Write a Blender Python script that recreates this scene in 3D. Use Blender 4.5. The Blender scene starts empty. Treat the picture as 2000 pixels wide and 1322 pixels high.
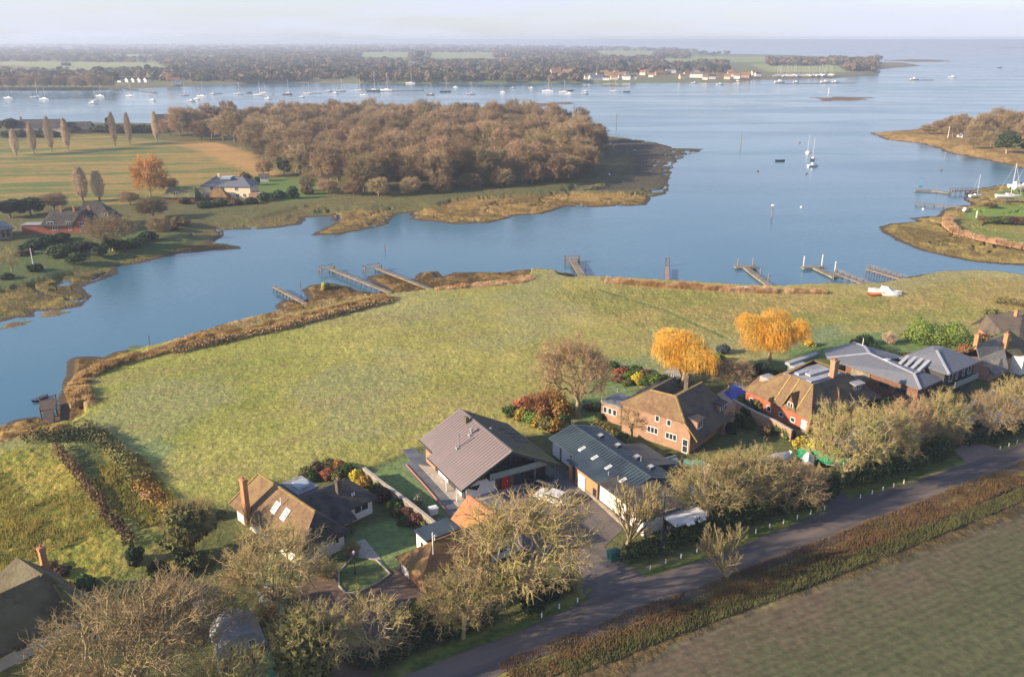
import bpy, math, random
import numpy as np
from mathutils import Vector, Matrix

# ---------------------------------------------------------------- camera, sky, sun, exposure
SC = bpy.context.scene
COL = SC.collection
FPX, HORY, CAMH = 1650.0, 76.0, 60.0           # measured on the 2000 px wide photograph
PITCH = math.atan((661 - HORY) / FPX)
cam_d = bpy.data.cameras.new('camera'); cam = bpy.data.objects.new('camera', cam_d); COL.objects.link(cam)
cam.location = (0, 0, CAMH); cam.rotation_euler = (math.pi / 2 - PITCH, 0, 0)
cam_d.sensor_width = 36; cam_d.lens = 36 * FPX / 2000.0
cam_d.clip_start = 0.5; cam_d.clip_end = 120000
SC.camera = cam

SUN_EL, SHADOW_AZ = 21.0, 17.0                  # elevation; direction shadows point to, degrees from +X
se, sa = math.radians(SUN_EL), math.radians(SHADOW_AZ)
SUNV = Vector((-math.cos(sa) * math.cos(se), -math.sin(sa) * math.cos(se), math.sin(se)))
world = bpy.data.worlds.new('World'); SC.world = world; world.use_nodes = True
wn, wl = world.node_tree.nodes, world.node_tree.links
wn.clear()
wo = wn.new('ShaderNodeOutputWorld'); wb = wn.new('ShaderNodeBackground'); sky = wn.new('ShaderNodeTexSky')
sky.sky_type = 'NISHITA'; sky.sun_disc = False
sky.sun_elevation = se; sky.sun_rotation = math.atan2(SUNV.x, SUNV.y)
sky.air_density = 1.0; sky.dust_density = 0.8; sky.ozone_density = 2.5
# thin high cloud over the sky, laid out by direction
tc = wn.new('ShaderNodeTexCoord'); mp = wn.new('ShaderNodeMapping'); mp.inputs['Scale'].default_value = (2.2, 2.2, 20)
nz = wn.new('ShaderNodeTexNoise'); nz.inputs['Scale'].default_value = 1.6; nz.inputs['Detail'].default_value = 7; nz.inputs['Roughness'].default_value = .55
cr = wn.new('ShaderNodeValToRGB'); cr.color_ramp.elements[0].position = .40; cr.color_ramp.elements[1].position = .62
mx = wn.new('ShaderNodeMix'); mx.data_type = 'RGBA'
mx.inputs['B'].default_value = (3.75, 3.95, 4.75, 1)
tint = wn.new('ShaderNodeMix'); tint.data_type = 'RGBA'; tint.blend_type = 'MULTIPLY'; tint.inputs['Factor'].default_value = 1
tint.inputs['B'].default_value = (1.0, 1.0, 1.08, 1)
mul = wn.new('ShaderNodeMath'); mul.operation = 'MULTIPLY_ADD'; mul.inputs[1].default_value = .42; mul.inputs[2].default_value = .52
wl.new(tc.outputs['Generated'], mp.inputs['Vector']); wl.new(mp.outputs['Vector'], nz.inputs['Vector'])
wl.new(nz.outputs['Fac'], cr.inputs['Fac']); wl.new(cr.outputs['Color'], mul.inputs[0]); 
sx = wn.new('ShaderNodeSeparateXYZ'); wl.new(tc.outputs['Generated'], sx.inputs['Vector'])
el = wn.new('ShaderNodeMapRange'); el.inputs['From Min'].default_value = .12; el.inputs['From Max'].default_value = .6; el.inputs['To Min'].default_value = 1; el.inputs['To Max'].default_value = .12
wl.new(sx.outputs['Z'], el.inputs['Value']); m3 = wn.new('ShaderNodeMath'); m3.operation = 'MULTIPLY'; wl.new(mul.outputs[0], m3.inputs[0]); wl.new(el.outputs['Result'], m3.inputs[1]); wl.new(m3.outputs[0], mx.inputs['Factor'])

wl.new(sky.outputs['Color'], tint.inputs['A']); wl.new(tint.outputs['Result'], mx.inputs['A'])
wl.new(mx.outputs['Result'], wb.inputs['Color']); wl.new(wb.outputs['Background'], wo.inputs['Surface'])
wb.inputs['Strength'].default_value = 0.10
sun_d = bpy.data.lights.new('sun', 'SUN'); sun = bpy.data.objects.new('sun', sun_d); COL.objects.link(sun)
sun_d.energy = 5.0; sun_d.angle = math.radians(1.0); sun_d.color = (1.0, .80, .56)
sun.rotation_euler = SUNV.to_track_quat('Z', 'Y').to_euler()
SC.view_settings.view_transform = 'Standard'; SC.view_settings.look = 'None'
SC.view_settings.gamma = 1.0; SC.view_settings.exposure = 1.08
SC.cycles.max_bounces = 6; SC.cycles.diffuse_bounces = 2; SC.cycles.glossy_bounces = 3
SC.cycles.transmission_bounces = 3; SC.cycles.volume_bounces = 0; SC.cycles.transparent_max_bounces = 6

HAZE_D = 0.00021
# ---------------------------------------------------------------- helpers
def G(px, py, z=2.0):
    """photo pixel -> world point on the level z"""
    dx = (px - 1000) / FPX; dy = (661 - py) / FPX
    vy = math.cos(PITCH) + dy * math.sin(PITCH); vz = -math.sin(PITCH) + dy * math.cos(PITCH)
    t = (z - CAMH) / vz
    return Vector((dx * t, vy * t, z))
def ppm(px, py, z=2.0):
    p = G(px, py, z)
    return FPX / (p.y * math.cos(PITCH) - (z - CAMH) * math.sin(PITCH))
TH = math.radians(29.5); CT, ST = math.cos(TH), math.sin(TH)
def UV(u, v, z=2.0): return Vector((u * CT - v * ST, u * ST + v * CT, z))
def toUV(p): return (p.x * CT + p.y * ST, -p.x * ST + p.y * CT)

def tag(o, label=None, cat=None, group=None, kind=None):
    if label: o['label'] = label
    if cat: o['category'] = cat
    if group: o['group'] = group
    if kind: o['kind'] = kind
    return o
def empty(name, loc, rz=0, label=None, cat=None, group=None):
    o = bpy.data.objects.new(name, None); COL.objects.link(o); o.location = loc; o.rotation_euler = (0, 0, rz)
    o.empty_display_size = .5
    return tag(o, label, cat, group)
def mesh_obj(name, V, F, mats, parent=None, midx=None, smooth=False):
    me = bpy.data.meshes.new(name)
    if isinstance(V, np.ndarray) and isinstance(F, np.ndarray):
        nf, k = F.shape
        me.vertices.add(len(V)); me.vertices.foreach_set('co', V.astype(np.float32).ravel())
        me.loops.add(nf * k); me.loops.foreach_set('vertex_index', F.astype(np.int32).ravel())
        me.polygons.add(nf); me.polygons.foreach_set('loop_start', np.arange(0, nf * k, k, dtype=np.int32))
        try: me.polygons.foreach_set('loop_total', np.full(nf, k, dtype=np.int32))
        except Exception: pass
        me.update(calc_edges=True)
    else:
        me.from_pydata([tuple(v) for v in V], [], [tuple(f) for f in F]); me.update()
    if not isinstance(mats, (list, tuple)): mats = [mats]
    for m in mats: me.materials.append(m)
    if midx is not None: me.polygons.foreach_set('material_index', np.array(midx, dtype=np.int32))
    if smooth: me.polygons.foreach_set('use_smooth', np.ones(len(me.polygons), dtype=bool))
    o = bpy.data.objects.new(name, me); COL.objects.link(o)
    if parent: o.parent = parent
    return o
def dup(root, loc=None, rz=None, scale=None, label=None, group=None, mats=None):
    r = root.copy(); COL.objects.link(r)
    if loc is not None: r.location = loc
    if rz is not None: r.rotation_euler = (0, 0, rz)
    if scale is not None: r.scale = scale
    if label: r['label'] = label
    if group: r['group'] = group
    for ch in list(root.children):
        c = ch.copy(); COL.objects.link(c); c.parent = r
        if mats and ch.name.split('.')[0] in mats: setmat(c, mats[ch.name.split('.')[0]])
        for g in list(ch.children):
            d = g.copy(); COL.objects.link(d); d.parent = c
    return r
def setmat(o, m):
    for s in o.material_slots: s.link = 'OBJECT'; s.material = m

class MB:
    """collects shapes for ONE mesh object"""
    def __init__(s): s.V = []; s.F = []; s.M = []
    def add(s, V, F, m=0):
        b = len(s.V); s.V += [tuple(v) for v in V]; s.F += [tuple(i + b for i in f) for f in F]; s.M += [m] * len(F)
    def box(s, x0, x1, y0, y1, z0, z1, m=0):
        V = [(x, y, z) for z in (z0, z1) for x, y in ((x0, y0), (x1, y0), (x1, y1), (x0, y1))]
        s.add(V, [(3, 2, 1, 0), (4, 5, 6, 7), (0, 1, 5, 4), (1, 2, 6, 5), (2, 3, 7, 6), (3, 0, 4, 7)], m)
    def prism(s, pts, z0, z1, m=0):
        n = len(pts)
        a = sum(pts[i][0] * pts[(i + 1) % n][1] - pts[(i + 1) % n][0] * pts[i][1] for i in range(n))
        if a < 0: pts = pts[::-1]
        V = [(p[0], p[1], z0) for p in pts] + [(p[0], p[1], z1) for p in pts]
        s.add(V, [tuple(range(n - 1, -1, -1)), tuple(range(n, 2 * n))] + [(i, (i + 1) % n, (i + 1) % n + n, i + n) for i in range(n)], m)
    def slab(s, poly, t=.15, m=0):
        """3D polygon given thickness straight down"""
        n = len(poly)
        P = [Vector(p) for p in poly]
        nz_ = sum(P[i].x * P[(i + 1) % n].y - P[(i + 1) % n].x * P[i].y for i in range(n))
        if nz_ < 0: P = P[::-1]
        V = [tuple(p) for p in P] + [(p.x, p.y, p.z - t) for p in P]
        s.add(V, [tuple(range(n)), tuple(range(2 * n - 1, n - 1, -1))] + [((i + 1) % n, i, i + n, (i + 1) % n + n) for i in range(n)], m)
    def poly(s, pts, m=0): s.add(pts, [tuple(range(len(pts)))], m)
    def bar(s, p, q, w=.1, h=None, m=0):
        p = Vector(p); q = Vector(q); d = (q - p)
        if d.length < 1e-6: return
        d.normalize(); up = Vector((0, 0, 1)) if abs(d.z) < .95 else Vector((1, 0, 0))
        a = d.cross(up).normalized(); b = a.cross(d).normalized(); h = h or w
        V = [c + a * sx * w / 2 + b * sy * h / 2 for c in (p, q) for sx, sy in ((-1, -1), (1, -1), (1, 1), (-1, 1))]
        s.add(V, [(0, 1, 2, 3), (7, 6, 5, 4), (0, 4, 5, 1), (1, 5, 6, 2), (2, 6, 7, 3), (3, 7, 4, 0)], m)
    def cyl(s, p, q, r0, r1=None, n=8, m=0):
        p = Vector(p); q = Vector(q); r1 = r0 if r1 is None else r1
        d = (q - p).normalized(); up = Vector((0, 0, 1)) if abs(d.z) < .95 else Vector((1, 0, 0))
        a = d.cross(up).normalized(); b = a.cross(d)
        V = [c + (a * math.cos(k * 2 * math.pi / n) + b * math.sin(k * 2 * math.pi / n)) * r for c, r in ((p, r0), (q, r1)) for k in range(n)]
        s.add(V, [tuple(range(n)), tuple(range(2 * n - 1, n - 1, -1))] + [((k + 1) % n, k, k + n, (k + 1) % n + n) for k in range(n)], m)
    def loft(s, rings, m=0, cap=True):
        n = len(rings[0]); V = [p for r in rings for p in r]; F = []
        for i in range(len(rings) - 1):
            for k in range(n): F.append((i * n + k, i * n + (k + 1) % n, (i + 1) * n + (k + 1) % n, (i + 1) * n + k))
        if cap: F += [tuple(range(n - 1, -1, -1)), tuple(range((len(rings) - 1) * n, len(rings) * n))]
        s.add(V, F, m)
    def build(s, name, mats, parent=None, smooth=False):
        return mesh_obj(name, s.V, s.F, mats, parent, s.M, smooth)

def ramp(nt, fac, cols):
    r = nt.nodes.new('ShaderNodeValToRGB'); e = r.color_ramp.elements
    while len(e) < len(cols): e.new(.5)
    for i, (p, c) in enumerate(cols): e[i].position = p; e[i].color = (*c, 1)
    nt.links.new(fac, r.inputs['Fac']); return r.outputs['Color']
def mat(name, c, rough=.8, var=.35, scale=2.0, bump=0.0, bscale=None, rand=0.0, metal=0.0, c2=None, spec=.3, c2pos=(.42, .6), stretch=None, transl=0.0, hue=0.0, rot=0.0):
    """plain procedural material: noise-varied colour, optional second colour in patches, bump, per-object variation"""
    m = bpy.data.materials.new(name); m.use_nodes = True; nt = m.node_tree; N, L = nt.nodes, nt.links
    b = N['Principled BSDF']; b.inputs['Roughness'].default_value = rough; b.inputs['Metallic'].default_value = metal
    b.inputs['Specular IOR Level'].default_value = spec
    t = N.new('ShaderNodeTexCoord'); vec = t.outputs['Object']
    if stretch:
        mpp = N.new('ShaderNodeMapping'); mpp.vector_type = 'TEXTURE'; mpp.inputs['Rotation'].default_value = (0, 0, rot); mpp.inputs['Scale'].default_value = tuple(1 / q_ for q_ in stretch); L.new(vec, mpp.inputs['Vector']); vec = mpp.outputs['Vector']
    n = N.new('ShaderNodeTexNoise'); n.inputs['Scale'].default_value = scale; n.inputs['Detail'].default_value = 5; n.inputs['Roughness'].default_value = .65
    L.new(vec, n.inputs['Vector'])
    lo = tuple(x * (1 - var) for x in c); hi = tuple(min(1, x * (1 + var)) for x in c)
    col = ramp(nt, n.outputs['Fac'], [(.3, lo), (.7, hi)])
    if c2:
        n2 = N.new('ShaderNodeTexNoise'); n2.inputs['Scale'].default_value = scale * .35; n2.inputs['Detail'].default_value = 4
        L.new(vec, n2.inputs['Vector'])
        mr = N.new('ShaderNodeMapRange'); mr.inputs['From Min'].default_value = c2pos[0]; mr.inputs['From Max'].default_value = c2pos[1]
        L.new(n2.outputs['Fac'], mr.inputs['Value'])
        x = N.new('ShaderNodeMix'); x.data_type = 'RGBA'; L.new(mr.outputs['Result'], x.inputs['Factor']); L.new(col, x.inputs['A'])
        x.inputs['B'].default_value = (*c2, 1); col = x.outputs['Result']
    if rand or hue:
        oi = N.new('ShaderNodeObjectInfo'); hs = N.new('ShaderNodeHueSaturation')
        m1 = N.new('ShaderNodeMapRange'); m1.inputs['To Min'].default_value = 1 - rand; m1.inputs['To Max'].default_value = 1 + rand
        L.new(oi.outputs['Random'], m1.inputs['Value']); L.new(m1.outputs['Result'], hs.inputs['Value'])
        wnx = N.new('ShaderNodeTexWhiteNoise'); wnx.noise_dimensions = '1D'; L.new(oi.outputs['Random'], wnx.inputs['W'])
        m2 = N.new('ShaderNodeMapRange'); m2.inputs['To Min'].default_value = .5 - hue; m2.inputs['To Max'].default_value = .5 + hue
        L.new(wnx.outputs['Value'], m2.inputs['Value']); L.new(m2.outputs['Result'], hs.inputs['Hue'])
        L.new(col, hs.inputs['Color']); col = hs.outputs['Color']
    L.new(col, b.inputs['Base Color'])
    if bump:
        bn = N.new('ShaderNodeBump'); bn.inputs['Strength'].default_value = 1; bn.inputs['Distance'].default_value = bump
        n3 = N.new('ShaderNodeTexNoise'); n3.inputs['Scale'].default_value = bscale or scale * 2; n3.inputs['Detail'].default_value = 4
        L.new(vec, n3.inputs['Vector']); L.new(n3.outputs['Fac'], bn.inputs['Height']); L.new(bn.outputs['Normal'], b.inputs['Normal'])
    return m

# vectorised value noise / fbm
def _h(ix, iy, s):
    n = (ix.astype(np.int64) * 374761393 + iy.astype(np.int64) * 668265263 + s * 1442695041) & 0xFFFFFFFF
    n = ((n ^ (n >> 13)) * 1274126177) & 0xFFFFFFFF
    return ((n ^ (n >> 16)) & 0xFFFF) / 65535.0
def vnoise(x, y, s=0):
    ix = np.floor(x); iy = np.floor(y); fx = x - ix; fy = y - iy
    fx = fx * fx * (3 - 2 * fx); fy = fy * fy * (3 - 2 * fy)
    a = _h(ix, iy, s); b = _h(ix + 1, iy, s); c = _h(ix, iy + 1, s); d = _h(ix + 1, iy + 1, s)
    return (a * (1 - fx) + b * fx) * (1 - fy) + (c * (1 - fx) + d * fx) * fy
def fbm(x, y, s=0, o=4):
    r = 0; a = .5; t = 0; x, y = x * .83 - y * .56, x * .56 + y * .83
    for k in range(o): r = r + a * vnoise(x, y, s + k * 17); t += a; a *= .5; x, y = x * 1.62 - y * 1.22 + 7.1, x * 1.22 + y * 1.62 + 3.7
    return r / t
def inpoly(X, Y, poly):
    r = np.zeros(X.shape, bool); n = len(poly); P = np.array([(p[0], p[1]) for p in poly])
    bx0, by0 = P.min(0); bx1, by1 = P.max(0)
    m = (X >= bx0) & (X <= bx1) & (Y >= by0) & (Y <= by1)
    x = X[m]; y = Y[m]; q = np.zeros(x.shape, bool)
    for i in range(n):
        x1, y1 = P[i]; x2, y2 = P[(i + 1) % n]
        if y1 == y2: continue
        c = ((y1 > y) != (y2 > y)) & (x < (x2 - x1) * (y - y1) / (y2 - y1) + x1); q ^= c
    r[m] = q; return r
def segdist(X, Y, pts, closed=True):
    P = np.array([(p[0], p[1]) for p in pts]); n = len(P); d = np.full(X.shape, 1e9, np.float32)
    for i in range(n if closed else n - 1):
        ax, ay = P[i]; bx, by = P[(i + 1) % n]; dx, dy = bx - ax, by - ay; L2 = dx * dx + dy * dy + 1e-9
        t = np.clip(((X - ax) * dx + (Y - ay) * dy) / L2, 0, 1)
        e = (X - ax - t * dx) ** 2 + (Y - ay - t * dy) ** 2
        np.minimum(d, e, out=d)
    return np.sqrt(d)
def lerp(a, b, t): return a + (b - a) * t
def sstep(x, a, b): t = np.clip((x - a) / (b - a), 0, 1); return t * t * (3 - 2 * t)
def pix(pts, z=2.0): return [G(x, y, z) for x, y in pts]
# ---------------------------------------------------------------- land, water
# shorelines as seen at the water's level (pixels of the photograph turned into metres)
LAND_NEAR = pix([(-900, 900), (-300, 875), (0, 850), (10, 838), (30, 825), (60, 820), (80, 830), (122, 828), (128, 790), (135, 745), (140, 707), (152, 701), (205, 700), (230, 690), (275, 682), (300, 679), (345, 667),
    (400, 651), (435, 637), (505, 623), (564, 609), (547, 598), (560, 588), (590, 590), (606, 585), (597, 565), (610, 558), (645, 555), (680, 562), (695, 570), (740, 575), (760, 566), (722, 545), (728, 540), (750, 538), (800, 550), (816, 545), (823, 534), (851, 532), (862, 543), (890, 534), (935, 534), (985, 533),
    (1030, 528), (1065, 531), (1112, 536), (1118, 547), (1148, 544), (1200, 547), (1300, 552), (1400, 559), (1460, 562), (1519, 563), (1560, 559), (1626, 559), (1680, 560), (1707, 557), (1740, 551), (1818, 536), (1880, 533), (1935, 535), (2000, 543), (2150, 552), (2600, 560),
    (4000, 620)], 0) + [Vector((400, -300, 0)), Vector((-400, -300, 0))]
LAND_MID = pix([(-1500, 640), (-300, 645), (0, 628), (30, 620), (62, 618), (60, 606), (100, 605), (150, 598), (160, 588), (172, 578), (143, 563), (182, 550), (227, 533), (224, 522), (286, 511), (351, 494), (416, 488), (465, 485), (440, 478), (406, 476), (432, 462), (426, 449), (455, 447), (507, 448), (578, 439), (591, 425), (652, 420), (660, 436), (618, 458), (660, 459), (752, 438), (768, 418),
    (804, 414), (808, 428), (840, 431), (896, 437), (952, 435), (1004, 421), (1060, 417), (1096, 403), (1108, 402), (1160, 404), (1256, 400), (1272, 384), (1300, 380), (1300, 352), (1312, 322), (1332, 306), (1376, 291), (1312, 290), (1280, 279), (1224, 271), (1172, 266),
    (1100, 252), (1000, 242), (900, 237), (780, 234), (600, 234), (450, 240), (300, 242), (206, 241), (100, 238), (0, 236), (-300, 236), (-1500, 230)], 0)
LAND_SPIT = pix([(1719, 445), (1737, 438), (1798, 434), (1782, 427), (1837, 423), (1841, 414), (1870, 404), (1899, 401), (1889, 389), (1889, 376), (1919, 367), (1967, 362), (2000, 357), (2200, 340), (3200, 330), (3200, 600), (2400, 530), (2000, 517), (1958, 516), (1902, 511), (1850, 500), (1805, 490), (1756, 471), (1727, 454)], 0)
LAND_POINT = pix([(1702, 260), (1783, 254), (1830, 248), (1900, 236), (2000, 220), (2300, 205), (3400, 190), (3400, 345), (2400, 338), (2000, 330), (1965, 320), (1895, 306), (1860, 299), (1804, 281), (1737, 274)], 0)
LAND_FAR = pix([(-2500, 205), (-300, 180), (0, 177), (105, 177), (154, 179), (245, 173), (350, 169), (420, 165), (560, 162), (700, 163), (790, 163), (1000, 163), (1157, 162), (1350, 161), (1441, 161), (1475, 156), (1545, 154.5), (1629, 153), (1700, 148), (1718, 143), (1713, 136), (1760, 132), (1797, 129), (1772, 124.5), (1713, 123),
    (1713, 118), (1640, 113), (1520, 108.5), (1405, 106), (1320, 97), (1240, 95), (1165, 94), (1000, 89.5), (700, 88), (300, 86.5), (0, 85.5), (-800, 85), (-2500, 85)], 0)
FLATS = [pix(p, 0) for p in ([(985, 207), (1030, 203), (1120, 199.5), (1128, 201), (1075, 208), (1020, 215), (1000, 214)],
    [(1590, 192), (1640, 189.5), (1698, 191), (1690, 195), (1640, 198), (1610, 197)],
    [(1715, 119), (1780, 116), (1862, 118), (1850, 121), (1790, 122)],
    [(1905, 94), (2000, 92.5), (2400, 92), (2400, 94.5), (2000, 95)],
    [(1190, 97), (1260, 93.6), (1262, 92.6), (1180, 94)],
    [(-60, 652), (0, 640), (22, 632), (50, 629), (44, 634), (18, 641), (0, 645)],
    [(70, 612), (96, 609), (128, 611), (112, 616), (82, 617)],
    [(480, 135.5), (560, 134.5), (640, 135.5), (560, 136.5)])]
STRIPS = [pix([(1185, 85.2), (1400, 84), (1500, 83.2), (1500, 81.6), (1300, 82.4), (1185, 83.4)], 0),
          pix([(1480, 81.6), (1800, 79.8), (2000, 79.3), (3000, 79.3), (3000, 77.9), (2000, 78), (1500, 79.6)], 0)]
SHORES = [(LAND_NEAR, 4.5, 2.0), (LAND_MID, 14, 1.6), (LAND_SPIT, 10, 1.4), (LAND_POINT, 14, 1.8), (LAND_FAR, 14, 2.5)] + \
         [(f, 25, .3) for f in FLATS] + [(s, 30, 3) for s in STRIPS]

# grid: radial in angle, tight where the view is, running out to the horizon
cols = np.concatenate([np.linspace(-3.2, -.72, 40)[:-1], np.linspace(-.72, .72, 1150), np.linspace(.72, 3.2, 40)[1:]])
ys = np.concatenate([[76.35, 76.8, 77.5], np.arange(78, 240, .55), np.arange(240, 560, 1.15), np.arange(560, 1380, 1.75), np.linspace(1380, 2600, 40)])
dyp = (661 - ys) / FPX
gy = -CAMH * (math.cos(PITCH) + dyp * math.sin(PITCH)) / (-math.sin(PITCH) + dyp * math.cos(PITCH))
t_ = -CAMH / (-math.sin(PITCH) + dyp * math.cos(PITCH))
X = cols[None, :] * t_[:, None]; Y = np.repeat(gy[:, None], len(cols), 1)
px_m = FPX / t_[:, None] * np.ones_like(X)       # pixels per metre there
sd = np.full(X.shape, -50.0); Hl = np.full(X.shape, 1.0); Wd = np.full(X.shape, 8.0); own = np.full(X.shape, -1)
n1 = fbm(X / 9, Y / 9, 3) - .5; n2 = fbm(X / 2.2, Y / 2.2, 5) - .5; n3 = fbm(X / 45, Y / 45, 9) - .5; n4 = fbm(X / .8, Y / .8, 21, 2) - .5
for k, (poly, w, h) in enumerate(SHORES):
    P = np.array([(p.x, p.y) for p in poly]); pad = 60
    m = (X > P[:, 0].min() - pad) & (X < P[:, 0].max() + pad) & (Y > P[:, 1].min() - pad) & (Y < P[:, 1].max() + pad)
    x = X[m]; y = Y[m]
    near = k < 5
    far_amp = np.clip(np.hypot(x, y) / 500, .5, 6)
    jx = n1[m] * (4 if near else 10) * far_amp + n2[m] * 1.6
    d = segdist(x, y, poly); s = np.where(inpoly(x, y, poly), d, -d) + jx * (1.2 if k in (1, 2, 3) else .6 if k in (0, 4) else 1.6)
    cur = sd[m]; up = s > cur
    sd[m] = np.where(up, s, cur); a = Hl[m]; a[up] = h; Hl[m] = a; a = Wd[m]; a[up] = w; Wd[m] = a; a = own[m]; a[up] = k; own[m] = a
Z = np.where(sd > 0, .12 + (Hl - .12) * sstep(sd, 0, Wd), np.maximum(-3, .12 + sd * .12))
c = lambda *v: np.array(v, float)
C = np.zeros(X.shape + (3,)); TU = np.zeros(X.shape); ROW = np.zeros(X.shape)
def paint(mask, col, tuft=None, h=None, row=None):
    """mask 0..1, col array or colour"""
    global C, TU, Z, ROW
    mk = mask[..., None] if C.ndim == 3 else mask
    C = C * (1 - mk) + np.asarray(col) * mk
    if tuft is not None: TU = TU * (1 - mask) + tuft * mask
    if h is not None: Z = np.where(sd > 0, Z * (1 - mask) + np.minimum(Z, h) * mask, Z)
    if row is not None: ROW = ROW * (1 - mask) + row * mask
def zone(pts, z=2.0, soft=.6, jit=1.0, world=False):
    """soft polygon mask with a ragged edge"""
    poly = pts if world else pix(pts, z)
    P = np.array([(p[0], p[1]) for p in poly]); pad = soft + abs(jit) + 3
    m = (X > P[:, 0].min() - pad) & (X < P[:, 0].max() + pad) & (Y > P[:, 1].min() - pad) & (Y < P[:, 1].max() + pad)
    r = np.zeros(X.shape); x = X[m]; y = Y[m]
    if not len(x): return r
    d = segdist(x, y, poly); s = np.where(inpoly(x, y, poly), d, -d) + (n2[m] * 2 + n1[m] * 2) * jit
    r[m] = sstep(s, -soft, soft); return r
def band(pts, w, z=2.0, soft=.5, jit=1.0):
    poly = pix(pts, z); P = np.array([(p.x, p.y) for p in poly]); pad = w + 4
    m = (X > P[:, 0].min() - pad) & (X < P[:, 0].max() + pad) & (Y > P[:, 1].min() - pad) & (Y < P[:, 1].max() + pad)
    r = np.zeros(X.shape); x = X[m]; y = Y[m]
    d = segdist(x, y, poly, False); r[m] = sstep(w / 2 - d + (n2[m] * 2) * jit, -soft, soft); return r
one = np.ones(X.shape)
big = fbm(X / 60, Y / 60, 31); mid = fbm(X / 14, Y / 14, 41); fine = fbm(X / 2.5, Y / 2.5, 51); streak = fbm((X * .93 + Y * .37) / 18, (-X * .37 + Y * .93) / 3, 61)
def mix2(a, b, t): return a[None, None, :] * (1 - t[..., None]) + b[None, None, :] * t[..., None]
# far shore: patchwork of winter fields
cell = vnoise(X / 260 + 20 * 0, Y / 420, 77)
paint(one, mix2(c(.14, .17, .07), c(.17, .15, .09), sstep(fbm(X / 300, Y / 500, 71), .35, .65)), .3)
for f in ([(0, 120), (301, 123), (322, 132), (196, 132), (168, 138), (101, 134), (0, 127)], [(-400, 117), (0, 120), (0, 128), (-400, 126)], [(230, 107), (305, 108), (305, 113), (240, 113)], [(355, 109), (420, 109), (420, 113), (355, 113)],
          [(706, 103), (800, 103), (800, 112), (706, 112)], [(839, 102), (965, 103), (965, 114), (839, 114)], [(1168, 99), (1280, 99), (1280, 113), (1168, 112)], [(1297, 114), (1352, 116), (1352, 127), (1300, 126)],
          [(1352, 111), (1500, 111), (1500, 122), (1352, 123)], [(1465, 125), (1655, 127), (1660, 141), (1500, 141)]):
    paint(zone(f, 2.5, 6, 4), mix2(c(.20, .26, .09), c(.30, .30, .14), big), .2)
landnear = (own == 0) & (sd > 0); landmid = (own == 1) & (sd > 0)
# our side: rough pasture, greener by the bank, straw coloured towards the right
t = np.clip((X + 70) / 150 + (mid - .5) * .8, 0, 1)
near_c = mix2(c(.205, .215, .050), c(.290, .240, .085), t)
near_c = near_c * 1.2 * (.84 + .36 * fine[..., None]) * (.8 + .4 * mid[..., None])
fl = sstep(fbm(X / 22 + 3, Y / 22, 88), .45, .62)
near_c = near_c * (1 - fl[..., None] * .45) + c(.250, .255, .135) * fl[..., None] * .45
fl2 = sstep(streak, .5, .7) * .35
near_c = near_c * (1 - fl2[..., None]) + c(.26, .20, .10) * fl2[..., None]
paint(landnear.astype(float), near_c, .42)
rightf = zone([(1060, 575), (1190, 560), (1400, 572), (1700, 580), (1900, 545), (2300, 560), (2300, 640), (1900, 625), (1600, 640), (1400, 660), (1240, 640)], 2, 3, 2)
paint(rightf * .75, mix2(c(.23, .23, .06), c(.33, .25, .085), sstep(mid, .35, .65)) * (.75 + .5 * fine[..., None]), .8)
# frost-pale grass by the gardens; last patch paints the hedge's shadow
for f in ([(1180, 700), (1290, 690), (1280, 735), (1190, 725)], [(1140, 730), (1230, 730), (1250, 770), (1140, 820), (1120, 790)], [(1500, 650), (1640, 635), (1660, 670), (1560, 690)], [(230, 860), (330, 870), (330, 900), (250, 905)]):
    paint(zone(f, 2, 2.5, 2) * .6, c(.13, .21, .11), .35)
paint(band([(1170, 565), (1300, 605), (1420, 660)], .8, 2, .4, .3) * .8, c(.11, .17, .06), .2)
paint(band([(1190, 572), (1300, 610), (1400, 650)], .6, 2, .4, .3) * .5, c(.12, .17, .06), .2)
for ln_ in ([(640, 640), (850, 590), (1060, 570)], [(1062, 576), (1150, 606), (1240, 642)], [(400, 720), (640, 690), (900, 700)], [(700, 770), (720, 850), (760, 900)], [(520, 760), (700, 740), (1000, 760)], [(1420, 590), (1600, 600), (1800, 640)], [(1500, 630), (1700, 600), (1900, 570)]):
    paint(band(ln_, .7, 2, .5, .4) * .3, c(.14, .18, .06), .3)
# lower left rough ground
ll = zone([(-900, 880), (0, 880), (100, 868), (150, 930), (255, 1100), (300, 1180), (150, 1200), (-900, 1500)], 2, 2, 1)
paint(ll, mix2(c(.19, .22, .04), c(.34, .27, .06), sstep(fbm(X / .9, Y / .9, 57), .35, .65) * .6 + sstep(mid, .3, .7) * .4) * (.85 + .3 * mid[..., None]), 1.0)
ll2 = zone([(240, 1060), (420, 990), (470, 1000), (420, 1100), (300, 1180), (200, 1180)], 2, 2, 1)
paint(ll2, mix2(c(.13, .16, .04), c(.22, .19, .06), sstep(fine, .4, .62)), .8)
paint(zone([(135, 870), (185, 865), (260, 960), (275, 1000), (225, 1010), (150, 910)], 2, 1, .5), c(.085, .105, .035) * (.8 + .4 * fine[..., None]), .6)
paint(zone([(200, 870), (240, 880), (350, 1000), (310, 1040), (270, 1000), (230, 920)], 2, 1, 1), mix2(c(.15, .15, .04), c(.30, .22, .07), sstep(fine, .4, .6)), 1.0)
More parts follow.
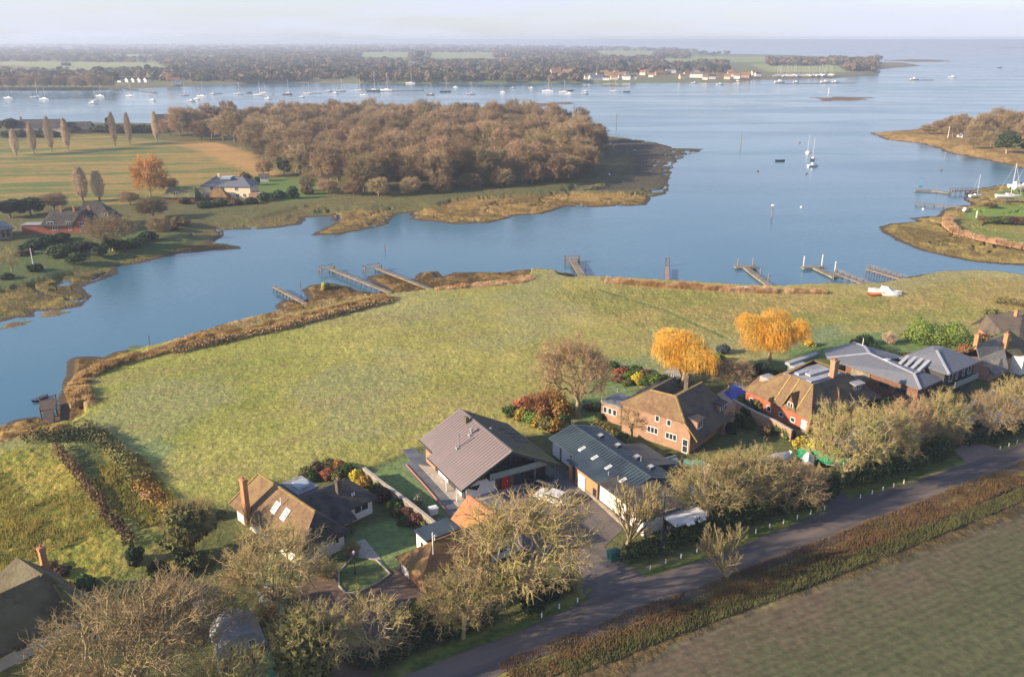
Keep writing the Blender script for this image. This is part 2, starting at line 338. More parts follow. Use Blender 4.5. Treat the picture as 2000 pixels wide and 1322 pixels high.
# embankment / reeds
REED_BANDS = [([(350, 686), (440, 664), (560, 638), (660, 612), (762, 588)], 4.6), ([(170, 790), (152, 770), (160, 735), (215, 715), (300, 693), (400, 655), (480, 632), (600, 600), (750, 572)], 4.2),
              ([(840, 562), (930, 556), (1035, 543)], 3.5), ([(1180, 550), (1300, 558), (1420, 565), (1515, 570)], 2.6), ([(1535, 571), (1610, 571)], 2.4), ([(0, 862), (60, 845), (120, 850), (180, 850)], 3)]
for pts, w in REED_BANDS:
    paint(band(pts, w, 1.6, 1.0, 1), mix2(c(.20, .125, .045), c(.36, .25, .11), sstep(fine, .35, .65)), 1.0)
mar_n = landnear & (sd < 3.6) & (Y > 60) | (landnear & inpoly(X, Y, pix([(130, 800), (135, 700), (210, 695), (300, 675), (700, 545), (1040, 528), (1035, 545), (860, 572), (740, 585), (600, 603), (400, 650), (210, 715), (155, 745), (160, 800)], .6)))
paint(mar_n.astype(float), mix2(c(.10, .065, .025), c(.24, .155, .05), sstep(fine * .6 + n2, .2, .55)), 1.0, .55 + .3 * 0)
# the wooded peninsula
paint(landmid.astype(float), mix2(c(.085, .10, .04), c(.16, .14, .055), mid), .5)
stripe = sstep(fbm((X * .985 + Y * .17) / 60, (Y * .985 - X * .17) / 5.0, 91), .42, .58)
fieldL = zone([(-900, 300), (-300, 280), (0, 268), (200, 263), (320, 275), (400, 275), (470, 290), (540, 330), (560, 350), (500, 352), (380, 372), (250, 400), (100, 400), (0, 420), (-900, 460)], 1.6, 2, 2)
paint(fieldL, mix2(c(.12, .155, .045), c(.33, .22, .075), np.clip(stripe * .75 + (mid - .5) * .6, 0, 1)), .4, row=0)
paint(zone([(330, 278), (400, 276), (470, 290), (560, 345), (500, 345), (470, 330), (400, 300)], 1.6, 4, 3) * .85, c(.42, .25, .10) * (.8 + .4 * mid[..., None]), .4)
paint(band([(-200, 318), (0, 304), (130, 293), (310, 276)], 3, 1.6, 2, 1) * .8, c(.42, .29, .10), .4)
paint(band([(-200, 328), (0, 312), (150, 300), (330, 280)], 7, 1.6, 2, 1) * .8, c(.10, .14, .06), .4)
paint(zone([(-300, 470), (0, 490), (60, 470), (180, 440), (330, 440), (420, 460), (300, 500), (150, 540), (0, 570), (-300, 600)], 1.6, 3, 3), mix2(c(.07, .11, .035), c(.11, .13, .05), mid), .4)
paint(zone([(500, 352), (610, 345), (640, 385), (560, 395), (500, 385)], 1.6, 2, 2), c(.12, .18, .05), .3)
# salt marsh of the peninsula
mar = zone([(1290, 400), (800, 440), (804, 412), (900, 393), (1100, 378), (1300, 382)], .5, 2, 3) * landmid
paint(mar, mix2(c(.15, .105, .035), c(.33, .22, .075), sstep(fine * .5 + mid * .5, .35, .62)), 1.0, .6)
mar = zone([(610, 460), (650, 435), (640, 415), (760, 412), (755, 440)], .5, 2, 2) * landmid
paint(mar, mix2(c(.13, .09, .035), c(.26, .18, .06), sstep(fine * .5 + mid * .5, .35, .6)), 1.0, .6)
mar = zone([(380, 490), (400, 440), (600, 438), (600, 405), (800, 395), (700, 402), (580, 410), (470, 440), (420, 455)], .5, 2, 2) * landmid
paint(mar * .7, mix2(c(.12, .09, .035), c(.20, .15, .06), mid), .8, .6)
mud = zone([(1160, 272), (1380, 285), (1380, 295), (1310, 330), (1300, 372), (1150, 375), (1240, 340), (1230, 300), (1190, 290)], .4, 3, 3) * landmid
paint(mud, mix2(c(.06, .055, .045), c(.11, .095, .065), mid), .5, .35)
mud = zone([(1100, 380), (1180, 330), (1170, 270), (1200, 285), (1230, 310), (1220, 345), (1130, 375)], .5, 3, 3) * landmid
paint(mud, mix2(c(.10, .10, .05), c(.15, .14, .07), mid), .5, .45)
lm = zone([(-300, 640), (-300, 585), (0, 572), (150, 535), (300, 495), (420, 465), (480, 490), (300, 520), (190, 590), (60, 610)], .6, 2, 2) * (own == 1)
paint(lm * (sd > 0), mix2(c(.10, .08, .03), c(.21, .165, .05), sstep(fine * .4 + mid * .6, .35, .62)), .9, .55)
# right bank
m2 = ((own == 2) & (sd > 0)).astype(float); paint(m2, mix2(c(.16, .12, .04), c(.30, .23, .075), sstep(fine * .5 + mid * .5, .35, .62)), 1.0, .7)
paint(zone([(1945, 375), (1990, 360), (2600, 340), (2600, 372), (2000, 385), (1960, 392)], 1.2, 1, 1), c(.16, .22, .05), .3)
paint(zone([(1880, 422), (1900, 405), (1935, 398), (2600, 395), (2600, 420), (1900, 428)], 1.2, 1, 1), c(.17, .24, .05), .3)
paint(zone([(1862, 428), (1920, 428), (2600, 440), (2600, 520), (2000, 482), (1890, 455)], 1.2, 2, 1.5), mix2(c(.16, .20, .05), c(.30, .24, .08), mid), .7)
paint(band([(1852, 422), (1850, 438), (1868, 452), (1930, 468), (2000, 482), (2200, 515)], 3.0, 1.5, 1, 1), c(.32, .23, .10), 1.0)
m3 = ((own == 3) & (sd > 0)).astype(float); paint(m3, mix2(c(.20, .13, .045), c(.36, .24, .09), sstep(fine * .5 + mid * .5, .35, .62)), .9)
# bare mud at every waterline and on the flats
fl = ((own >= 5) & (own < 5 + len(FLATS))).astype(float) * (sd > 0)
paint(fl, mix2(c(.13, .085, .06), c(.20, .13, .085), mid), .4)
st = (own >= 5 + len(FLATS)).astype(float); paint(st, c(.05, .07, .06), .1)
edge = (sd < .9 + .5 * n1) & (own <= 3); paint(edge.astype(float), c(.085, .065, .045), .3)
# arable field across the road, with its drill rows
ar = zone([(1180, 1322), (1400, 1208), (1700, 1105), (2000, 985), (2600, 745), (2900, 1100), (2600, 2600), (200, 2600)], 2, 1.2, .6)
paint(ar, mix2(c(.118, .092, .066), c(.092, .096, .055), sstep(fbm(X / 12, Y / 12, 95) * .6 + np.clip((34 - (Y - X * .55)) / 40, 0, 1) * .4, .3, .6)), .10, row=1.0)
for tr_ in ([(1700, 1345), (1790, 1296), (2000, 1196), (2300, 1050)], [(1800, 1345), (1890, 1292), (2020, 1222), (2300, 1085)]):
    paint(band(tr_, 1.5, 2, .4, .3) * .8, c(.15, .115, .08), .15, row=.2)
grn = zone([(1380, 1345), (1560, 1240), (1760, 1170), (2000, 1040), (2500, 800), (2900, 1100), (2600, 2600), (900, 2600)], 2, 8, 3) * ar
paint(grn * .7, c(.070, .090, .042) * (.9 + .2 * mid[..., None]), .1)
hb = zone([(1000, 1322), (1180, 1240), (1430, 1150), (2000, 925), (2600, 690), (2600, 760), (2000, 1000), (1700, 1115), (1400, 1215), (1190, 1330)], 2, .6, .6)
paint(hb, mix2(c(.075, .06, .03), c(.13, .095, .045), sstep(fine, .35, .65)), 1.0)
vg = zone([(800, 1320), (1100, 1215), (1420, 1095), (1640, 990), (2000, 862), (2000, 850), (1620, 970), (1400, 1060), (1100, 1180), (800, 1290)], 2, .8, .5)
paint(vg, c(.10, .13, .035) * (.8 + .4 * fine[..., None]), .3, row=0)
# garden ground around the houses: lawns and earth, kept level
gard = zone([(300, 1180), (440, 1000), (470, 940), (600, 935), (700, 920), (800, 880), (900, 840), (1080, 850), (1180, 790), (1240, 760), (1380, 740), (1560, 700), (1700, 670), (1900, 665), (2300, 640), (2300, 760), (2000, 855), (1640, 965), (1400, 1060), (1200, 1130), (800, 1290), (700, 1400), (200, 1500)], 2, .8, 0)
paint(gard, mix2(c(.085, .105, .035), c(.13, .13, .055), mid), .35)
for pts in ([(640, 1080), (700, 1030), (790, 1010), (835, 1070), (760, 1118), (700, 1100)], [(700, 930), (800, 885), (830, 900), (890, 1030), (800, 970)], [(1140, 740), (1240, 740), (1250, 790), (1140, 830)], [(1380, 740), (1500, 700), (1560, 700), (1500, 760)], [(1500, 690), (1620, 665), (1690, 650), (1800, 650), (1900, 690), (1700, 720)]):
    paint(zone(pts, 2, 1, .4), mix2(c(.12, .19, .06), c(.17, .22, .09), mid), .25)
ROADP = pix([(560, 1420), (810, 1304), (1000, 1230), (1200, 1142), (1400, 1075), (1560, 1012), (1660, 967), (1760, 942), (1890, 897), (2000, 858), (2500, 660), (2500, 745), (2000, 924), (1640, 1066), (1400, 1156), (1150, 1256), (985, 1320), (760, 1430)])
roadm = zone(ROADP, soft=.8, jit=0, world=True)
TUFT_OK = (1 - gard) * (1 - roadm)
LAND = sd > 0
# real unevenness: tussocks, marsh hummocks, creeks
amp = TU * TUFT_OK * (1 - .9 * ar) * (1 - .5 * fieldL)
Z = Z + np.where(LAND, (n4 * .32 + n2 * .38) * amp * (1 - ar) * sstep(sd, 0, 2.5), 0)
creek = np.abs(fbm(X / 16, Y / 16, 123, 3) - .5)
marshy = ((own == 1) & (Z < .95) & (sd < 40)) | ((own == 2) & (sd < 25))
Z = np.where(marshy & (creek < .018) & (sd > 0), Z - .55, Z)
emb = np.maximum.reduce([band(p, 3.0, 1.6, 1.2, .5) for p, w in REED_BANDS[:2]])
Z = Z + emb * .45 * LAND
TUF = TU
V = np.stack([X.ravel(), Y.ravel(), Z.ravel()], 1)
nr, ncl = X.shape
i = np.arange(nr - 1)[:, None] * ncl + np.arange(ncl - 1)[None, :]
F = np.stack([i, i + ncl, i + ncl + 1, i + 1], -1).reshape(-1, 4)
gm = bpy.data.materials.new('ground'); gm.use_nodes = True; nt = gm.node_tree; N, L = nt.nodes, nt.links
b = N['Principled BSDF']; b.inputs['Roughness'].default_value = .95; b.inputs['Specular IOR Level'].default_value = .1
at = N.new('ShaderNodeAttribute'); at.attribute_name = 'Col'; at2 = N.new('ShaderNodeAttribute'); at2.attribute_name = 'Mix'
sp = N.new('ShaderNodeSeparateColor'); L.new(at2.outputs['Color'], sp.inputs['Color'])
tcn = N.new('ShaderNodeTexCoord')
na = N.new('ShaderNodeTexNoise'); na.inputs['Scale'].default_value = 1.1; na.inputs['Detail'].default_value = 6; na.inputs['Roughness'].default_value = .7; L.new(tcn.outputs['Object'], na.inputs['Vector'])
mr = N.new('ShaderNodeMapRange'); mr.inputs['From Min'].default_value = .3; mr.inputs['From Max'].default_value = .7; mr.inputs['To Min'].default_value = .62; mr.inputs['To Max'].default_value = 1.35; L.new(na.outputs['Fac'], mr.inputs['Value'])
mxa = N.new('ShaderNodeMix'); mxa.data_type = 'RGBA'; mxa.blend_type = 'MULTIPLY'; mxa.inputs['Factor'].default_value = 1; L.new(at.outputs['Color'], mxa.inputs['A'])
cmb = N.new('ShaderNodeCombineColor')
for s in ('Red', 'Green', 'Blue'): L.new(mr.outputs['Result'], cmb.inputs[s])
L.new(cmb.outputs['Color'], mxa.inputs['B'])
# drill rows
mpr = N.new('ShaderNodeMapping'); mpr.inputs['Rotation'].default_value = (0, 0, math.radians(90 - 27)); L.new(tcn.outputs['Object'], mpr.inputs['Vector'])
wv = N.new('ShaderNodeTexWave'); wv.inputs['Scale'].default_value = .36; wv.inputs['Distortion'].default_value = .35; wv.inputs['Detail'].default_value = 3; wv.inputs['Detail Scale'].default_value = 2; L.new(mpr.outputs['Vector'], wv.inputs['Vector'])
rc = N.new('ShaderNodeMix'); rc.data_type = 'RGBA'; rc.blend_type = 'MULTIPLY'
rr = ramp(nt, wv.outputs['Fac'], [(.1, (1.12, 1.04, 1.08)), (.9, (.88, .98, .86))])
L.new(sp.outputs['Green'], rc.inputs['Factor']); L.new(mxa.outputs['Result'], rc.inputs['A']); L.new(rr, rc.inputs['B']); L.new(rc.outputs['Result'], b.inputs['Base Color'])
nb = N.new('ShaderNodeTexNoise'); nb.inputs['Scale'].default_value = 1.5; nb.inputs['Detail'].default_value = 5; nb.inputs['Roughness'].default_value = .65; L.new(tcn.outputs['Object'], nb.inputs['Vector'])
bh = N.new('ShaderNodeMath'); bh.operation = 'MULTIPLY'; L.new(nb.outputs['Fac'], bh.inputs[0]); L.new(sp.outputs['Red'], bh.inputs[1])
bp = N.new('ShaderNodeBump'); bp.inputs['Distance'].default_value = .7; bp.inputs['Strength'].default_value = .9; L.new(bh.outputs[0], bp.inputs['Height']); L.new(bp.outputs['Normal'], b.inputs['Normal'])
ground = mesh_obj('ground', V, F, gm, smooth=True)
ca = ground.data.color_attributes.new('Col', 'FLOAT_COLOR', 'POINT')
ca.data.foreach_set('color', np.concatenate([C.reshape(-1, 3), np.ones((len(V), 1))], 1).astype(np.float32).ravel())
ca = ground.data.color_attributes.new('Mix', 'FLOAT_COLOR', 'POINT')
ca.data.foreach_set('color', np.stack([TUF.ravel(), ROW.ravel(), np.zeros(len(V)), np.ones(len(V))], 1).astype(np.float32).ravel())
tag(ground, kind='structure')
del V, F, C, n1, n2, n3, n4, big, mid, fine, streak, near_c

# water: one level sheet to the horizon
wm = bpy.data.materials.new('water'); wm.use_nodes = True; nt = wm.node_tree; N, L = nt.nodes, nt.links
b = N['Principled BSDF']; b.inputs['Roughness'].default_value = .10; b.inputs['IOR'].default_value = 1.33
tcn = N.new('ShaderNodeTexCoord')
nl = N.new('ShaderNodeTexNoise'); nl.inputs['Scale'].default_value = .006; nl.inputs['Detail'].default_value = 5; L.new(tcn.outputs['Object'], nl.inputs['Vector'])
L.new(ramp(nt, nl.outputs['Fac'], [(.3, (.042, .130, .205)), (.7, (.062, .160, .235))]), b.inputs['Base Color'])
mpw = N.new('ShaderNodeMapping'); mpw.inputs['Scale'].default_value = (.6, 1.3, 1); mpw.inputs['Rotation'].default_value = (0, 0, .35); L.new(tcn.outputs['Object'], mpw.inputs['Vector'])
nw = N.new('ShaderNodeTexNoise'); nw.inputs['Scale'].default_value = .9; nw.inputs['Detail'].default_value = 4; L.new(mpw.outputs['Vector'], nw.inputs['Vector'])
nc = N.new('ShaderNodeTexNoise'); nc.inputs['Scale'].default_value = .012; nc.inputs['Detail'].default_value = 3; L.new(tcn.outputs['Object'], nc.inputs['Vector'])
calm = N.new('ShaderNodeMapRange'); calm.inputs['From Min'].default_value = .4; calm.inputs['From Max'].default_value = .6; calm.inputs['To Min'].default_value = .12; L.new(nc.outputs['Fac'], calm.inputs['Value'])
mh = N.new('ShaderNodeMath'); mh.operation = 'MULTIPLY'; L.new(nw.outputs['Fac'], mh.inputs[0]); L.new(calm.outputs['Result'], mh.inputs[1])
bp = N.new('ShaderNodeBump'); bp.inputs['Distance'].default_value = .10; bp.inputs['Strength'].default_value = 1; L.new(mh.outputs[0], bp.inputs['Height']); L.new(bp.outputs['Normal'], b.inputs['Normal'])
mps = N.new('ShaderNodeMapping'); mps.inputs['Scale'].default_value = (.0045, .02, 1); mps.inputs['Rotation'].default_value = (0, 0, -.25); L.new(tcn.outputs['Object'], mps.inputs['Vector'])
ns = N.new('ShaderNodeTexNoise'); ns.inputs['Scale'].default_value = 1; ns.inputs['Detail'].default_value = 6; ns.inputs['Distortion'].default_value = .6; L.new(mps.outputs['Vector'], ns.inputs['Vector'])
rg = N.new('ShaderNodeMapRange'); rg.inputs['From Min'].default_value = .42; rg.inputs['From Max'].default_value = .6; rg.inputs['To Min'].default_value = .09; rg.inputs['To Max'].default_value = .20; L.new(ns.outputs['Fac'], rg.inputs['Value']); L.new(rg.outputs['Result'], b.inputs['Roughness'])
FARY = float(gy[0])
water = mesh_obj('water', [(-3.1 * FARY, 40, 0), (3.1 * FARY, 40, 0), (3.1 * FARY, FARY, 0), (-3.1 * FARY, FARY, 0)], [(0, 1, 2, 3)], wm)
tag(water, kind='structure')
# air
hz = MB(); hz.box(-3.15 * FARY, 3.15 * FARY, -400, FARY * 1.02, -4.2, CAMH + 3)
hm = bpy.data.materials.new('haze'); hm.use_nodes = True; nt = hm.node_tree; nt.nodes.remove(nt.nodes['Principled BSDF'])
pv = nt.nodes.new('ShaderNodeVolumePrincipled'); pv.inputs['Color'].default_value = (.68, .79, 1, 1); pv.inputs['Density'].default_value = HAZE_D; pv.inputs['Anisotropy'].default_value = .2
nt.links.new(pv.outputs['Volume'], nt.nodes['Material Output'].inputs['Volume'])
haze = hz.build('haze', hm); tag(haze, kind='stuff')
# ---------------------------------------------------------------- vegetation
def _norm(a): return a / (np.linalg.norm(a, axis=-1, keepdims=True) + 1e-9)
def tubes(P0, P1, R0, R1, n=3):
    d = _norm(P1 - P0); up = np.where(np.abs(d[:, 2:3]) < .9, np.array([[0, 0, 1.]]), np.array([[1., 0, 0]]))
    a = _norm(np.cross(d, up)); b = np.cross(d, a); ang = np.arange(n) * 2 * np.pi / n
    ring = a[:, None, :] * np.cos(ang)[None, :, None] + b[:, None, :] * np.sin(ang)[None, :, None]
    V = np.concatenate([P0[:, None, :] + ring * R0[:, None, None], P1[:, None, :] + ring * R1[:, None, None]], 1)
    k = np.arange(n); k2 = (k + 1) % n
    f = np.stack([k, k2, k2 + n, k + n], 1)
    F = f[None] + (np.arange(len(P0)) * 2 * n)[:, None, None]
    return V.reshape(-1, 3), F.reshape(-1, 4)
def join(parts):
    Vs, Fs, o = [], [], 0
    if not parts: return np.zeros((0, 3)), np.zeros((0, 4), int)
    for V, F in parts: Vs.append(V); Fs.append(F + o); o += len(V)
    return np.concatenate(Vs), np.concatenate(Fs)
def polylines(rng, P, D, L, segs, wander, lift):
    pts = [P]; d = D
    for k in range(segs):
        d = _norm(d + rng.normal(0, wander, d.shape) + np.array([0, 0, lift]))
        pts.append(pts[-1] + d * (L / segs)[:, None])
    return np.stack(pts, 1), d
def bare_tree(seed, height=10, trunk=.3, nl=6, counts=(6, 7, 6, 5), spread=(50, 45, 45, 50), ratio=(.85, .55, .5, .5, .55), wander=.22, lift=.06, rad=.03, tmin=.25, forks=1, limb0=.62, droop=0, trunk_r=None, limb_lift=.12):
    """limbs and twigs of a leafless tree; returns (trunk mesh, crown mesh) about the origin, height about 'height'"""
    rng = np.random.default_rng(seed)
    tr = trunk_r or height * .032
    P = np.zeros((forks, 3)); D = _norm(np.concatenate([rng.normal(0, .12 if forks == 1 else .3, (forks, 2)), np.ones((forks, 1))], 1))
    L = np.full(forks, height * trunk); line, dend = polylines(rng, P, D, L, 4, .10, .1)
    thick = []; thin = []
    R0 = np.full(forks, tr)
    def emit(line, R0, R1, dst, n):
        s = line.shape[1] - 1
        for k in range(s):
            ra = R0 + (R1 - R0) * k / s; rb = R0 + (R1 - R0) * (k + 1) / s
            dst.append(tubes(line[:, k], line[:, k + 1], ra, rb, n))
    emit(line, R0 * 1.25, R0 * .85, thick, 7)
    cur, R, Lp = line, R0, L
    nch = [nl] + list(counts)
    for lev, nc in enumerate(nch):
        m, s = cur.shape[0], cur.shape[1] - 1
        idx = np.repeat(np.arange(m), nc); tm = limb0 if lev == 0 else tmin
        t = rng.uniform(tm, 1, m * nc) ** (1 if lev else .8)
        t.reshape(m, nc)[:, 0] = 1.0
        kk = np.minimum((t * s).astype(int), s - 1); fr = t * s - kk
        p = cur[idx, kk] * (1 - fr[:, None]) + cur[idx, kk + 1] * fr[:, None]
        dd = _norm(cur[idx, kk + 1] - cur[idx, kk])
        rv = _norm(np.cross(dd, _norm(rng.normal(0, 1, dd.shape))))
        if lev == 0:
            az = (np.arange(m * nc) / (m * nc) + rng.uniform(-.05, .05, m * nc)) * 2 * np.pi
            rv = np.stack([np.cos(az), np.sin(az), np.zeros_like(az)], 1)
        sp = np.radians(spread[min(lev, len(spread) - 1)]) * rng.uniform(.55, 1.25, m * nc)
        first = np.zeros(m * nc, bool).reshape(m, nc); first[:, 0] = True; sp = np.where(first.ravel(), sp * .35, sp)
        d = _norm(dd * np.cos(sp)[:, None] + rv * np.sin(sp)[:, None])
        if lev == 0: Ln = height * (1 - trunk) * .62 * rng.uniform(.75, 1.1, m * nc)
        else: Ln = Lp[idx] * ratio[min(lev, len(ratio) - 1)] * (1.15 - .45 * t) * rng.uniform(.7, 1.2, m * nc)
        last = lev == len(nch) - 1
        segs = 5 if lev == 0 else (4 if lev == 1 else (3 if not last else 2))
        lf = limb_lift if lev == 0 else (lift - droop * max(0, lev - 1))
        line, _ = polylines(rng, p, d, Ln, segs, wander * (1 if lev else .7), lf)
        Rn = R[idx] * (.52 if lev == 0 else .5) * np.where(first.ravel(), 1.25, 1)
        Rn = np.maximum(Rn, rad * (1 if last else 1.25))
        dst = thick if lev <= 1 else thin
        emit(line, Rn, np.maximum(Rn * (.5 if not last else .35), rad * .45), dst, 5 if lev == 0 else (4 if lev == 1 else 3))
        cur, R, Lp = line, Rn, Ln
    return join(thick), join(thin)
def env_tree(seed, h, w, trunk=.25, nl=8, nb=70, nc=520, nd=2500, ne=4000, low=-.45, rt=.34, flat=1.0, rr=(.05, .028, .02), lean=(0, 0), twigl=1.0, up=.25):
    """leafless broad tree grown into an uneven dome: limbs, branches, twigs and twiglets, each joined to the nearest wood"""
    rng = np.random.default_rng(seed); z0 = h * trunk; ctr = np.array([lean[0], lean[1], h * .56]); R3 = np.array([w / 2, w / 2, h * .45])
    lump = rng.normal(0, 1, (9, 3)); lump = _norm(lump); la = rng.uniform(-.22, .16, 9)
    def env(d): return 1 + (np.maximum(0, d @ lump.T - .55) * la * 2.2).sum(1)
    def targets(n, r0, r1, lo=low):
        d = _norm(rng.normal(0, 1, (n * 4, 3))); d = d[d[:, 2] > lo][:n]; r = rng.uniform(r0, r1, len(d)) * env(d)
        return ctr + d * r[:, None] * R3, d
    thick, thin = [], []
    P = np.array([[0, 0, 0.]]); tl, _ = polylines(rng, P, np.array([[lean[0] * .03, lean[1] * .03, 1.]]), np.array([z0]), 4, .09, .1)
    for k in range(4): thick.append(tubes(tl[:, k], tl[:, k + 1], np.array([rt * (1.25 - .1 * k)]), np.array([rt * (1.15 - .1 * k)]), 8))
    top = tl[:, -1]
    def connect(S, T, sag, segs, wob):
        n = len(S); mid_ = (S + T) / 2 + np.stack([np.zeros(n), np.zeros(n), sag * np.linalg.norm(T - S, axis=1)], 1)
        ts = np.linspace(0, 1, segs + 1)[None, :, None]
        L_ = (1 - ts) ** 2 * S[:, None] + 2 * ts * (1 - ts) * mid_[:, None] + ts ** 2 * T[:, None]
        j = rng.normal(0, wob, L_.shape) * np.linalg.norm(T - S, axis=1)[:, None, None]; j[:, 0] = 0
        return L_ + j
    def emit(L_, Ra, Rb, dst, n):
        s_ = L_.shape[1] - 1
        for k in range(s_): dst.append(tubes(L_[:, k], L_[:, k + 1], Ra + (Rb - Ra) * k / s_, Ra + (Rb - Ra) * (k + 1) / s_, n))
    az = (np.arange(nl) + rng.uniform(-.3, .3, nl)) / nl * 2 * np.pi; el = rng.uniform(-.05, .9, nl)
    d = np.stack([np.cos(az) * np.cos(el), np.sin(az) * np.cos(el), np.sin(el)], 1); T = ctr + d * R3 * .78
    S = top.repeat(nl, 0) - np.stack([np.zeros(nl), np.zeros(nl), rng.uniform(0, .25, nl) * z0], 1)
    A_ = connect(S, T, .06, 6, .035); ra = rt * rng.uniform(.45, .7, nl); emit(A_, ra, ra * .3, thick, 6)
    pts = A_[:, 1:].reshape(-1, 3)
    def grow_to(pts, T, bias=.35):
        D2 = ((T[:, None] - pts[None]) ** 2).sum(2); r_ = ((pts - top) ** 2).sum(1); return pts[np.argmin(D2 + bias * r_[None], 1)]
    T, _ = targets(nb, .6, .96); B_ = connect(grow_to(pts, T, .5), T, .07, 4, .05); emit(B_, np.full(len(T), rt * .30), np.full(len(T), .04), thick, 4)
    pts = np.concatenate([pts, B_[:, 1:].reshape(-1, 3)])
    T, _ = targets(nc, .45, 1.0); C_ = connect(grow_to(pts, T, .12), T, .06, 3, .07); emit(C_, np.full(len(T), rr[0]), np.full(len(T), rr[1]), thin, 3)
    pc = C_[:, 1:].reshape(-1, 3)
    k = rng.integers(0, len(pc), nd); S = pc[k]; out = _norm((S - ctr) / R3); d = _norm(out * .8 + rng.normal(0, .65, (nd, 3)) + np.array([0, 0, up]))
    L_ = twigl * rng.uniform(.5, 1.4, nd); M1 = S + d * (L_ * .5)[:, None]; d = _norm(d + rng.normal(0, .3, d.shape)); E1 = M1 + d * (L_ * .5)[:, None]
    thin.append(tubes(S, M1, np.full(nd, rr[1]), np.full(nd, rr[1] * .8), 3)); thin.append(tubes(M1, E1, np.full(nd, rr[1] * .8), np.full(nd, rr[2] * .5), 3))
    k = rng.integers(0, nd, ne); S = np.where(rng.random((ne, 1)) < .5, M1[k], (M1[k] + E1[k]) / 2); d2 = _norm(d[k] + rng.normal(0, .7, (ne, 3)))
    thin.append(tubes(S, S + d2 * (twigl * rng.uniform(.25, .8, ne))[:, None], np.full(ne, rr[2]), np.full(ne, rr[2] * .4), 3))
    return join(thick), join(thin)
def shape_to(VF, h, w):
    """scale so the whole tree is h high and w wide"""
    (V1, F1), (V2, F2) = VF
    z = np.percentile(V2[:, 2], 99.6); r = np.percentile(np.hypot(V2[:, 0], V2[:, 1]), 98)
    s = np.array([w / 2 / r, w / 2 / r, h / z])
    return (V1 * s, F1), (V2 * s, F2)

def m_bark(name, c, c2, **k): return mat(name, c, .9, .3, 1.2, c2=c2, spec=.15, rand=.12, **k)
M_BARK = m_bark('bark', (.30, .235, .145), (.30, .28, .11))
M_TWIG = m_bark('twigs', (.385, .295, .15), (.335, .30, .11), hue=.01)
M_TWIGB = m_bark('twigs_brown', (.35, .25, .135), (.28, .215, .115), hue=.012)
M_TWIGP = m_bark('twigs_pink', (.42, .275, .165), (.34, .24, .13), hue=.008)
M_TWIGW = mat('twigs_wood', (.34, .235, .14), .9, .25, .25, c2=(.26, .215, .105), rand=.38, hue=.014, spec=.1)
M_BARKW = mat('bark_wood', (.24, .20, .15), .9, .3, .5, rand=.3, spec=.1)
M_TWIGO = mat('twigs_orange', (.56, .29, .085), .85, .2, .3, c2=(.52, .30, .10), spec=.1)
M_POPLAR = mat('twigs_poplar', (.54, .41, .29), .9, .3, .8, c2=(.45, .35, .24), rand=.15, spec=.1)
M_WILLOW = mat('willow_twigs', (.68, .34, .045), .8, .4, .8, c2=(.60, .38, .08), spec=.15)
def leafm(name, c, c2, hue=.02, rand=.25): return mat(name, c, .75, .45, 1.4, c2=c2, rand=rand, hue=hue, spec=.2)
L_GREEN = leafm('leaf_green', (.045, .085, .022), (.09, .12, .03))
L_DARK = leafm('leaf_dark', (.022, .045, .018), (.045, .065, .02))
L_BRIGHT = leafm('leaf_bright', (.12, .19, .03), (.20, .24, .04))
L_GOLD = leafm('leaf_gold', (.35, .24, .04), (.28, .16, .04))
L_RUST = leafm('leaf_rust', (.30, .12, .04), (.22, .14, .06))
L_BROWN = leafm('leaf_brown', (.13, .08, .04), (.17, .12, .05))
L_GREY = leafm('leaf_grey', (.25, .27, .18), (.18, .20, .11))
L_PURPLE = leafm('leaf_purple', (.09, .045, .035), (.12, .07, .04))
L_YELLOW = leafm('leaf_yellow', (.60, .45, .04), (.45, .38, .05))
L_OLIVE = leafm('leaf_olive', (.12, .13, .04), (.17, .15, .05))
L_HAZY = leafm('leaf_far_dark', (.035, .05, .025), (.06, .075, .03))

def leaf_cloud(seed, n, size, blobs, shell=.55, tall=1.0, twiggy=0):
    """leaf clumps (small bent quads) spread through a set of ellipsoids: (x,y,z,rx,ry,rz)"""
    rng = np.random.default_rng(seed); B = np.array(blobs, float); w = B[:, 3] * B[:, 4] * B[:, 5]; k = rng.choice(len(B), n, p=w / w.sum())
    d = _norm(rng.normal(0, 1, (n, 3))); r = (shell + (1 - shell) * rng.random(n)) * rng.uniform(.86, 1.1, n)
    P = B[k, :3] + d * r[:, None] * B[k, 3:6]
    keep = P[:, 2] > 0.02; P = P[keep]; d = d[keep]; n = len(P)
    s = size * rng.uniform(.5, 1.4, n)
    nrm = _norm(d + rng.normal(0, .7, (n, 3))); a = _norm(np.cross(nrm, _norm(rng.normal(0, 1, (n, 3))))); b = np.cross(nrm, a)
    s1 = s[:, None]; s2 = (s * rng.uniform(.5, 1, n) * tall)[:, None]
    bend = nrm * (s * .35)[:, None]
    V = np.stack([P - a * s1, P - b * s2 - bend, P + a * s1 + bend * .3, P + b * s2 - bend], 1).reshape(-1, 3)
    return V, np.arange(n * 4).reshape(n, 4)
def stems(seed, n, blobs, r=.04):
    rng = np.random.default_rng(seed); B = np.array(blobs, float); k = rng.choice(len(B), n)
    P1 = B[k, :3] + rng.normal(0, .3, (n, 3)) * B[k, 3:6]; P0 = P1 * np.array([.25, .25, 0]); P1[:, 2] = np.abs(P1[:, 2])
    return tubes(P0, P1, np.full(n, r), np.full(n, r * .4), 4)

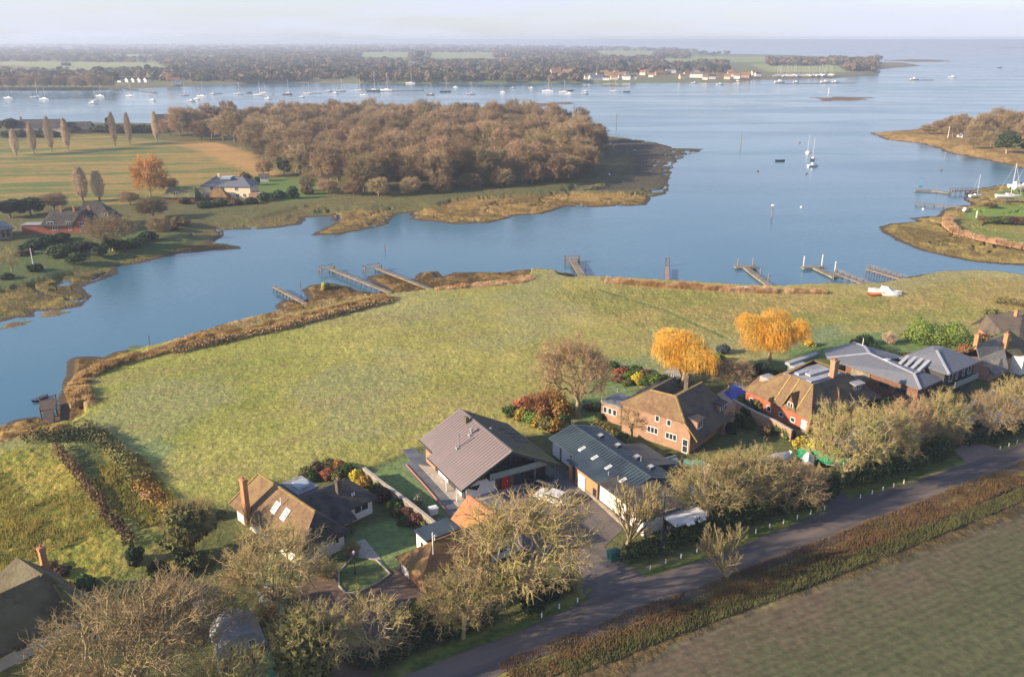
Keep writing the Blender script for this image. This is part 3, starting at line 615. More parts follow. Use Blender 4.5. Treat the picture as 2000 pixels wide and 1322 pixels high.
# prototypes are kept out of the scene collection until first placed, then copied
class Proto:
    def __init__(s, name, parts): s.name = name; s.parts = parts; s.used = None
    def put(s, loc, rz, scale, label, cat, group=None, mats=None, name=None):
        mats = mats or {}
        if s.used is None:
            s.used = [(pn, VF, mt, None) for pn, VF, mt in s.parts]; s.me = {}
        r = empty(name or s.name, loc, rz, label, cat, group); r.scale = scale if hasattr(scale, '__len__') else (scale,) * 3
        for pn, VF, mt in s.parts:
            if pn not in s.me:
                o = mesh_obj(pn, VF[0], VF[1], mt); s.me[pn] = o.data
            else:
                o = bpy.data.objects.new(pn, s.me[pn]); COL.objects.link(o)
            o.parent = r
            if pn in mats:
                o.material_slots[0].link = 'OBJECT'; o.material_slots[0].material = mats[pn]
        return r
rnd = random.Random(7)
def bt(name, seed, h, w, bark=M_BARK, twig=M_TWIG, **k):
    a, b_ = shape_to(bare_tree(seed, h, **k), h, w)
    return Proto(name, [('trunk', a, bark), ('crown', b_, twig)])
def et(name, seed, h, w, bark=M_BARK, twig=M_TWIG, **k):
    a, b_ = env_tree(seed, h, w, **k); return Proto(name, [('trunk', a, bark), ('crown', b_, twig)])
OAK = [et('bare_oak', s, 12, 15, trunk=tk, low=lw) for s, tk, lw in ((11, .2, -.5), (12, .3, -.35), (13, .24, -.6), (14, .22, -.5))]
FAN = bt('bare_fan_tree', 21, 8, 7, counts=(6, 6, 6), trunk=.12, nl=11, spread=(38, 22, 26, 30), wander=.12, lift=.10, rad=.02, limb0=.2, limb_lift=.15)
SMALL = et('bare_small_tree', 31, 8, 6, trunk=.35, nl=6, nb=26, nc=90, nd=520, ne=700, rt=.16, rr=(.035, .022, .016), twigl=.8)
COPPER = et('bare_copper_tree', 41, 11, 13, twig=M_TWIGP, trunk=.25, nl=9, nc=420, nd=3600, ne=6000, low=-.3, rr=(.04, .022, .016))
# woodland crowns: a limbed trunk and a dome of fine outer twigs
def wood_tree(seed, h, w, n, base=.28, trad=.055, tl=1.3):
    (a, _), = [bare_tree(seed, h, trunk=.3, nl=5, counts=(4,), rad=.06, wander=.15)]
    V1, F1 = a; z = V1[:, 2].max(); V1 = V1 * np.array([w / 2.4 / np.hypot(V1[:, 0], V1[:, 1]).max()] * 2 + [h * .86 / z])
    rng = np.random.default_rng(seed)
    lobes = [(0, 0, h * .60, w * .44, w * .44, h * .35)]
    for q in range(7):
        az = q * 2 * math.pi / 7 + rng.uniform(-.3, .3); rr = w * rng.uniform(.2, .3)
        lobes.append((math.cos(az) * rr, math.sin(az) * rr, h * rng.uniform(.45, .62), w * rng.uniform(.18, .27), w * rng.uniform(.18, .27), h * rng.uniform(.16, .26)))
    B = np.array(lobes); wgt = (B[:, 3] * B[:, 4]) ** 1; k = rng.choice(len(B), n, p=wgt / wgt.sum())
    d = _norm(rng.normal(0, 1, (n, 3)) + np.array([0, 0, .35])); r = rng.uniform(.62, 1.0, n)
    P0 = B[k, :3] + d * r[:, None] * B[k, 3:6]; P0[:, 2] = np.maximum(P0[:, 2], h * .12)
    d2 = _norm(d + rng.normal(0, .45, (n, 3)) + np.array([0, 0, .3])); Ln = tl * rng.uniform(.5, 1.2, n)
    P1 = P0 + d2 * Ln[:, None]
    return (V1, F1), tubes(P0 - d2 * .3, P1, np.full(n, trad), np.full(n, trad * .3), 3)
WOOD = []
for s, h, w in ((1, 14, 12), (2, 13, 14), (3, 15, 11), (4, 12, 11), (5, 14, 13)):
    a, b_ = env_tree(s + 50, h, w, trunk=.22, nl=7, nb=34, nc=230, nd=2600, ne=2600, low=-.75, rt=.25, rr=(.09, .055, .05), twigl=1.45); WOOD.append(Proto('bare_woodland_tree', [('trunk', a, M_BARKW), ('crown', b_, M_TWIGW)]))
# poplar columns
def column_tree(seed, h, w, n, low=.12):
    rng = np.random.default_rng(seed); z = h * (low + (1 - low) * rng.random(n) ** .9); fr = (z / h - low) / (1 - low)
    rad = w / 2 * np.sin(np.pi * np.clip(fr * .86 + .12, 0, 1)) ** .7 * np.sqrt(rng.random(n)); az = rng.random(n) * 2 * np.pi
    P0 = np.stack([np.cos(az) * rad, np.sin(az) * rad, z], 1); d = _norm(np.stack([np.cos(az) * .25, np.sin(az) * .25, np.ones(n)], 1) + rng.normal(0, .15, (n, 3)))
    cr_ = tubes(P0, P0 + d * (h * .1 * rng.uniform(.5, 1.2, n))[:, None], np.full(n, .06), np.full(n, .02), 3)
    tr_ = tubes(np.array([[0, 0, 0.]]), np.array([[0, 0, h * .95]]), np.array([.28]), np.array([.04]), 6)
    return tr_, cr_
a, b_ = column_tree(3, 12, 3.0, 1100); POPLAR = Proto('poplar_tree', [('trunk', a, M_BARKW), ('crown', b_, M_POPLAR)])
# weeping willow: arching limbs with hanging strands
def willow(seed, h, w):
    rng = np.random.default_rng(seed)
    (T, C_) = bare_tree(seed, h, trunk=.32, nl=8, counts=(5, 4), spread=(58, 45, 45), wander=.2, lift=.05, rad=.05, limb0=.6)
    (T, C_) = shape_to((T, C_), h * .93, w * .82)
    n = 9000; lumps = [(rng.uniform(-.5, .5) * w * .68, rng.uniform(-.5, .5) * w * .68, h * rng.uniform(.55, .82), w * rng.uniform(.16, .27), h * rng.uniform(.14, .24)) for _ in range(11)] + [(0, 0, h * .62, w * .36, h * .34)] * 2
    B = np.array(lumps); k = rng.choice(len(B), n, p=B[:, 3] ** 2 / (B[:, 3] ** 2).sum()); d = _norm(rng.normal(0, 1, (n, 3)) + np.array([0, 0, .25])); r_ = rng.uniform(.45, 1, n)[:, None]
    P0 = B[k, :3] + d * r_ * np.stack([B[k, 3], B[k, 3], B[k, 4]], 1)
    r = np.hypot(P0[:, 0], P0[:, 1]); out = P0 * np.array([1, 1, 0]) / (r[:, None] + .1)
    L = rng.uniform(.5, 1.5, n) * (.5 + .8 * r / (w / 2)); L = np.minimum(L, np.maximum(P0[:, 2] - h * .16 * rng.uniform(.4, 2.0, n), .3))
    P1 = P0 + out * (L * .32)[:, None] + np.array([0, 0, 1]) * (L * .02)[:, None] + rng.normal(0, .15, (n, 3)); P2 = P1 + out * (L * .15)[:, None] - np.array([0, 0, 1]) * (L * .7)[:, None] + rng.normal(0, .12, (n, 3))
    o = np.full(n, .022)
    return T, join([C_, tubes(P0, P1, o, o * .9, 3), tubes(P1, P2, o * .9, o * .5, 3)])
a, b_ = willow(5, 9, 10.5); WIL = [Proto('weeping_willow', [('trunk', a, M_BARK), ('crown', b_, M_WILLOW)])]
a, b_ = willow(9, 9, 10.5); WIL.append(Proto('weeping_willow', [('trunk', a, M_BARK), ('crown', b_, M_WILLOW)]))
# bushes
def bush_blobs(seed, k=6, flat=.8):
    r = random.Random(seed); bl = [(0, 0, .45 * flat, .42, .42, .45 * flat)]
    for q in range(k):
        a = q * 2 * math.pi / k + r.uniform(-.4, .4); d = r.uniform(.22, .38)
        bl.append((math.cos(a) * d, math.sin(a) * d, r.uniform(.2, .6) * flat, r.uniform(.17, .28), r.uniform(.17, .28), r.uniform(.2, .33) * flat))
    return bl
BUSH = []
for s in range(4):
    bl = bush_blobs(s); BUSH.append(Proto('bush', [('stems', stems(s, 30, bl, .018), M_BARK), ('foliage', leaf_cloud(s, 1500, .055, bl), L_GREEN)]))
TWIGBUSH = []
for s in range(2):
    a, b_ = shape_to(bare_tree(70 + s, 1, trunk=.08, nl=12, counts=(6, 6, 5), spread=(55, 35, 40, 45), wander=.2, lift=.05, rad=.006, limb0=.1, forks=3, trunk_r=.02), 1, 1.1)
    TWIGBUSH.append(Proto('twiggy_shrub', [('stems', a, M_BARK), ('twigs', b_, M_TWIGB)]))
BALL = Proto('topiary_ball', [('foliage', leaf_cloud(9, 1600, .05, [(0, 0, .5, .46, .46, .48)], .8), L_GREY)])
EV = []
for s in range(2):
    r_ = random.Random(40 + s); bl = [(0, 0, .62, .32, .32, .34)]
    for q in range(9):
        a = r_.uniform(0, 6.28); d = r_.uniform(.12, .32); bl.append((math.cos(a) * d, math.sin(a) * d, r_.uniform(.35, .85), r_.uniform(.13, .2), r_.uniform(.13, .2), r_.uniform(.1, .16)))
    EV.append(Proto('evergreen_tree', [('trunk', tubes(np.array([[0, 0, 0.]]), np.array([[0, 0, .7]]), np.array([.035]), np.array([.015]), 6), M_BARK), ('crown', leaf_cloud(60 + s, 2600, .04, bl, .45), L_DARK)]))

def put(proto, px, py, h, w, label, cat='tree', group=None, base=None, mats=None, z=2.0, name=None, rz=None):
    """stand a thing on the ground at a photo pixel; h, w in metres; base = (h, w) of the prototype"""
    bh_, bw_ = base or (1, 1)
    if isinstance(proto, list): proto = rnd.choice(proto)
    return proto.put(G(px, py, z), rnd.uniform(0, 6.28) if rz is None else rz, (w / bw_, w / bw_, h / bh_), label, cat, group, mats, name)
def bush(px, py, w, h, m, label, group=None, z=2.0, twig=False, cat='bush', name=None):
    P = TWIGBUSH if twig else BUSH
    nm = name or ('bush' if not twig else 'twiggy_shrub')
    return put(P, px, py, h, w, label, cat, group, (1, 1.1) if twig else (.85, 1.1), None if m is None else {('twigs' if twig else 'foliage'): m}, z, nm)

OB, FB, SB_, CB = (12, 15), (8, 7), (8, 6), (11, 13)
# the big roadside and garden trees, one by one
put(OAK[0], 1025, 1178, 13.4, 17.5, 'large spreading bare oak on the road verge before the wooden gabled house', base=OB)
put(OAK[1], 905, 1245, 8.0, 9.5, 'bare drooping oak beside the verge below the brown tiled garage', base=OB)
put(OAK[2], 535, 1205, 10.4, 14.5, 'lichen covered bare oak in front of the white walled bungalow', base=OB)
put(OAK[0], 455, 1420, 8.5, 9, 'bare oak over the grey roofed shed at the bottom left', base=OB, rz=2)
put(OAK[1], 255, 1400, 12.4, 16, 'broad bare oak in the bottom left corner with a dense tan crown', base=OB, mats={'crown': M_TWIGB})
put(OAK[2], 175, 1490, 9.5, 9, 'bare oak cut by the bottom left edge of the photo', base=OB, mats={'crown': M_TWIGB})
put(OAK[3], 330, 1330, 10.5, 12, 'bare oak standing between the thatched cottage and the grey shed', base=OB, mats={'crown': M_TWIGB})
put(SMALL, 738, 1302, 8.5, 7.5, 'small bare tree beside the brown gravel drive', base=SB_)
put(FAN, 1227, 1062, 8.5, 8, 'bare fan shaped tree with ivy at its foot beside the grey drive', base=FB, name='bare_fan_tree')
put(OAK[1], 1374, 1032, 9.6, 10.5, 'bare oak with an ivy clad trunk before the low dark roofed house', base=OB)
put(OAK[3], 1440, 1003, 9.6, 11, 'bare tree with a sunlit trunk in front of the white gable', base=OB, rz=1)
put(OAK[2], 1540, 1000, 7.0, 9.5, 'grey bare tree beside the side turning off the road', base=OB, mats={'crown': M_TWIGB})
put(OAK[0], 1643, 950, 12.6, 12, 'tall bare oak with a pale double trunk before the red brick house', base=OB, rz=4)
put(OAK[1], 1731, 915, 9.0, 10, 'bare tree on the verge below the parked cars', base=OB, rz=2)
put(OAK[2], 1822, 870, 9.0, 10, 'bare tree with pollarded limbs before the modern slate roofed house', base=OB, rz=3)
put(OAK[0], 1770, 880, 8.5, 9, 'bare rusty twigged tree left of the pollarded one', base=OB, rz=5, mats={'crown': M_TWIGP})
put(OAK[1], 1927, 863, 8.5, 9, 'bare tree with an orange lit trunk near the right edge', base=OB, rz=5, mats={'crown': M_TWIGB})
put(OAK[2], 1982, 840, 9.0, 10, 'bare tree at the right edge of the photo above the road', base=OB, rz=1)
put(FAN, 1420, 1132, 7.0, 7, 'bare many stemmed tree growing on the far side of the road', base=FB)
put(COPPER, 1125, 812, 13.6, 14.0, 'pinkish bare tree standing at the edge of the big field', base=CB)
put(COPPER, 1422, 765, 6.0, 8, 'small pinkish bare tree beside the swimming pool', base=CB, rz=2)
put(WIL[0], 1333, 752, 10.0, 12.0, 'golden weeping willow nearest the brick house', base=(9, 10.5))
put(WIL[1], 1503, 712, 10.0, 11.6, 'golden weeping willow with a visible trunk nearest the flat green roof', base=(9, 10.5))
ivy = {'trunk': M_BARK, 'crown': L_OLIVE}
put(EV[0], 375, 1085, 6.5, 7.5, 'ivy covered tree at the edge of the rough pasture', base=(.95, .95), mats={'crown': L_OLIVE}, name='ivy_covered_tree')
put(OAK[0], 380, 1078, 7.5, 7.5, 'bare branched tree growing out of the ivy by the pasture', base=OB, rz=2.2, mats={'crown': M_TWIG})
put(EV[1], 600, 1345, 8.0, 8.5, 'ivy covered tree right of the green boat cover', base=(.95, .95), mats={'crown': L_OLIVE}, name='ivy_covered_tree')
put(OAK[1], 610, 1340, 8.6, 8.5, 'bare branches rising from the ivy beside the gravel drive', base=OB, rz=.5)
put(EV[0], 985, 1180, 4.5, 5, 'ivy mound at the foot of the large spreading oak', cat='bush', base=(.95, .95), mats={'crown': L_BRIGHT}, name='ivy_mound')
# left bank
ZL = 1.6
put(WOOD[1], 295, 390, 16.5, 14.5, 'orange crowned bare tree standing alone at the edge of the striped field', base=(13, 14), z=ZL, mats={'crown': M_TWIGO}, name='bare_orange_tree')
put(POPLAR, 162, 394, 12.5, 5, 'left of the two poplars behind the red roofed house', base=(12, 3), z=ZL)
put(POPLAR, 195, 392, 11.0, 4.4, 'right of the two poplars behind the red roofed house', base=(12, 3), z=ZL)
for i, (bx, by, ty) in enumerate([(32, 304, 256), (67, 301, 243), (101, 297, 233), (133, 294, 235), (225, 285, 225), (254, 282, 225), (307, 277, 222)]):
    h = (by - ty) / (ppm(bx, by, ZL) * .98) * .97
    put(POPLAR, bx, by, h, 4.0, 'slender bare poplar in the row along the far edge of the striped field', group='row of poplars', base=(12, 3), z=ZL)
put(OAK[0], 222, 490, 11.0, 17, 'broad bare tree in front of the red roofed house across the creek', base=OB, z=ZL, mats={'crown': M_TWIGB})
put(EV[0], 215, 492, 5.0, 6, 'ivy clump under the broad bare tree across the creek', 'bush', None, (.95, .95), z=ZL, mats={'crown': L_GREEN}, name='ivy_clump')
put(WOOD[3], 298, 428, 7.5, 11, 'rounded bare tree right of the red roofed house', base=(12, 11), z=ZL)
put(WOOD[4], 312, 462, 6.5, 8, 'small rounded golden brown tree on the far bank lawn', base=(14, 13), z=ZL, mats={'crown': M_TWIGB})
put(SMALL, 24, 540, 8.0, 6, 'thin bare tree on the lawn at the left edge', base=SB_, z=ZL)
for (x, y, h, w, t) in [(20, 425, 6, 13, 0), (60, 420, 6, 12, 0), (105, 412, 6.5, 11, 1), (255, 400, 5, 8, 1), (330, 372, 5, 8, 1), (25, 262, 10, 14, 0), (-10, 262, 11, 14, 0)]:
    if t: put(WOOD[3], x, y, h, w, 'low bare thicket tree beside the far bank houses', 'tree', 'thicket by the far bank houses', (12, 11), z=ZL)
    else: put(EV, x, y, h, w, 'dark bushy evergreen by the left edge of the photo', 'tree', 'dark evergreens at the left edge', (.95, .95), z=ZL, mats={'crown': L_HAZY})
for (x, y, h, w, m) in [(90, 478, 3.5, 11, L_DARK), (65, 486, 3, 8, L_DARK), (115, 500, 4, 9, L_GREEN), (140, 495, 3.5, 8, L_DARK), (150, 512, 3.5, 6, L_GREEN), (165, 487, 3, 8, L_DARK), (70, 530, 2.5, 5, L_DARK), (235, 488, 3.5, 7, L_DARK), (265, 480, 3, 8, L_GREEN), (290, 470, 3.5, 7, L_DARK),
                        (330, 450, 3, 8, L_BROWN), (350, 440, 3.5, 8, L_BROWN), (195, 500, 3.5, 5, L_DARK), (40, 500, 2, 3.5, L_OLIVE), (15, 545, 2, 4, L_DARK), (400, 405, 3, 7, L_DARK), (430, 402, 3, 7, L_GREEN), (460, 400, 3, 6, L_BROWN), (490, 398, 3, 6, L_DARK), (515, 393, 4, 6, L_GREEN), (545, 388, 4, 6, L_DARK), (360, 398, 3, 6, L_BROWN),
                        (572, 388, 6, 6, L_GREEN), (502, 362, 4.5, 4, L_GREEN), (600, 380, 4, 6, L_BROWN), (120, 470, 3, 7, L_DARK), (55, 497, 2, 4, L_BROWN), (480, 352, 4, 6, L_BROWN)]:
    bush(x, y, w, h, m, 'dark garden shrub on the far bank of the creek', 'shrubs of the far bank gardens', ZL)
put(WOOD[0], 515, 345, 8, 9, 'pale pinkish bare tree above the white garden hut', base=(14, 12), z=ZL, mats={'crown': M_TWIGP})
put(EV[0], 556, 345, 9, 8, 'dark evergreen at the left corner of the wood', base=(.95, .95), z=ZL, mats={'crown': L_HAZY})
# the wood on the point: crowns one can count
wood_poly = pix([(545, 345), (600, 375), (650, 382), (760, 384), (900, 372), (1020, 362), (1120, 352), (1165, 320), (1170, 268), (1120, 256), (1040, 246), (930, 240), (840, 236), (740, 237), (600, 238), (480, 244), (330, 255), (330, 270), (400, 276), (480, 296), (545, 330)], ZL)
pts = []; tries = 0
rw = random.Random(3)
xs = [p.x for p in wood_poly]; ysw = [p.y for p in wood_poly]
while len(pts) < 262 and tries < 60000:
    tries += 1; x = rw.uniform(min(xs), max(xs)); y = rw.uniform(min(ysw), max(ysw))
    # nearer rows stand closer
    if not inpoly(np.array([x]), np.array([y]), wood_poly)[0]: continue
    if any((x - a) ** 2 + (y - b) ** 2 < 8.4 ** 2 for a, b in pts): continue
    pts.append((x, y))
for x, y in pts:
    pr = rw.choice(WOOD); h = rw.uniform(.82, 1.08) * 1.17; w = rw.uniform(1.1, 1.42)
    edge_ = segdist(np.array([x]), np.array([y]), wood_poly)[0]
    if edge_ < 6: h *= .75
    mt = {'crown': rw.choice([M_TWIGW, M_TWIGW, M_TWIGW, M_TWIGB])} if rw.random() < .25 else None
    pr.put((x, y, ZL), rw.uniform(0, 6.28), (w, w, h), 'bare rounded oak packed in the wood on the point', 'tree', 'oaks of the wood on the point', mt)
for (x, y, h, w) in [(600, 375, 7, 8), (640, 380, 6, 9), (690, 383, 6, 9), (740, 385, 7, 10), (800, 381, 7, 10), (860, 377, 8, 11), (920, 370, 8, 11), (980, 366, 8, 11), (1040, 360, 9, 11), (1090, 354, 9, 11), (1130, 342, 9, 11), (1150, 325, 9, 10), (1162, 305, 9, 10), (1166, 285, 9, 10)]:
    put(WOOD[rw.randrange(5)], x, y, h, w, 'low dark scrubby tree along the shore side of the wood', 'tree', 'scrub edging the wood', (14, 12.5), z=1.2, mats={'crown': M_BARKW if 0 else M_TWIGW})
put(EV[1], 683, 246, 16, 13, 'dark pine rising at the far side of the wood', base=(.95, .95), z=ZL, mats={'crown': L_HAZY}, name='dark_pine')
put(EV[0], 218, 262, 11, 9, 'dark pine behind the row of poplars', base=(.95, .95), z=ZL, mats={'crown': L_HAZY}, name='dark_pine')
for i, x in enumerate(range(150, 300, 16)):
    bush(x, 259 - (i % 3), 16, 5.5, L_HAZY, 'dark shoreline shrub beyond the far field', 'shoreline shrubs beyond the field', ZL)
for x in (20, 45, 75, 100): bush(x, 268, 14, 5, L_HAZY, 'dark shrub below the long roofed waterside house', 'shrubs below the waterside house', ZL)
# right point trees
for (x, y, h, w, p) in [(1812, 262, 6, 12, 0), (1835, 258, 9, 14, 0), (1860, 268, 8, 12, 0), (1880, 256, 11, 15, 0), (1900, 276, 10, 13, 0), (1925, 258, 13, 16, 0), (1935, 285, 9, 12, 0), (1970, 262, 15, 18, 0), (2010, 270, 13, 16, 0), (1915, 262, 12, 14, 0), (1900, 290, 6, 9, 0), (1995, 262, 12, 14, 0), (2045, 268, 14, 16, 0), (1950, 252, 15, 15, 0), (1860, 252, 9, 14, 0), (2090, 272, 14, 16, 0)]:
    put(WOOD, x, y, h, w, 'bare tan tree in the clump on the right hand point', 'tree', 'trees on the right hand point', (14, 12.5), z=1.8, mats={'crown': M_TWIGB})
put(EV[0], 1965, 300, 10.5, 17, 'dark green holm oak on the right hand point', base=(.95, .95), z=1.8, mats={'crown': L_GREEN}, name='holm_oak')
put(EV[1], 2010, 300, 9, 12, 'second green holm oak cut by the right edge', base=(.95, .95), z=1.8, mats={'crown': L_GREEN}, name='holm_oak')
for (x, y, w, h, m) in [(1940, 434, 6, 2.2, L_GREEN), (1958, 434, 6, 2.4, L_OLIVE), (1975, 434, 6, 2.3, L_PURPLE), (1992, 434, 6, 2.2, L_BROWN), (1922, 431, 5, 1.8, L_BROWN), (1935, 403, 6, 1.5, L_BROWN)]:
    bush(x, y, w, h, m, 'low shrub between the two lawns on the right bank', 'low shrubs on the right bank', 1.4)

# hedges: leafy banks along a line
def hedge(pts, w, h, m, label, z=2.0, n=9, size=.16, name='hedge', twigs=0, world=False):
    P = pts if world else pix(pts, z); rng = np.random.default_rng(int(P[0].x * 10) & 0xffff); bl = []
    o = P[0].copy()
    for a, b2 in zip(P[:-1], P[1:]):
        L_ = (b2 - a).length; k = max(1, int(L_ / (w * .45)))
        for q in range(k + 1):
            p = a.lerp(b2, q / k) - o
            hh = h * rng.uniform(.85, 1.12)
            bl.append((p.x + rng.normal(0, w * .06), p.y + rng.normal(0, w * .06), hh * .5, w * .52 * rng.uniform(.85, 1.15), w * .52 * rng.uniform(.85, 1.15), hh * .54))
    tot = sum((b2 - a).length for a, b2 in zip(P[:-1], P[1:]))
    nn = int(min(26000, tot * (w + h * 1.6) * n / (size * size * 12) * 1.1))
    V_, F_ = leaf_cloud(len(bl), nn, size, bl, .6)
    o_ = mesh_obj(name, V_, F_, m); o_.location = o
    tag(o_, label, 'hedge'); return o_
hedge([(112, 880), (150, 925), (185, 968), (208, 1000)], 1.6, 1.4, L_BROWN, 'brown bramble hedge between the two lower left pastures', n=6)
hedge([(207, 1008), (235, 1035), (255, 1062)], 1.7, 1.4, L_PURPLE, 'short reddish brown hedge below the gap in the lower left pasture', n=6)
hedge([(70, 858), (130, 858), (185, 858), (215, 880)], 4.5, 1.6, L_DARK, 'dark green thicket at the head of the left pasture', n=6)
hedge([(165, 838), (205, 868), (245, 905), (272, 940)], 3.4, 1.7, L_OLIVE, 'scrubby olive hedge down the left side of the big field', n=6)
hedge([(272, 940), (300, 975), (345, 1005)], 3.0, 1.1, L_GOLD, 'low golden bramble strip at the lower corner of the big field', n=5)
hedge([(790, 1225), (870, 1195)], 3.0, 2.3, L_DARK, 'dark hedge below the brown tiled garage', n=7)
hedge([(640, 1290), (740, 1300), (860, 1250), (960, 1215)], 2.4, 1.8, L_DARK, 'dark green hedge along the bottom verge', n=7)
hedge([(1225, 1095), (1290, 1072), (1370, 1045), (1450, 1020), (1560, 990), (1610, 975)], 3.2, 2.2, L_DARK, 'dark hedge along the middle stretch of verge', n=7)
hedge([(1650, 950), (1700, 940), (1780, 915), (1850, 890)], 3.2, 2.4, L_DARK, 'dark hedge along the verge below the red brick house', n=7)
hedge([(1880, 870), (1930, 862), (2000, 835)], 2.6, 1.8, L_DARK, 'dark hedge below the orange trunked tree at the right', n=7)
hedge([(1795, 672), (1862, 676)], 6.0, 5.0, L_BRIGHT, 'tall clipped green hedge beyond the modern house', n=16)
hedge([(1895, 692), (1955, 702)], 6.5, 4.6, L_GREEN, 'rounded green hedge right of the rusty shrub beyond the modern house', n=16)
hedge([(1945, 592), (2010, 600)], 2.2, 1.8, L_OLIVE, 'short clipped hedge in the right hand field', n=6)
hedge([(1700, 690), (1750, 712), (1800, 722)], 4.5, 2.2, L_DARK, 'dark shrubbery between the modern house and its lawn', n=6)
hedge([(1655, 790), (1700, 800), (1740, 812)], 4.5, 3.0, L_DARK, 'dark laurel bank between the red brick and modern houses', n=6)
hedge([(1160, 830), (1230, 880), (1300, 905), (1345, 925)], 2.2, 1.2, L_OLIVE, 'low olive planting along the brick house wall', n=5)
hedge([(345, 690), (440, 668), (560, 642), (660, 616), (755, 592)], 2.8, 1.3, L_GOLD if 0 else mat('reed_straw', (.34, .235, .11), .9, .4, .8, c2=(.22, .14, .06)), 'tall reed bed edging the big field along the creek', z=1.8, n=8, size=.2, name='reed_bed')
# garden shrubs: (x, y, w, h, leaf, twiggy)
def bushes(rows, label, group):
    for (x, y, w, h, m, tw) in rows: bush(x, y, w, h, m, label, group, twig=tw)
bushes([(600, 930, 3.2, 1.7, L_OLIVE, 0), (620, 922, 3, 2, L_BROWN, 0), (642, 918, 3.2, 2.1, L_OLIVE, 0), (662, 920, 3, 2, L_RUST, 0), (678, 925, 3, 1.9, L_GREEN, 0), (610, 938, 2.6, 1.3, L_GREEN, 0), (640, 932, 2.8, 1.5, L_RUST, 0), (660, 935, 2.6, 1.5, L_OLIVE, 0)], 'mixed autumn shrub in the round bed behind the bungalow', 'round shrub bed')
bush(695, 940, 2.2, 2.2, L_YELLOW, 'bright yellow shrub beside the bungalow garden wall'); bush(712, 950, 2.2, 2.0, L_GOLD, 'golden shrub right of the bright yellow one')
bushes([(740, 965, 3, 2.2, L_GREEN, 0), (752, 975, 3, 2.2, L_PURPLE, 0), (776, 995, 2.8, 1.8, L_GREEN, 0), (800, 1010, 2.6, 1.8, L_PURPLE, 0), (815, 1025, 2.8, 2.0, L_PURPLE, 0), (832, 1032, 2.6, 1.6, L_OLIVE, 0), (790, 1022, 2.4, 1.2, L_GREEN, 0), (775, 1005, 2, 1.2, L_OLIVE, 0), (850, 1045, 2.6, 1.4, L_OLIVE, 0), (858, 1025, 2.4, 1.0, L_GREY, 0)], 'shrub in the border along the bungalow garden wall', 'border along the garden wall')
bush(766, 992, 1.4, 1.4, L_YELLOW, 'small yellow shrub in the wall border')
BALL.put(G(815, 990), 0, (1.9, 1.9, 2.0), 'pale clipped topiary ball on the lawn left of the gabled house', 'bush')
BALL.put(G(-40, 507, ZL), 0, (2.6, 2.6, 2), 'clipped ball out by the left edge across the creek', 'bush') if 0 else None
bushes([(1000, 812, 3.5, 2.2, L_GREEN, 0), (1018, 818, 3.2, 2.2, L_GOLD, 0), (1035, 825, 3.2, 2.2, L_BRIGHT, 0), (1052, 830, 3.2, 2.2, L_GOLD, 0), (1068, 838, 3.5, 2.4, L_OLIVE, 0), (1085, 842, 3.2, 2.6, L_GOLD, 0), (1100, 835, 3.2, 2.6, L_GREEN, 0), (1045, 805, 4.5, 3.2, L_RUST, 1), (1075, 800, 5, 4.2, L_RUST, 1), (1095, 812, 4.5, 3.6, L_GOLD, 0), (1025, 800, 4, 2.6, L_RUST, 0), (1110, 845, 3, 2, L_DARK, 0), (1060, 815, 3.5, 2.8, L_RUST, 0)], 'autumn coloured shrub in the bank beside the pinkish field tree', 'autumn shrub bank')
bushes([(1195, 722, 4, 2, L_GREEN, 0), (1215, 735, 3.6, 2, L_RUST, 0), (1230, 742, 3.2, 2, L_BRIGHT, 0), (1245, 748, 3.2, 2.2, L_YELLOW, 0), (1262, 752, 3.2, 2, L_GREEN, 0), (1240, 730, 3.6, 2, L_GREEN, 0), (1258, 738, 3.2, 2.0, L_BROWN, 0), (1280, 752, 3.6, 2.6, L_BRIGHT, 0), (1298, 758, 3.6, 2.8, L_GREEN, 0), (1292, 772, 3.4, 2.4, L_GOLD, 0), (1318, 768, 3.4, 2.4, L_OLIVE, 0), (1205, 745, 2.6, 1.4, L_BROWN, 0), (1378, 728, 3.6, 2.6, L_GREEN, 0), (1400, 705, 3, 2, L_BRIGHT, 0), (1270, 768, 2.6, 1.6, L_GREEN, 0), (1225, 752, 2.4, 1.3, L_OLIVE, 0)], 'mixed shrub in the border beyond the brick house', 'shrub border beyond the brick house')
bush(1412, 690, 3.0, 2.2, mat('leaf_blue', (.05, .07, .08), .8, .3, 1.5), 'blue grey shrub between the two golden willows')
bush(1580, 676, 2.6, 1.8, L_YELLOW, 'bright yellow shrub on the lawn right of the willows')
bushes([(1470, 735, 3.5, 2.5, L_DARK, 0), (1500, 742, 3.2, 2.6, L_DARK, 0), (1520, 740, 3.2, 2.2, L_DARK, 0), (1545, 738, 3.2, 2, L_GREEN, 0), (1570, 738, 3.4, 1.8, L_OLIVE, 0), (1455, 728, 3, 2, L_BROWN, 0), (1485, 725, 3, 2, L_GREEN, 0)], 'dark shrub between the pool garden and the flat roof', 'shrubs by the pool garden')
bush(1494, 735, 2.0, 3.2, L_GREY, 'pale grey green shrub under the second willow')
bushes([(1690, 672, 4, 2.4, L_DARK, 0), (1670, 676, 3, 1.8, L_BROWN, 0), (1775, 662, 3.4, 2.4, L_OLIVE, 0), (1835, 700, 3.6, 2, L_OLIVE, 0), (1885, 695, 4, 3.2, L_RUST, 0), (1868, 702, 3.4, 2.2, L_BROWN, 0), (1940, 622, 5, 2.6, L_OLIVE, 0), (1975, 625, 4.5, 2.4, L_OLIVE, 0), (2000, 632, 5, 2.6, L_GREEN, 0), (1945, 665, 1.8, .9, L_YELLOW, 0), (1800, 712, 4, 1.6, L_OLIVE, 0), (1770, 700, 3, 1.5, L_OLIVE, 0)], 'garden shrub beyond the modern slate roofed house', 'shrubs beyond the modern house')
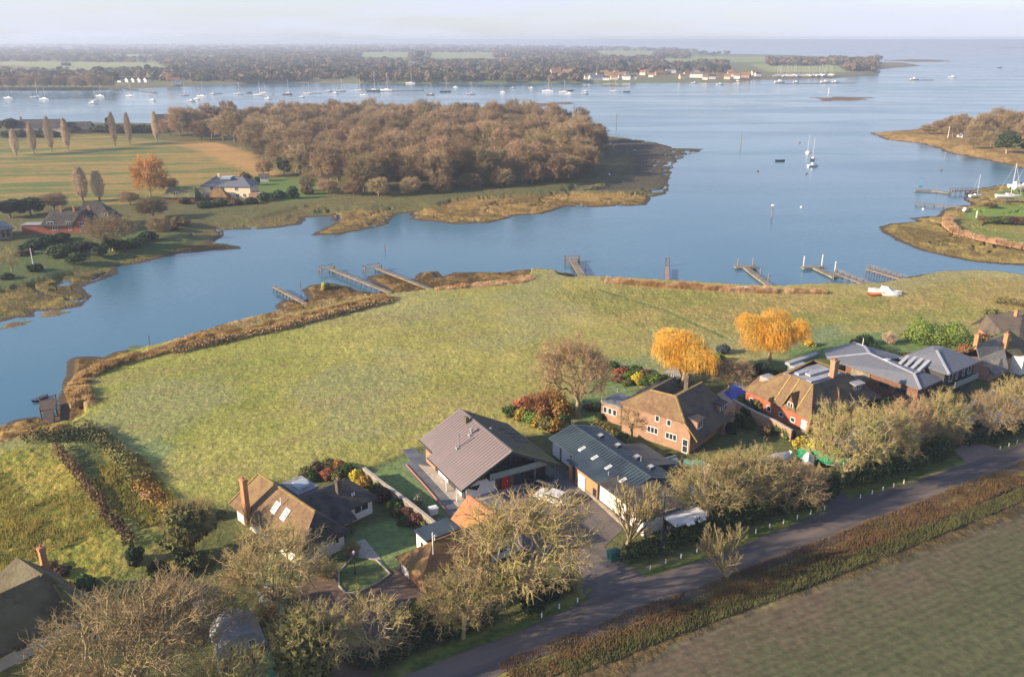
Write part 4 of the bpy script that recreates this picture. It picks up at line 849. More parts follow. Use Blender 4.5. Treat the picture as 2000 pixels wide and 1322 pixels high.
bush(1738, 672, 3.4, 2.4, mat('pampas', (.62, .46, .32), .9, .3, 3), 'cream plumed pampas grass clump beyond the modern house', twig=True, name='pampas_grass')
bushes([(1450, 800, 3, 2.4, L_GREEN, 0), (1465, 815, 3.2, 2.6, L_DARK, 0), (1480, 800, 3, 2.2, L_OLIVE, 0), (1440, 830, 3, 2.4, L_DARK, 0), (1460, 835, 3, 2.2, L_GREEN, 0), (1425, 845, 2.8, 2.2, L_DARK, 0), (1495, 848, 2.6, 1.8, L_BROWN, 0), (1520, 845, 2.6, 1.8, L_GREEN, 0), (1475, 790, 2.6, 1.8, L_GREEN, 0), (1450, 785, 2.2, 1.6, L_DARK, 0), (1540, 855, 2.8, 2, L_GREEN, 0)], 'garden shrub between the two brick houses', 'shrubs between the brick houses')
bush(1565, 878, 3.2, 2.6, L_GOLD, 'rusty gold shrub left of the golden hedge plant'); bush(1595, 888, 5.5, 3.0, mat('leaf_lime', (.38, .34, .05), .8, .4, 1.5), 'broad yellow green shrub below the red brick house')
bushes([(1480, 935, 4, 3, M_TWIGB, 1), (1510, 930, 4, 3, M_TWIGB, 1), (1560, 940, 4.5, 3, M_TWIG, 1), (1500, 975, 4.5, 3, M_TWIG, 1), (1460, 980, 4, 3, M_TWIG, 1), (1590, 950, 4.5, 3.2, M_TWIG, 1), (1540, 960, 4, 2.6, L_BROWN, 0), (1700, 880, 4, 3, M_TWIGB, 1), (1760, 870, 4.5, 3, M_TWIGP, 1), (1800, 850, 4.5, 3, M_TWIGP, 1), (1850, 870, 5, 3.4, M_TWIGB, 1), (1680, 930, 4, 3, L_OLIVE, 0), (1620, 960, 3.2, 2.2, L_DARK, 0), (1445, 1000, 3, 2, L_DARK, 0), (1790, 890, 4.5, 2.6, L_BROWN, 0), (1835, 880, 4.5, 2.6, L_OLIVE, 0), (1705, 910, 4.5, 2.6, L_OLIVE, 0), (1750, 905, 4.5, 2.8, L_GREEN, 0)], 'tangled shrub under the bare roadside trees', 'undergrowth below the roadside trees')
bush(1345, 1045, 3.4, 1.9, L_BRIGHT, 'bright green shrub at the foot of the ivy clad oak'); bush(1540, 975, 3.0, 2.8, L_DARK, 'round dark holly beside the side turning')
bushes([(820, 1205, 3.4, 2.4, L_OLIVE, 0), (850, 1190, 3.4, 2.4, L_GREEN, 0), (800, 1232, 3, 2, L_OLIVE, 0), (930, 1185, 3, 2.4, L_BRIGHT, 0), (955, 1160, 3, 2.4, L_DARK, 0), (1070, 1165, 4, 2.5, L_DARK, 0), (1110, 1150, 3.6, 2.2, M_TWIG, 1), (880, 1215, 4, 2.4, M_TWIG, 1), (780, 1275, 3, 1.6, M_TWIG, 1), (1040, 1190, 3.6, 2.0, L_DARK, 0)], 'undergrowth shrub on the verge beneath the large oaks', 'undergrowth beneath the large oaks')
bush(264, 1098, 2.6, 2.6, L_DARK, 'rounded dark holly at the end of the reddish hedge'); bush(312, 1130, 2.8, 2.9, L_DARK, 'round very dark bush in the lower left garden')
bush(160, 1150, 3.6, 1.6, L_GREEN, 'low green mound beside the thatched roof'); bush(348, 1160, 2.2, 1.3, L_BRIGHT, 'small bright green bush right of the round dark bush')
bushes([(385, 1108, 3, 2.2, L_OLIVE, 0), (360, 1100, 2.6, 2.2, L_DARK, 0), (400, 1100, 2.6, 2, L_OLIVE, 0), (120, 1122, 2.6, 1.2, L_PURPLE, 0), (100, 1110, 2.2, 1.1, L_BROWN, 0), (425, 1010, 2.6, 1.2, L_DARK, 0)], 'small shrub in the lower left garden', 'lower left garden shrubs')
bushes([(1165, 800, 2.8, 1.6, L_DARK, 0), (1175, 818, 2.6, 1.6, L_DARK, 0), (1150, 800, 2.4, 1.3, L_BROWN, 0), (1215, 862, 2.4, 1.8, L_GREEN, 0), (1310, 900, 2.4, 1.4, L_GREEN, 0), (1325, 912, 2.2, 1.3, L_GREEN, 0), (1270, 890, 2.4, 1.3, L_OLIVE, 0), (1240, 875, 2.2, 1.2, L_OLIVE, 0)], 'low shrub against the long brick wall', 'shrubs against the brick wall')
put(SMALL, 1232, 850, 5.0, 5, 'small bare tree against the long brick wall', base=SB_)
bushes([(70, 1240, 3, 1.4, L_DARK, 0), (90, 1225, 2.6, 1.4, L_GREEN, 0), (470, 1225, 3, 2, M_TWIG, 1), (520, 1210, 3, 2.4, M_TWIGB, 1), (360, 1240, 3.4, 2.4, M_TWIGB, 1), (450, 1290, 3, 2, L_DARK, 0), (560, 1250, 3.4, 2.4, L_DARK, 0), (650, 1240, 2.6, 1.6, M_TWIG, 1), (640, 1130, 3.0, 2.4, M_TWIG, 1), (690, 1085, 2.6, 1.8, M_TWIG, 1)], 'tangled shrub beneath the lower left oaks', 'undergrowth beneath the lower left oaks')

# far shore woods
rf = np.random.default_rng(17)
def far_wood(name, N, xr, yr, label_kind, avoid, mats, hscale=1.0, gaps=.42, seed=0):
    px_ = rf.uniform(*xr, N * 3); py_ = yr[0] + (yr[1] - yr[0]) * rf.random(N * 3) ** 1.1
    P = np.array([G(a, b2, 2.5) for a, b2 in zip(px_, py_)]); X_, Y_ = P[:, 0], P[:, 1]
    ok = inpoly(X_, Y_, LAND_FAR)
    for f in avoid: ok &= ~inpoly(X_, Y_, pix(f, 2.5))
    ok &= (fbm(X_ / 160, Y_ / 420, 5 + seed) > gaps)
    X_, Y_ = X_[ok][:N], Y_[ok][:N]; py_ = py_[ok][:N]; n = len(X_)
    H_ = rf.uniform(7, 13, n) * hscale; W_ = H_ * rf.uniform(1.0, 1.9, n) * (1 + np.clip((130 - py_) / 45, 0, 1.2))
    K = 46
    d = _norm(rf.normal(0, 1, (n, K, 3))); rr_ = rf.uniform(.6, 1, (n, K, 1))
    ctr = np.stack([X_, Y_, 2.2 + H_ * .52], 1)[:, None, :]
    Pc = ctr + d * rr_ * np.stack([W_ / 2, W_ / 2, H_ * .48], 1)[:, None, :]
    s = (W_ * .13)[:, None, None] * rf.uniform(.6, 1.4, (n, K, 1)); a = _norm(rf.normal(0, 1, (n, K, 3))); b2 = _norm(np.cross(a, d))
    a = _norm(np.cross(b2, d + rf.normal(0, .4, (n, K, 3))))
    V_ = np.stack([Pc - a * s, Pc - b2 * s, Pc + a * s, Pc + b2 * s], 2).reshape(-1, 3)
    o = mesh_obj(name, V_, np.arange(len(V_)).reshape(-1, 4), mats)
    mi = np.repeat(rf.choice(len(mats), n, p=np.array([.42, .26, .20, .12])[:len(mats)] / sum([.42, .26, .20, .12][:len(mats)])), K); o.data.polygons.foreach_set('material_index', mi.astype(np.int32))
    tag(o, kind='stuff'); return o
M_FW = [mat('far_wood_brown', (.115, .085, .055), .95, .3, .01, spec=.05), mat('far_wood_olive', (.10, .10, .05), .95, .3, .01, spec=.05), mat('far_wood_dark', (.03, .045, .025), .95, .3, .01, spec=.05), mat('far_wood_tan', (.17, .12, .075), .95, .3, .01, spec=.05)]
FIELDS = [[(-400, 117), (0, 121), (301, 123), (330, 132), (320, 141), (196, 143), (168, 146), (101, 144), (0, 138), (-400, 136)], [(230, 107), (305, 108), (305, 113), (240, 113)], [(355, 108), (420, 109), (420, 113), (355, 113)],
          [(706, 103), (800, 103), (800, 118), (706, 118)], [(839, 103), (965, 103), (965, 121), (839, 121)], [(1168, 100), (1280, 100), (1280, 112), (1168, 112)], [(1297, 114), (1352, 116), (1352, 127), (1300, 126)],
          [(1345, 108), (1500, 109), (1500, 122), (1345, 123)], [(1465, 125), (1655, 127), (1800, 160), (1500, 160)], [(1430, 136), (1480, 140), (1800, 160), (1430, 160)], [(1135, 144), (1800, 140), (1800, 162), (1135, 162)], [(230, 152), (292, 150), (300, 170), (230, 172)], [(1697, 120), (1900, 110), (1900, 150), (1690, 150)]]
far_wood('far_woodland', 4200, (-350, 1420), (99, 160), 'stuff', FIELDS, M_FW, .95, .30)
far_wood('distant_woodland', 2600, (-500, 1320), (88, 112), 'stuff', FIELDS, M_FW, 1.0, .30, 3)
far_wood('headland_wood', 250, (1500, 1712), (118, 141), 'stuff', [[(1465, 129), (1640, 130), (1655, 143), (1500, 143)]], [M_FW[0], M_FW[3], M_FW[1]], 1.15, 0)
# single trees on the far shore
for (x, y, h, w, m, lb) in [(1215, 139, 20, 26, L_HAZY, 'dark cedar above the waterside village'), (530, 158, 14, 12, L_HAZY, None), (118, 146, 13, 18, L_HAZY, None), (195, 150, 16, 26, L_HAZY, None), (290, 148, 17, 17, L_HAZY, None), (345, 152, 18, 17, L_HAZY, None), (585, 145, 15, 19, L_HAZY, None),
                            (225, 165, 16, 20, L_HAZY, None), (170, 165, 14, 18, L_HAZY, None), (820, 118, 26, 36, L_HAZY, None), (1340, 140, 16, 18, L_HAZY, None), (1392, 143, 14, 16, L_HAZY, None), (1050, 128, 16, 22, L_HAZY, None), (640, 150, 15, 18, L_HAZY, None), (760, 152, 15, 20, L_HAZY, None), (970, 150, 14, 20, L_HAZY, None), (130, 132, 10, 30, L_HAZY, None)]:
    put(EV, x, y, h, w, lb or 'dark evergreen standing out of the far shore woods', 'tree', None if lb else 'dark evergreens of the far shore', (.95, .95), z=2.5, mats={'crown': m})
put(WOOD[1], 333, 163, 13, 11, 'orange bare tree on the far shore left of the wharf', base=(13, 14), z=2.5, mats={'crown': M_TWIGO}, name='bare_orange_tree')
for x in list(range(-60, 225, 11)):
    put(WOOD, x, 172 + (x % 3), 13 + (x * 7 % 5), 16, 'bare tree in the belt along the far left shore', 'tree', 'tree belt along the far left shore', (14, 12.5), z=2.5)
# ---------------------------------------------------------------- roads, drives, paving
def sheet(name, pts, m, z=2.0, lift=.05, jit=0, kind='structure', world=False):
    P = pts if world else pix(pts, z); q = []
    r = random.Random(len(pts))
    for a, b2 in zip(P, P[1:] + P[:1]):
        n = max(1, int((b2 - a).length / 1.5)) if jit else 1
        for k in range(n):
            p = a.lerp(b2, k / n)
            if jit and k: p = p + Vector((r.uniform(-jit, jit), r.uniform(-jit, jit), 0))
            q.append((p.x, p.y))
    mb = MB(); mb.prism(q, z - .3, z + lift); o = mb.build(name, m); tag(o, kind=kind); return o
M_ASPH = mat('asphalt', (.088, .078, .080), .8, .22, .7, bump=.01, c2=(.165, .135, .12), stretch=(.12, 1.6, 1), rot=math.radians(29), spec=.25)
M_GRAVEL = mat('gravel', (.165, .115, .085), .95, .3, 1.5, bump=.03, bscale=12, c2=(.12, .085, .065))
M_BLOCK = mat('block_paving', (.115, .10, .10), .85, .25, 1.8, bump=.01, bscale=8, c2=(.15, .125, .11))
M_SLATEPAVE = mat('dark_paving', (.095, .105, .125), .6, .35, .9, bump=.01, bscale=6, c2=(.15, .155, .17), spec=.4)
M_STONE = mat('pale_stone', (.38, .34, .29), .85, .25, 2.0, bump=.01)
M_GRASS = mat('lawn_grass', (.085, .13, .035), .95, .35, 1.2, bump=.08, bscale=3, c2=(.12, .14, .05))
rd_m = M_ASPH
# asphalt laid along its own length
road_top = [(560, 1420), (810, 1312), (880, 1283), (1000, 1238), (1100, 1193), (1200, 1150), (1262, 1128), (1400, 1083), (1480, 1052), (1560, 1020), (1625, 990), (1660, 975), (1760, 950), (1890, 905), (2000, 866), (2300, 752)]
road_bot = [(2300, 815), (2000, 916), (1900, 955), (1780, 1003), (1640, 1058), (1500, 1110), (1400, 1148), (1280, 1197), (1150, 1248), (985, 1312), (760, 1420)]
road = sheet('road', road_top + road_bot, M_ASPH, lift=.05, jit=.14)
sheet('drive', [(1262, 1128), (1200, 1090), (1180, 1068), (1235, 1015), (1165, 950), (1120, 925), (1088, 912), (1062, 930), (1040, 960), (960, 1000), (900, 1008), (885, 1012), (960, 1045), (1080, 1100), (1130, 1150), (1155, 1172), (1200, 1152)], M_BLOCK, lift=.035, jit=.08)
sheet('gravel_drive', [(560, 1150), (655, 1110), (672, 1152), (700, 1170), (760, 1130), (782, 1100), (800, 1130), (850, 1170), (790, 1215), (745, 1255), (722, 1330), (640, 1420), (560, 1420), (648, 1330), (655, 1260), (610, 1200)], M_GRAVEL, lift=.035, jit=.12)
sheet('side_drive', [(1625, 990), (1660, 975), (1645, 962), (1600, 962), (1560, 950), (1480, 930), (1460, 950), (1540, 980), (1600, 985)], M_ASPH, lift=.035, jit=.1)
sheet('parking_court', [(1620, 860), (1680, 820), (1760, 800), (1830, 830), (1860, 850), (1800, 885), (1730, 905), (1660, 900)], M_BLOCK, lift=.03, jit=.1)
sheet('entrance_apron', [(1890, 905), (1960, 880), (1925, 868), (1880, 868), (1862, 880)], mat('apron', (.22, .17, .15), .9, .25, 2), lift=.04, jit=.08)
sheet('modern_drive', [(1880, 800), (1915, 765), (1945, 760), (2000, 775), (2100, 800), (2100, 830), (1960, 830)], M_SLATEPAVE, lift=.03, jit=.08)
T29 = TH
# dark terrace and path round the gabled house
def uvsheet(name, pts, m, lift, z=2.0, th=TH):
    c_, s_ = math.cos(th), math.sin(th)
    P = [Vector((u * c_ - v * s_, u * s_ + v * c_, z)) for u, v in pts]
    return sheet(name, P, m, z, lift, world=True)
uvsheet('terrace', [(39.7, 84.5), (58.2, 84.5), (58.2, 104.5), (43.5, 104.5), (43.5, 107.0), (41.6, 107.0), (41.4, 103.0), (39.9, 102.8)], M_SLATEPAVE, .045)
uvsheet('house_path', [(41.7, 88.1), (56.2, 88.1), (56.2, 90), (44, 90), (44, 99), (41.9, 101.5)], M_STONE, .09)
sheet('pool_surround', [(1440, 745), (1484, 768), (1490, 785), (1440, 806), (1400, 770)], mat('pool_paving', (.42, .34, .30), .85, .2, 1.5), lift=.04)
sheet('garden_path', [(692, 1060), (712, 1052), (762, 1118), (748, 1128), (700, 1085)], M_STONE, lift=.05, jit=.1)
# kerbed grass island with the lamp
isl = [(662, 1118), (690, 1088), (735, 1095), (762, 1122), (740, 1138), (700, 1158), (676, 1160), (662, 1145)]
sheet('grass_island', isl, M_GRASS, lift=.10, jit=.05)
# ---------------------------------------------------------------- buildings
M_TILE = mat('roof_tile_brown', (.17, .095, .055), .9, .4, 1.3, bump=.05, bscale=5, c2=(.21, .135, .045))
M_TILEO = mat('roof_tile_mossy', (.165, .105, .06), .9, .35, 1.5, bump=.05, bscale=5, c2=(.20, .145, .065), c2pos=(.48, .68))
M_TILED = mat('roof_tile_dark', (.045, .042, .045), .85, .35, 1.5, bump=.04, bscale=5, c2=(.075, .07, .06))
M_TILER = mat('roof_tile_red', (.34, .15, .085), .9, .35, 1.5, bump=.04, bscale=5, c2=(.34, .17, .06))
M_TILEG = mat('roof_tile_greybrown', (.095, .077, .068), .9, .35, 1.3, bump=.05, bscale=5, c2=(.12, .10, .065))  # also colours shade onto roof slopes turned from the sun
M_MAUVE = mat('roof_sheet_mauve', (.20, .162, .162), .62, .08, .8, bump=.0, spec=.35, c2=(.185, .155, .155))
M_MAUVE2 = mat('roof_sheet_lichen_shade', (.165, .150, .125), .7, .22, .5, c2=(.20, .19, .07), c2pos=(.5, .68), spec=.3)  # mauve darkened for the shaded slope, with lichen patches
M_METAL = mat('roof_metal_blue', (.030, .044, .062), .45, .15, .6, spec=.5, c2=(.05, .075, .09))
M_METAL2 = mat('roof_metal_pale', (.10, .135, .15), .45, .2, .7, spec=.5, c2=(.10, .14, .16))
M_SLATE = mat('roof_slate', (.125, .135, .165), .6, .15, 2.2, bump=.01, spec=.45)
M_THATCH = mat('thatch', (.105, .088, .055), .95, .35, 1.2, bump=.15, bscale=3, c2=(.13, .12, .075))
M_THATCHG = mat('thatch_green', (.16, .16, .075), .95, .35, 1.2, bump=.15, bscale=3, c2=(.11, .12, .06))
M_BRICK = mat('brick_buff', (.34, .21, .135), .9, .2, 3, bump=.015, bscale=8, c2=(.29, .18, .12))
M_BRICKR = mat('brick_red', (.36, .115, .065), .9, .2, 2.5, bump=.015, bscale=8, c2=(.29, .10, .06))
M_BRICKO = mat('brick_orange', (.44, .215, .105), .9, .2, 2.5, bump=.015, bscale=8, c2=(.38, .19, .10))
M_WHITE = mat('white_render', (.72, .69, .65), .8, .06, 1.5, c2=(.66, .62, .56))
M_CREAM = mat('cream_render', (.70, .60, .42), .85, .08, 1.5)
M_TIMB = mat('dark_timber', (.05, .053, .053), .7, .3, 2)
M_TIMBG = mat('grey_green_boards', (.20, .235, .23), .7, .15, 2)
M_TIMBR = mat('brown_timber', (.16, .085, .055), .8, .3, 2)
M_WOODP = mat('weathered_timber', (.24, .20, .155), .9, .35, 1.5, c2=(.16, .15, .11))
M_FRAME = mat('white_frame', (.78, .77, .75), .5, .03, 3)
M_FRAMED = mat('dark_frame', (.05, .05, .055), .5, .05, 3)
M_GLASS = mat('window_glass', (.03, .04, .05), .08, .2, .6, spec=.8)
M_GLASSB = mat('skylight_glass', (.30, .36, .42), .12, .1, .6, spec=.8)
M_DOORR = mat('red_door', (.45, .015, .012), .5, .05, 3)
M_POT = mat('chimney_pot', (.40, .15, .07), .9, .2, 3)
M_PANEL = mat('grey_white_panel', (.60, .60, .62), .7, .04, 1)
M_LEAD = mat('grey_felt', (.22, .23, .25), .7, .25, 1.0, c2=(.30, .30, .31))

class House:
    """everything given in a ground frame turned by th: u, v in metres, z absolute"""
    def __init__(s, name, th, u, v, label, cat='house', group=None, z=2.0):
        s.th = math.radians(th); s.c, s.s = math.cos(s.th), math.sin(s.th); s.o = Vector((u, v, z))
        s.root = empty(name, (u * s.c - v * s.s, u * s.s + v * s.c, z), s.th, label, cat, group)
    def part(s, mb, name, m, parent=None, smooth=False):
        mb.V = [(x - s.o.x, y - s.o.y, z - s.o.z) for x, y, z in mb.V]
        return mb.build(name, m, parent or s.root, smooth)
    def window(s, u, v, z, w, h, face, nx=2, ny=1, m=None, name='window', deep=.06, sill=True):
        """centre of the opening on the wall; face 'u-','u+','v-','v+'"""
        m = m or M_FRAME; f = MB(); g = MB(); ax = face[0]; sg = 1 if face[1] == '+' else -1
        def bx(mb, a0, a1, z0, z1, d0, d1):
            lo, hi = sorted((d0 * sg, d1 * sg))
            if ax == 'u': mb.box(u + lo, u + hi, v + a0, v + a1, z0, z1)
            else: mb.box(u + a0, u + a1, v + lo, v + hi, z0, z1)
        t = .08
        bx(f, -w / 2, w / 2, z + h / 2 - t, z + h / 2, -.03, deep); bx(f, -w / 2, w / 2, z - h / 2, z - h / 2 + t, -.03, deep + (.06 if sill else 0))
        for k in range(nx + 1):
            a = -w / 2 + (w - t) * k / nx; bx(f, a, a + t, z - h / 2 + t, z + h / 2 - t, -.03, deep)
        for k in range(1, ny):
            b_ = z - h / 2 + h * k / ny; bx(f, -w / 2 + t, w / 2 - t, b_ - .03, b_ + .03, -.02, deep - .012)
        fr = s.part(f, name, m)
        bx(g, -w / 2 + .02, w / 2 - .02, z - h / 2 + .02, z + h / 2 - .02, .0, .022)
        s.part(g, 'pane', M_GLASS, fr); return fr
    def skylight(s, c, du, dv, slope_vec, m=M_GLASSB, name='skylight', raise_=.12, frame=None):
        """c centre on the roof (u,v,z); du,dv size; slope_vec = (dz/du, dz/dv)"""
        a, b_ = slope_vec; f = MB(); g = MB()
        def P(x, y, k): return (c[0] + x, c[1] + y, c[2] + a * x + b_ * y + k)
        for k0, dd, mb in ((raise_, 0, f), (raise_ + .03, .1, g)):
            q = [P(-du / 2 + dd, -dv / 2 + dd, k0), P(du / 2 - dd, -dv / 2 + dd, k0), P(du / 2 - dd, dv / 2 - dd, k0), P(-du / 2 + dd, dv / 2 - dd, k0)]
            mb.slab(q, raise_ + .1 if mb is f else .04)
        fr = s.part(f, name, frame or M_FRAME); s.part(g, 'pane', m, fr); return fr
    def chimney(s, u, v, z0, z1, w=.8, d=.6, m=None, pots=2, name='chimney', parent=None):
        mb = MB(); mb.box(u - w / 2, u + w / 2, v - d / 2, v + d / 2, z0, z1); mb.box(u - w / 2 - .07, u + w / 2 + .07, v - d / 2 - .07, v + d / 2 + .07, z1 - .35, z1 - .1)
        ch = s.part(mb, name, m or M_BRICKO, parent)
        for k in range(pots):
            q = MB(); x = u + (k - (pots - 1) / 2) * .4; q.cyl((x, v, z1 - .02), (x, v, z1 + .35), .14, .11, 8)
            s.part(q, 'pot', M_POT, ch) if not parent else s.part(q, 'pot', M_POT, parent)
        return ch
    def walls(s, pts, z0, z1, m, name='wall'):
        mb = MB(); mb.prism(pts, z0, z1); return s.part(mb, name, m)
    def gable(s, u0, u1, v0, v1, z0, ze, zr, axis, wall, roof, over=.4, hip=(0, 0), t=.2, wname='wall', rname='roof', ends=True, gwall=None, ribs=0, ribm=None, drop=None):
        """walls and a two slope (or hipped) roof; the ridge runs along axis"""
        w = MB(); w.prism([(u0, v0), (u1, v0), (u1, v1), (u0, v1)], z0, ze)
        um, vm = (u0 + u1) / 2, (v0 + v1) / 2
        if ends:
            for k, hp in enumerate(hip):
                if hp: continue
                if axis == 'v':
                    vv = (v0, v1)[k]; d = .25 if k == 0 else -.25
                    tri = [(u0, ze), (u1, ze), (um, zr - .12)]
                    V_ = [(a, vv, z) for a, z in tri] + [(a, vv + d, z) for a, z in tri]
                else:
                    uu = (u0, u1)[k]; d = .25 if k == 0 else -.25
                    tri = [(v0, ze), (v1, ze), (vm, zr - .12)]
                    V_ = [(uu, a, z) for a, z in tri] + [(uu + d, a, z) for a, z in tri]
                w.add(V_, [(0, 1, 2), (5, 4, 3), (0, 3, 4, 1), (1, 4, 5, 2), (2, 5, 3, 0)])
        s.part(w, wname, wall)
        half = (u1 - u0) / 2 if axis == 'v' else (v1 - v0) / 2; k_ = (zr - ze) / half; zo = ze - over * k_
        r = MB(); a0, a1, b0, b1 = u0 - over, u1 + over, v0 - over, v1 + over
        up = .06
        if axis == 'v':
            r0, r1 = b0 + (hip[0] if hip[0] else 0), b1 - (hip[1] if hip[1] else 0)
            A, B_, C_, D_ = (a0, b0, zo + up), (a1, b0, zo + up), (a1, b1, zo + up), (a0, b1, zo + up); R0, R1 = (um, r0, zr + up), (um, r1, zr + up)
            planes = [[A, R0, R1, D_], [B_, C_, R1, R0]] + ([[A, B_, R0]] if hip[0] else []) + ([[C_, D_, R1]] if hip[1] else [])
        else:
            r0, r1 = a0 + (hip[0] if hip[0] else 0), a1 - (hip[1] if hip[1] else 0)
            A, B_, C_, D_ = (a0, b0, zo + up), (a1, b0, zo + up), (a1, b1, zo + up), (a0, b1, zo + up); R0, R1 = (r0, vm, zr + up), (r1, vm, zr + up)
            planes = [[A, B_, R1, R0], [C_, D_, R0, R1]] + ([[A, R0, D_]] if hip[0] else []) + ([[B_, C_, R1]] if hip[1] else [])
        for p in planes: r.slab(p, t)
        r.bar((R0[0], R0[1], R0[2] + .02), (R1[0], R1[1], R1[2] + .02), .22, .1)
        if ribs and axis == 'v':
            n = int((b1 - b0) / ribs)
            for q in range(1, n):
                vv = b0 + (b1 - b0) * q / n
                for (x, sgn) in ((a0, 1), (a1, -1)): r.bar((x + sgn * .05, vv, zo + up + .02), (um - sgn * .1, vv, zr + up + .0), .06, .10)
        return s.part(r, rname, roof)

# 1 ---- the big wooden gabled house
h = House('gabled_house', 29.5, 49.5, 95.5, 'large low gabled house with a mauve ribbed roof, balcony and red front door')
W = MB(); W.prism([(43.3, 89.4), (56.0, 89.4), (56.0, 102.6), (43.3, 102.6)], 2, 4.6); 
for vv in (89.4, 102.35):
    tri = [(43.3, 4.6), (56.0, 4.6), (49.55, 8.2)]; V_ = [(a, vv, z) for a, z in tri] + [(a, vv + .25, z) for a, z in tri]
    W.add(V_, [(0, 1, 2), (5, 4, 3), (0, 3, 4, 1), (1, 4, 5, 2), (2, 5, 3, 0)])
h.part(W, 'wall', M_TIMB)
def mslope(u): return 8.55 - abs(u - 49.45) * .525
R_ = MB(); zl = mslope(42.0)
ULo, UHi, UR = 42.0, 42.9, 57.5
R_.slab([(ULo, 87.6, mslope(ULo)), (49.45, 87.4, 8.55), (49.45, 103.2, 8.55), (UHi, 103.2, mslope(UHi)), (UHi, 98.4, mslope(UHi)), (ULo, 98.4, mslope(ULo))], .22)
for k in range(1, 27):
    vv = 87.5 + k * 15.7 / 27; R_.bar(((ULo if vv < 98.4 else UHi) + .05, vv, mslope(ULo if vv < 98.4 else UHi) + .02), (49.35, vv, 8.55), .05, .06)
h.part(R_, 'roof', M_MAUVE)
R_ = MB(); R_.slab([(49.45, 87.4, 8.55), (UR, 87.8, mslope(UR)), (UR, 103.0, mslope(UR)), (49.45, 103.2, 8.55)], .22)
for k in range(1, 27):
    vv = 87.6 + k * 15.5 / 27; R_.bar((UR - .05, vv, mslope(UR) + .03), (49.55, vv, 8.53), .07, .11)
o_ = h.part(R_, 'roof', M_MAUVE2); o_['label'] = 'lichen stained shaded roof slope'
q = MB(); q.bar((49.45, 87.35, 8.62), (49.45, 103.25, 8.62), .3, .12); h.part(q, 'ridge_cap', M_MAUVE)
q = MB()
for s_, ue in ((-1, ULo), (1, UR)): q.bar((49.45, 87.45, 8.35), (ue, 87.6, mslope(ue) - .18), .12, .34)
h.part(q, 'bargeboard', M_TIMB)
q = MB(); q.bar((ULo - .05, 87.7, mslope(ULo) - .1), (ULo - .05, 98.4, mslope(ULo) - .1), .16, .14); q.bar((UHi - .05, 98.5, mslope(UHi) - .1), (UHi - .05, 103.2, mslope(UHi) - .1), .16, .14); h.part(q, 'gutter', M_FRAMED)
for (u, v, zt) in ((42.15, 92.6, 4.5), (42.15, 89.4, 4.4), (57.0, 88.6, 4.4), (53.6, 88.3, 6.2)):
    q = MB(); q.cyl((u, v, 2), (u, v, zt), .07); h.part(q, 'post', M_FRAME if u < 50 else M_TIMBG)
q = MB(); q.box(43.5, 47.9, 89.28, 89.5, 2.15, 4.35); h.part(q, 'garage_panel', M_PANEL)
for k in range(3):
    q = MB(); v0 = 90.0 + k * 4.2; q.box(43.16, 43.4, v0, v0 + (3.2 if k else 1.2), 2.2, 4.2); h.part(q, 'side_panel', M_PANEL if k < 2 else M_BRICK)
q = MB(); q.box(48.9, 49.9, 89.2, 89.5, 2.1, 4.3); dr = h.part(q, 'door', M_DOORR)
q = MB(); q.cyl((49.75, 89.12, 3.1), (49.75, 89.12, 3.3), .04); h.part(q, 'handle', M_FRAME, dr)
q = MB(); q.box(50.0, 50.7, 89.2, 89.5, 2.1, 4.3); h.part(q, 'door_panel', M_TIMBR)
for u, w_ in ((51.6, 1.5), (53.3, 1.5), (55.0, 1.3)): h.window(u, 89.4, 3.25, w_, 2.1, 'v-', 1, 1, M_FRAMED)
for u, w_, zz, hh in ((46.6, 1.3, 5.55, .9), (48.1, 1.2, 6.0, 1.4), (49.6, 1.3, 6.3, 1.9), (51.2, 1.2, 6.1, 1.5), (52.8, 1.2, 5.7, 1.0)): h.window(u, 89.4, zz, w_, hh, 'v-', 2, 1, M_FRAMED)
q = MB(); q.box(46.4, 55.4, 88.0, 89.35, 4.62, 4.8); h.part(q, 'balcony_floor', M_TIMB)
q = MB(); q.box(46.4, 55.4, 87.93, 88.01, 4.75, 5.65); h.part(q, 'balcony_rail', M_TIMBG)
for u in (44, 46.4, 49.5, 52.5, 55.4):
    q = MB(); q.bar((u, 89.3, mslope(u) - .5), (u, 87.7, mslope(u) - .42), .2, .3); h.part(q, 'roof_beam', M_TIMB)
for i_, (u, v, hh, r_) in enumerate(((45.6, 95.6, 1.9, .09), (47.9, 96.2, .8, .16))):
    q = MB(); q.cyl((u, v, mslope(u)), (u, v, mslope(u) + hh), r_); q.cyl((u, v, mslope(u) + hh - .05), (u, v, mslope(u) + hh + .15), r_ * 1.8); q.box(u - .45, u + .25, v - .3, v + .3, mslope(u) - .3, mslope(u) + .1); h.part(q, 'flue', M_LEAD)
q = MB(); q.box(48.4, 48.9, 98.9, 99.5, 7.8, 9.0); h.part(q, 'chimney', M_TILEG)
q = MB(); q.box(50.3, 50.6, 95.1, 95.4, 8.0, 8.5); h.part(q, 'vent', M_LEAD)
for k in range(7):
    q_ = MB(); u = 53.2 + (k % 2) * 1.6; v = 93.2 + k * .75; q_.bar((u, v, mslope(u) + .12), (u + 1.6, v + .6, mslope(u + 1.6) + .12), .1, .06); h.part(q_, 'roof_bar', M_TIMB)
q = MB(); q.prism([(43.5, 88.6), (45.2, 88.6), (44.3, 87.7)], 4.0, 4.2); h.part(q, 'porch_canopy', M_TIMB)

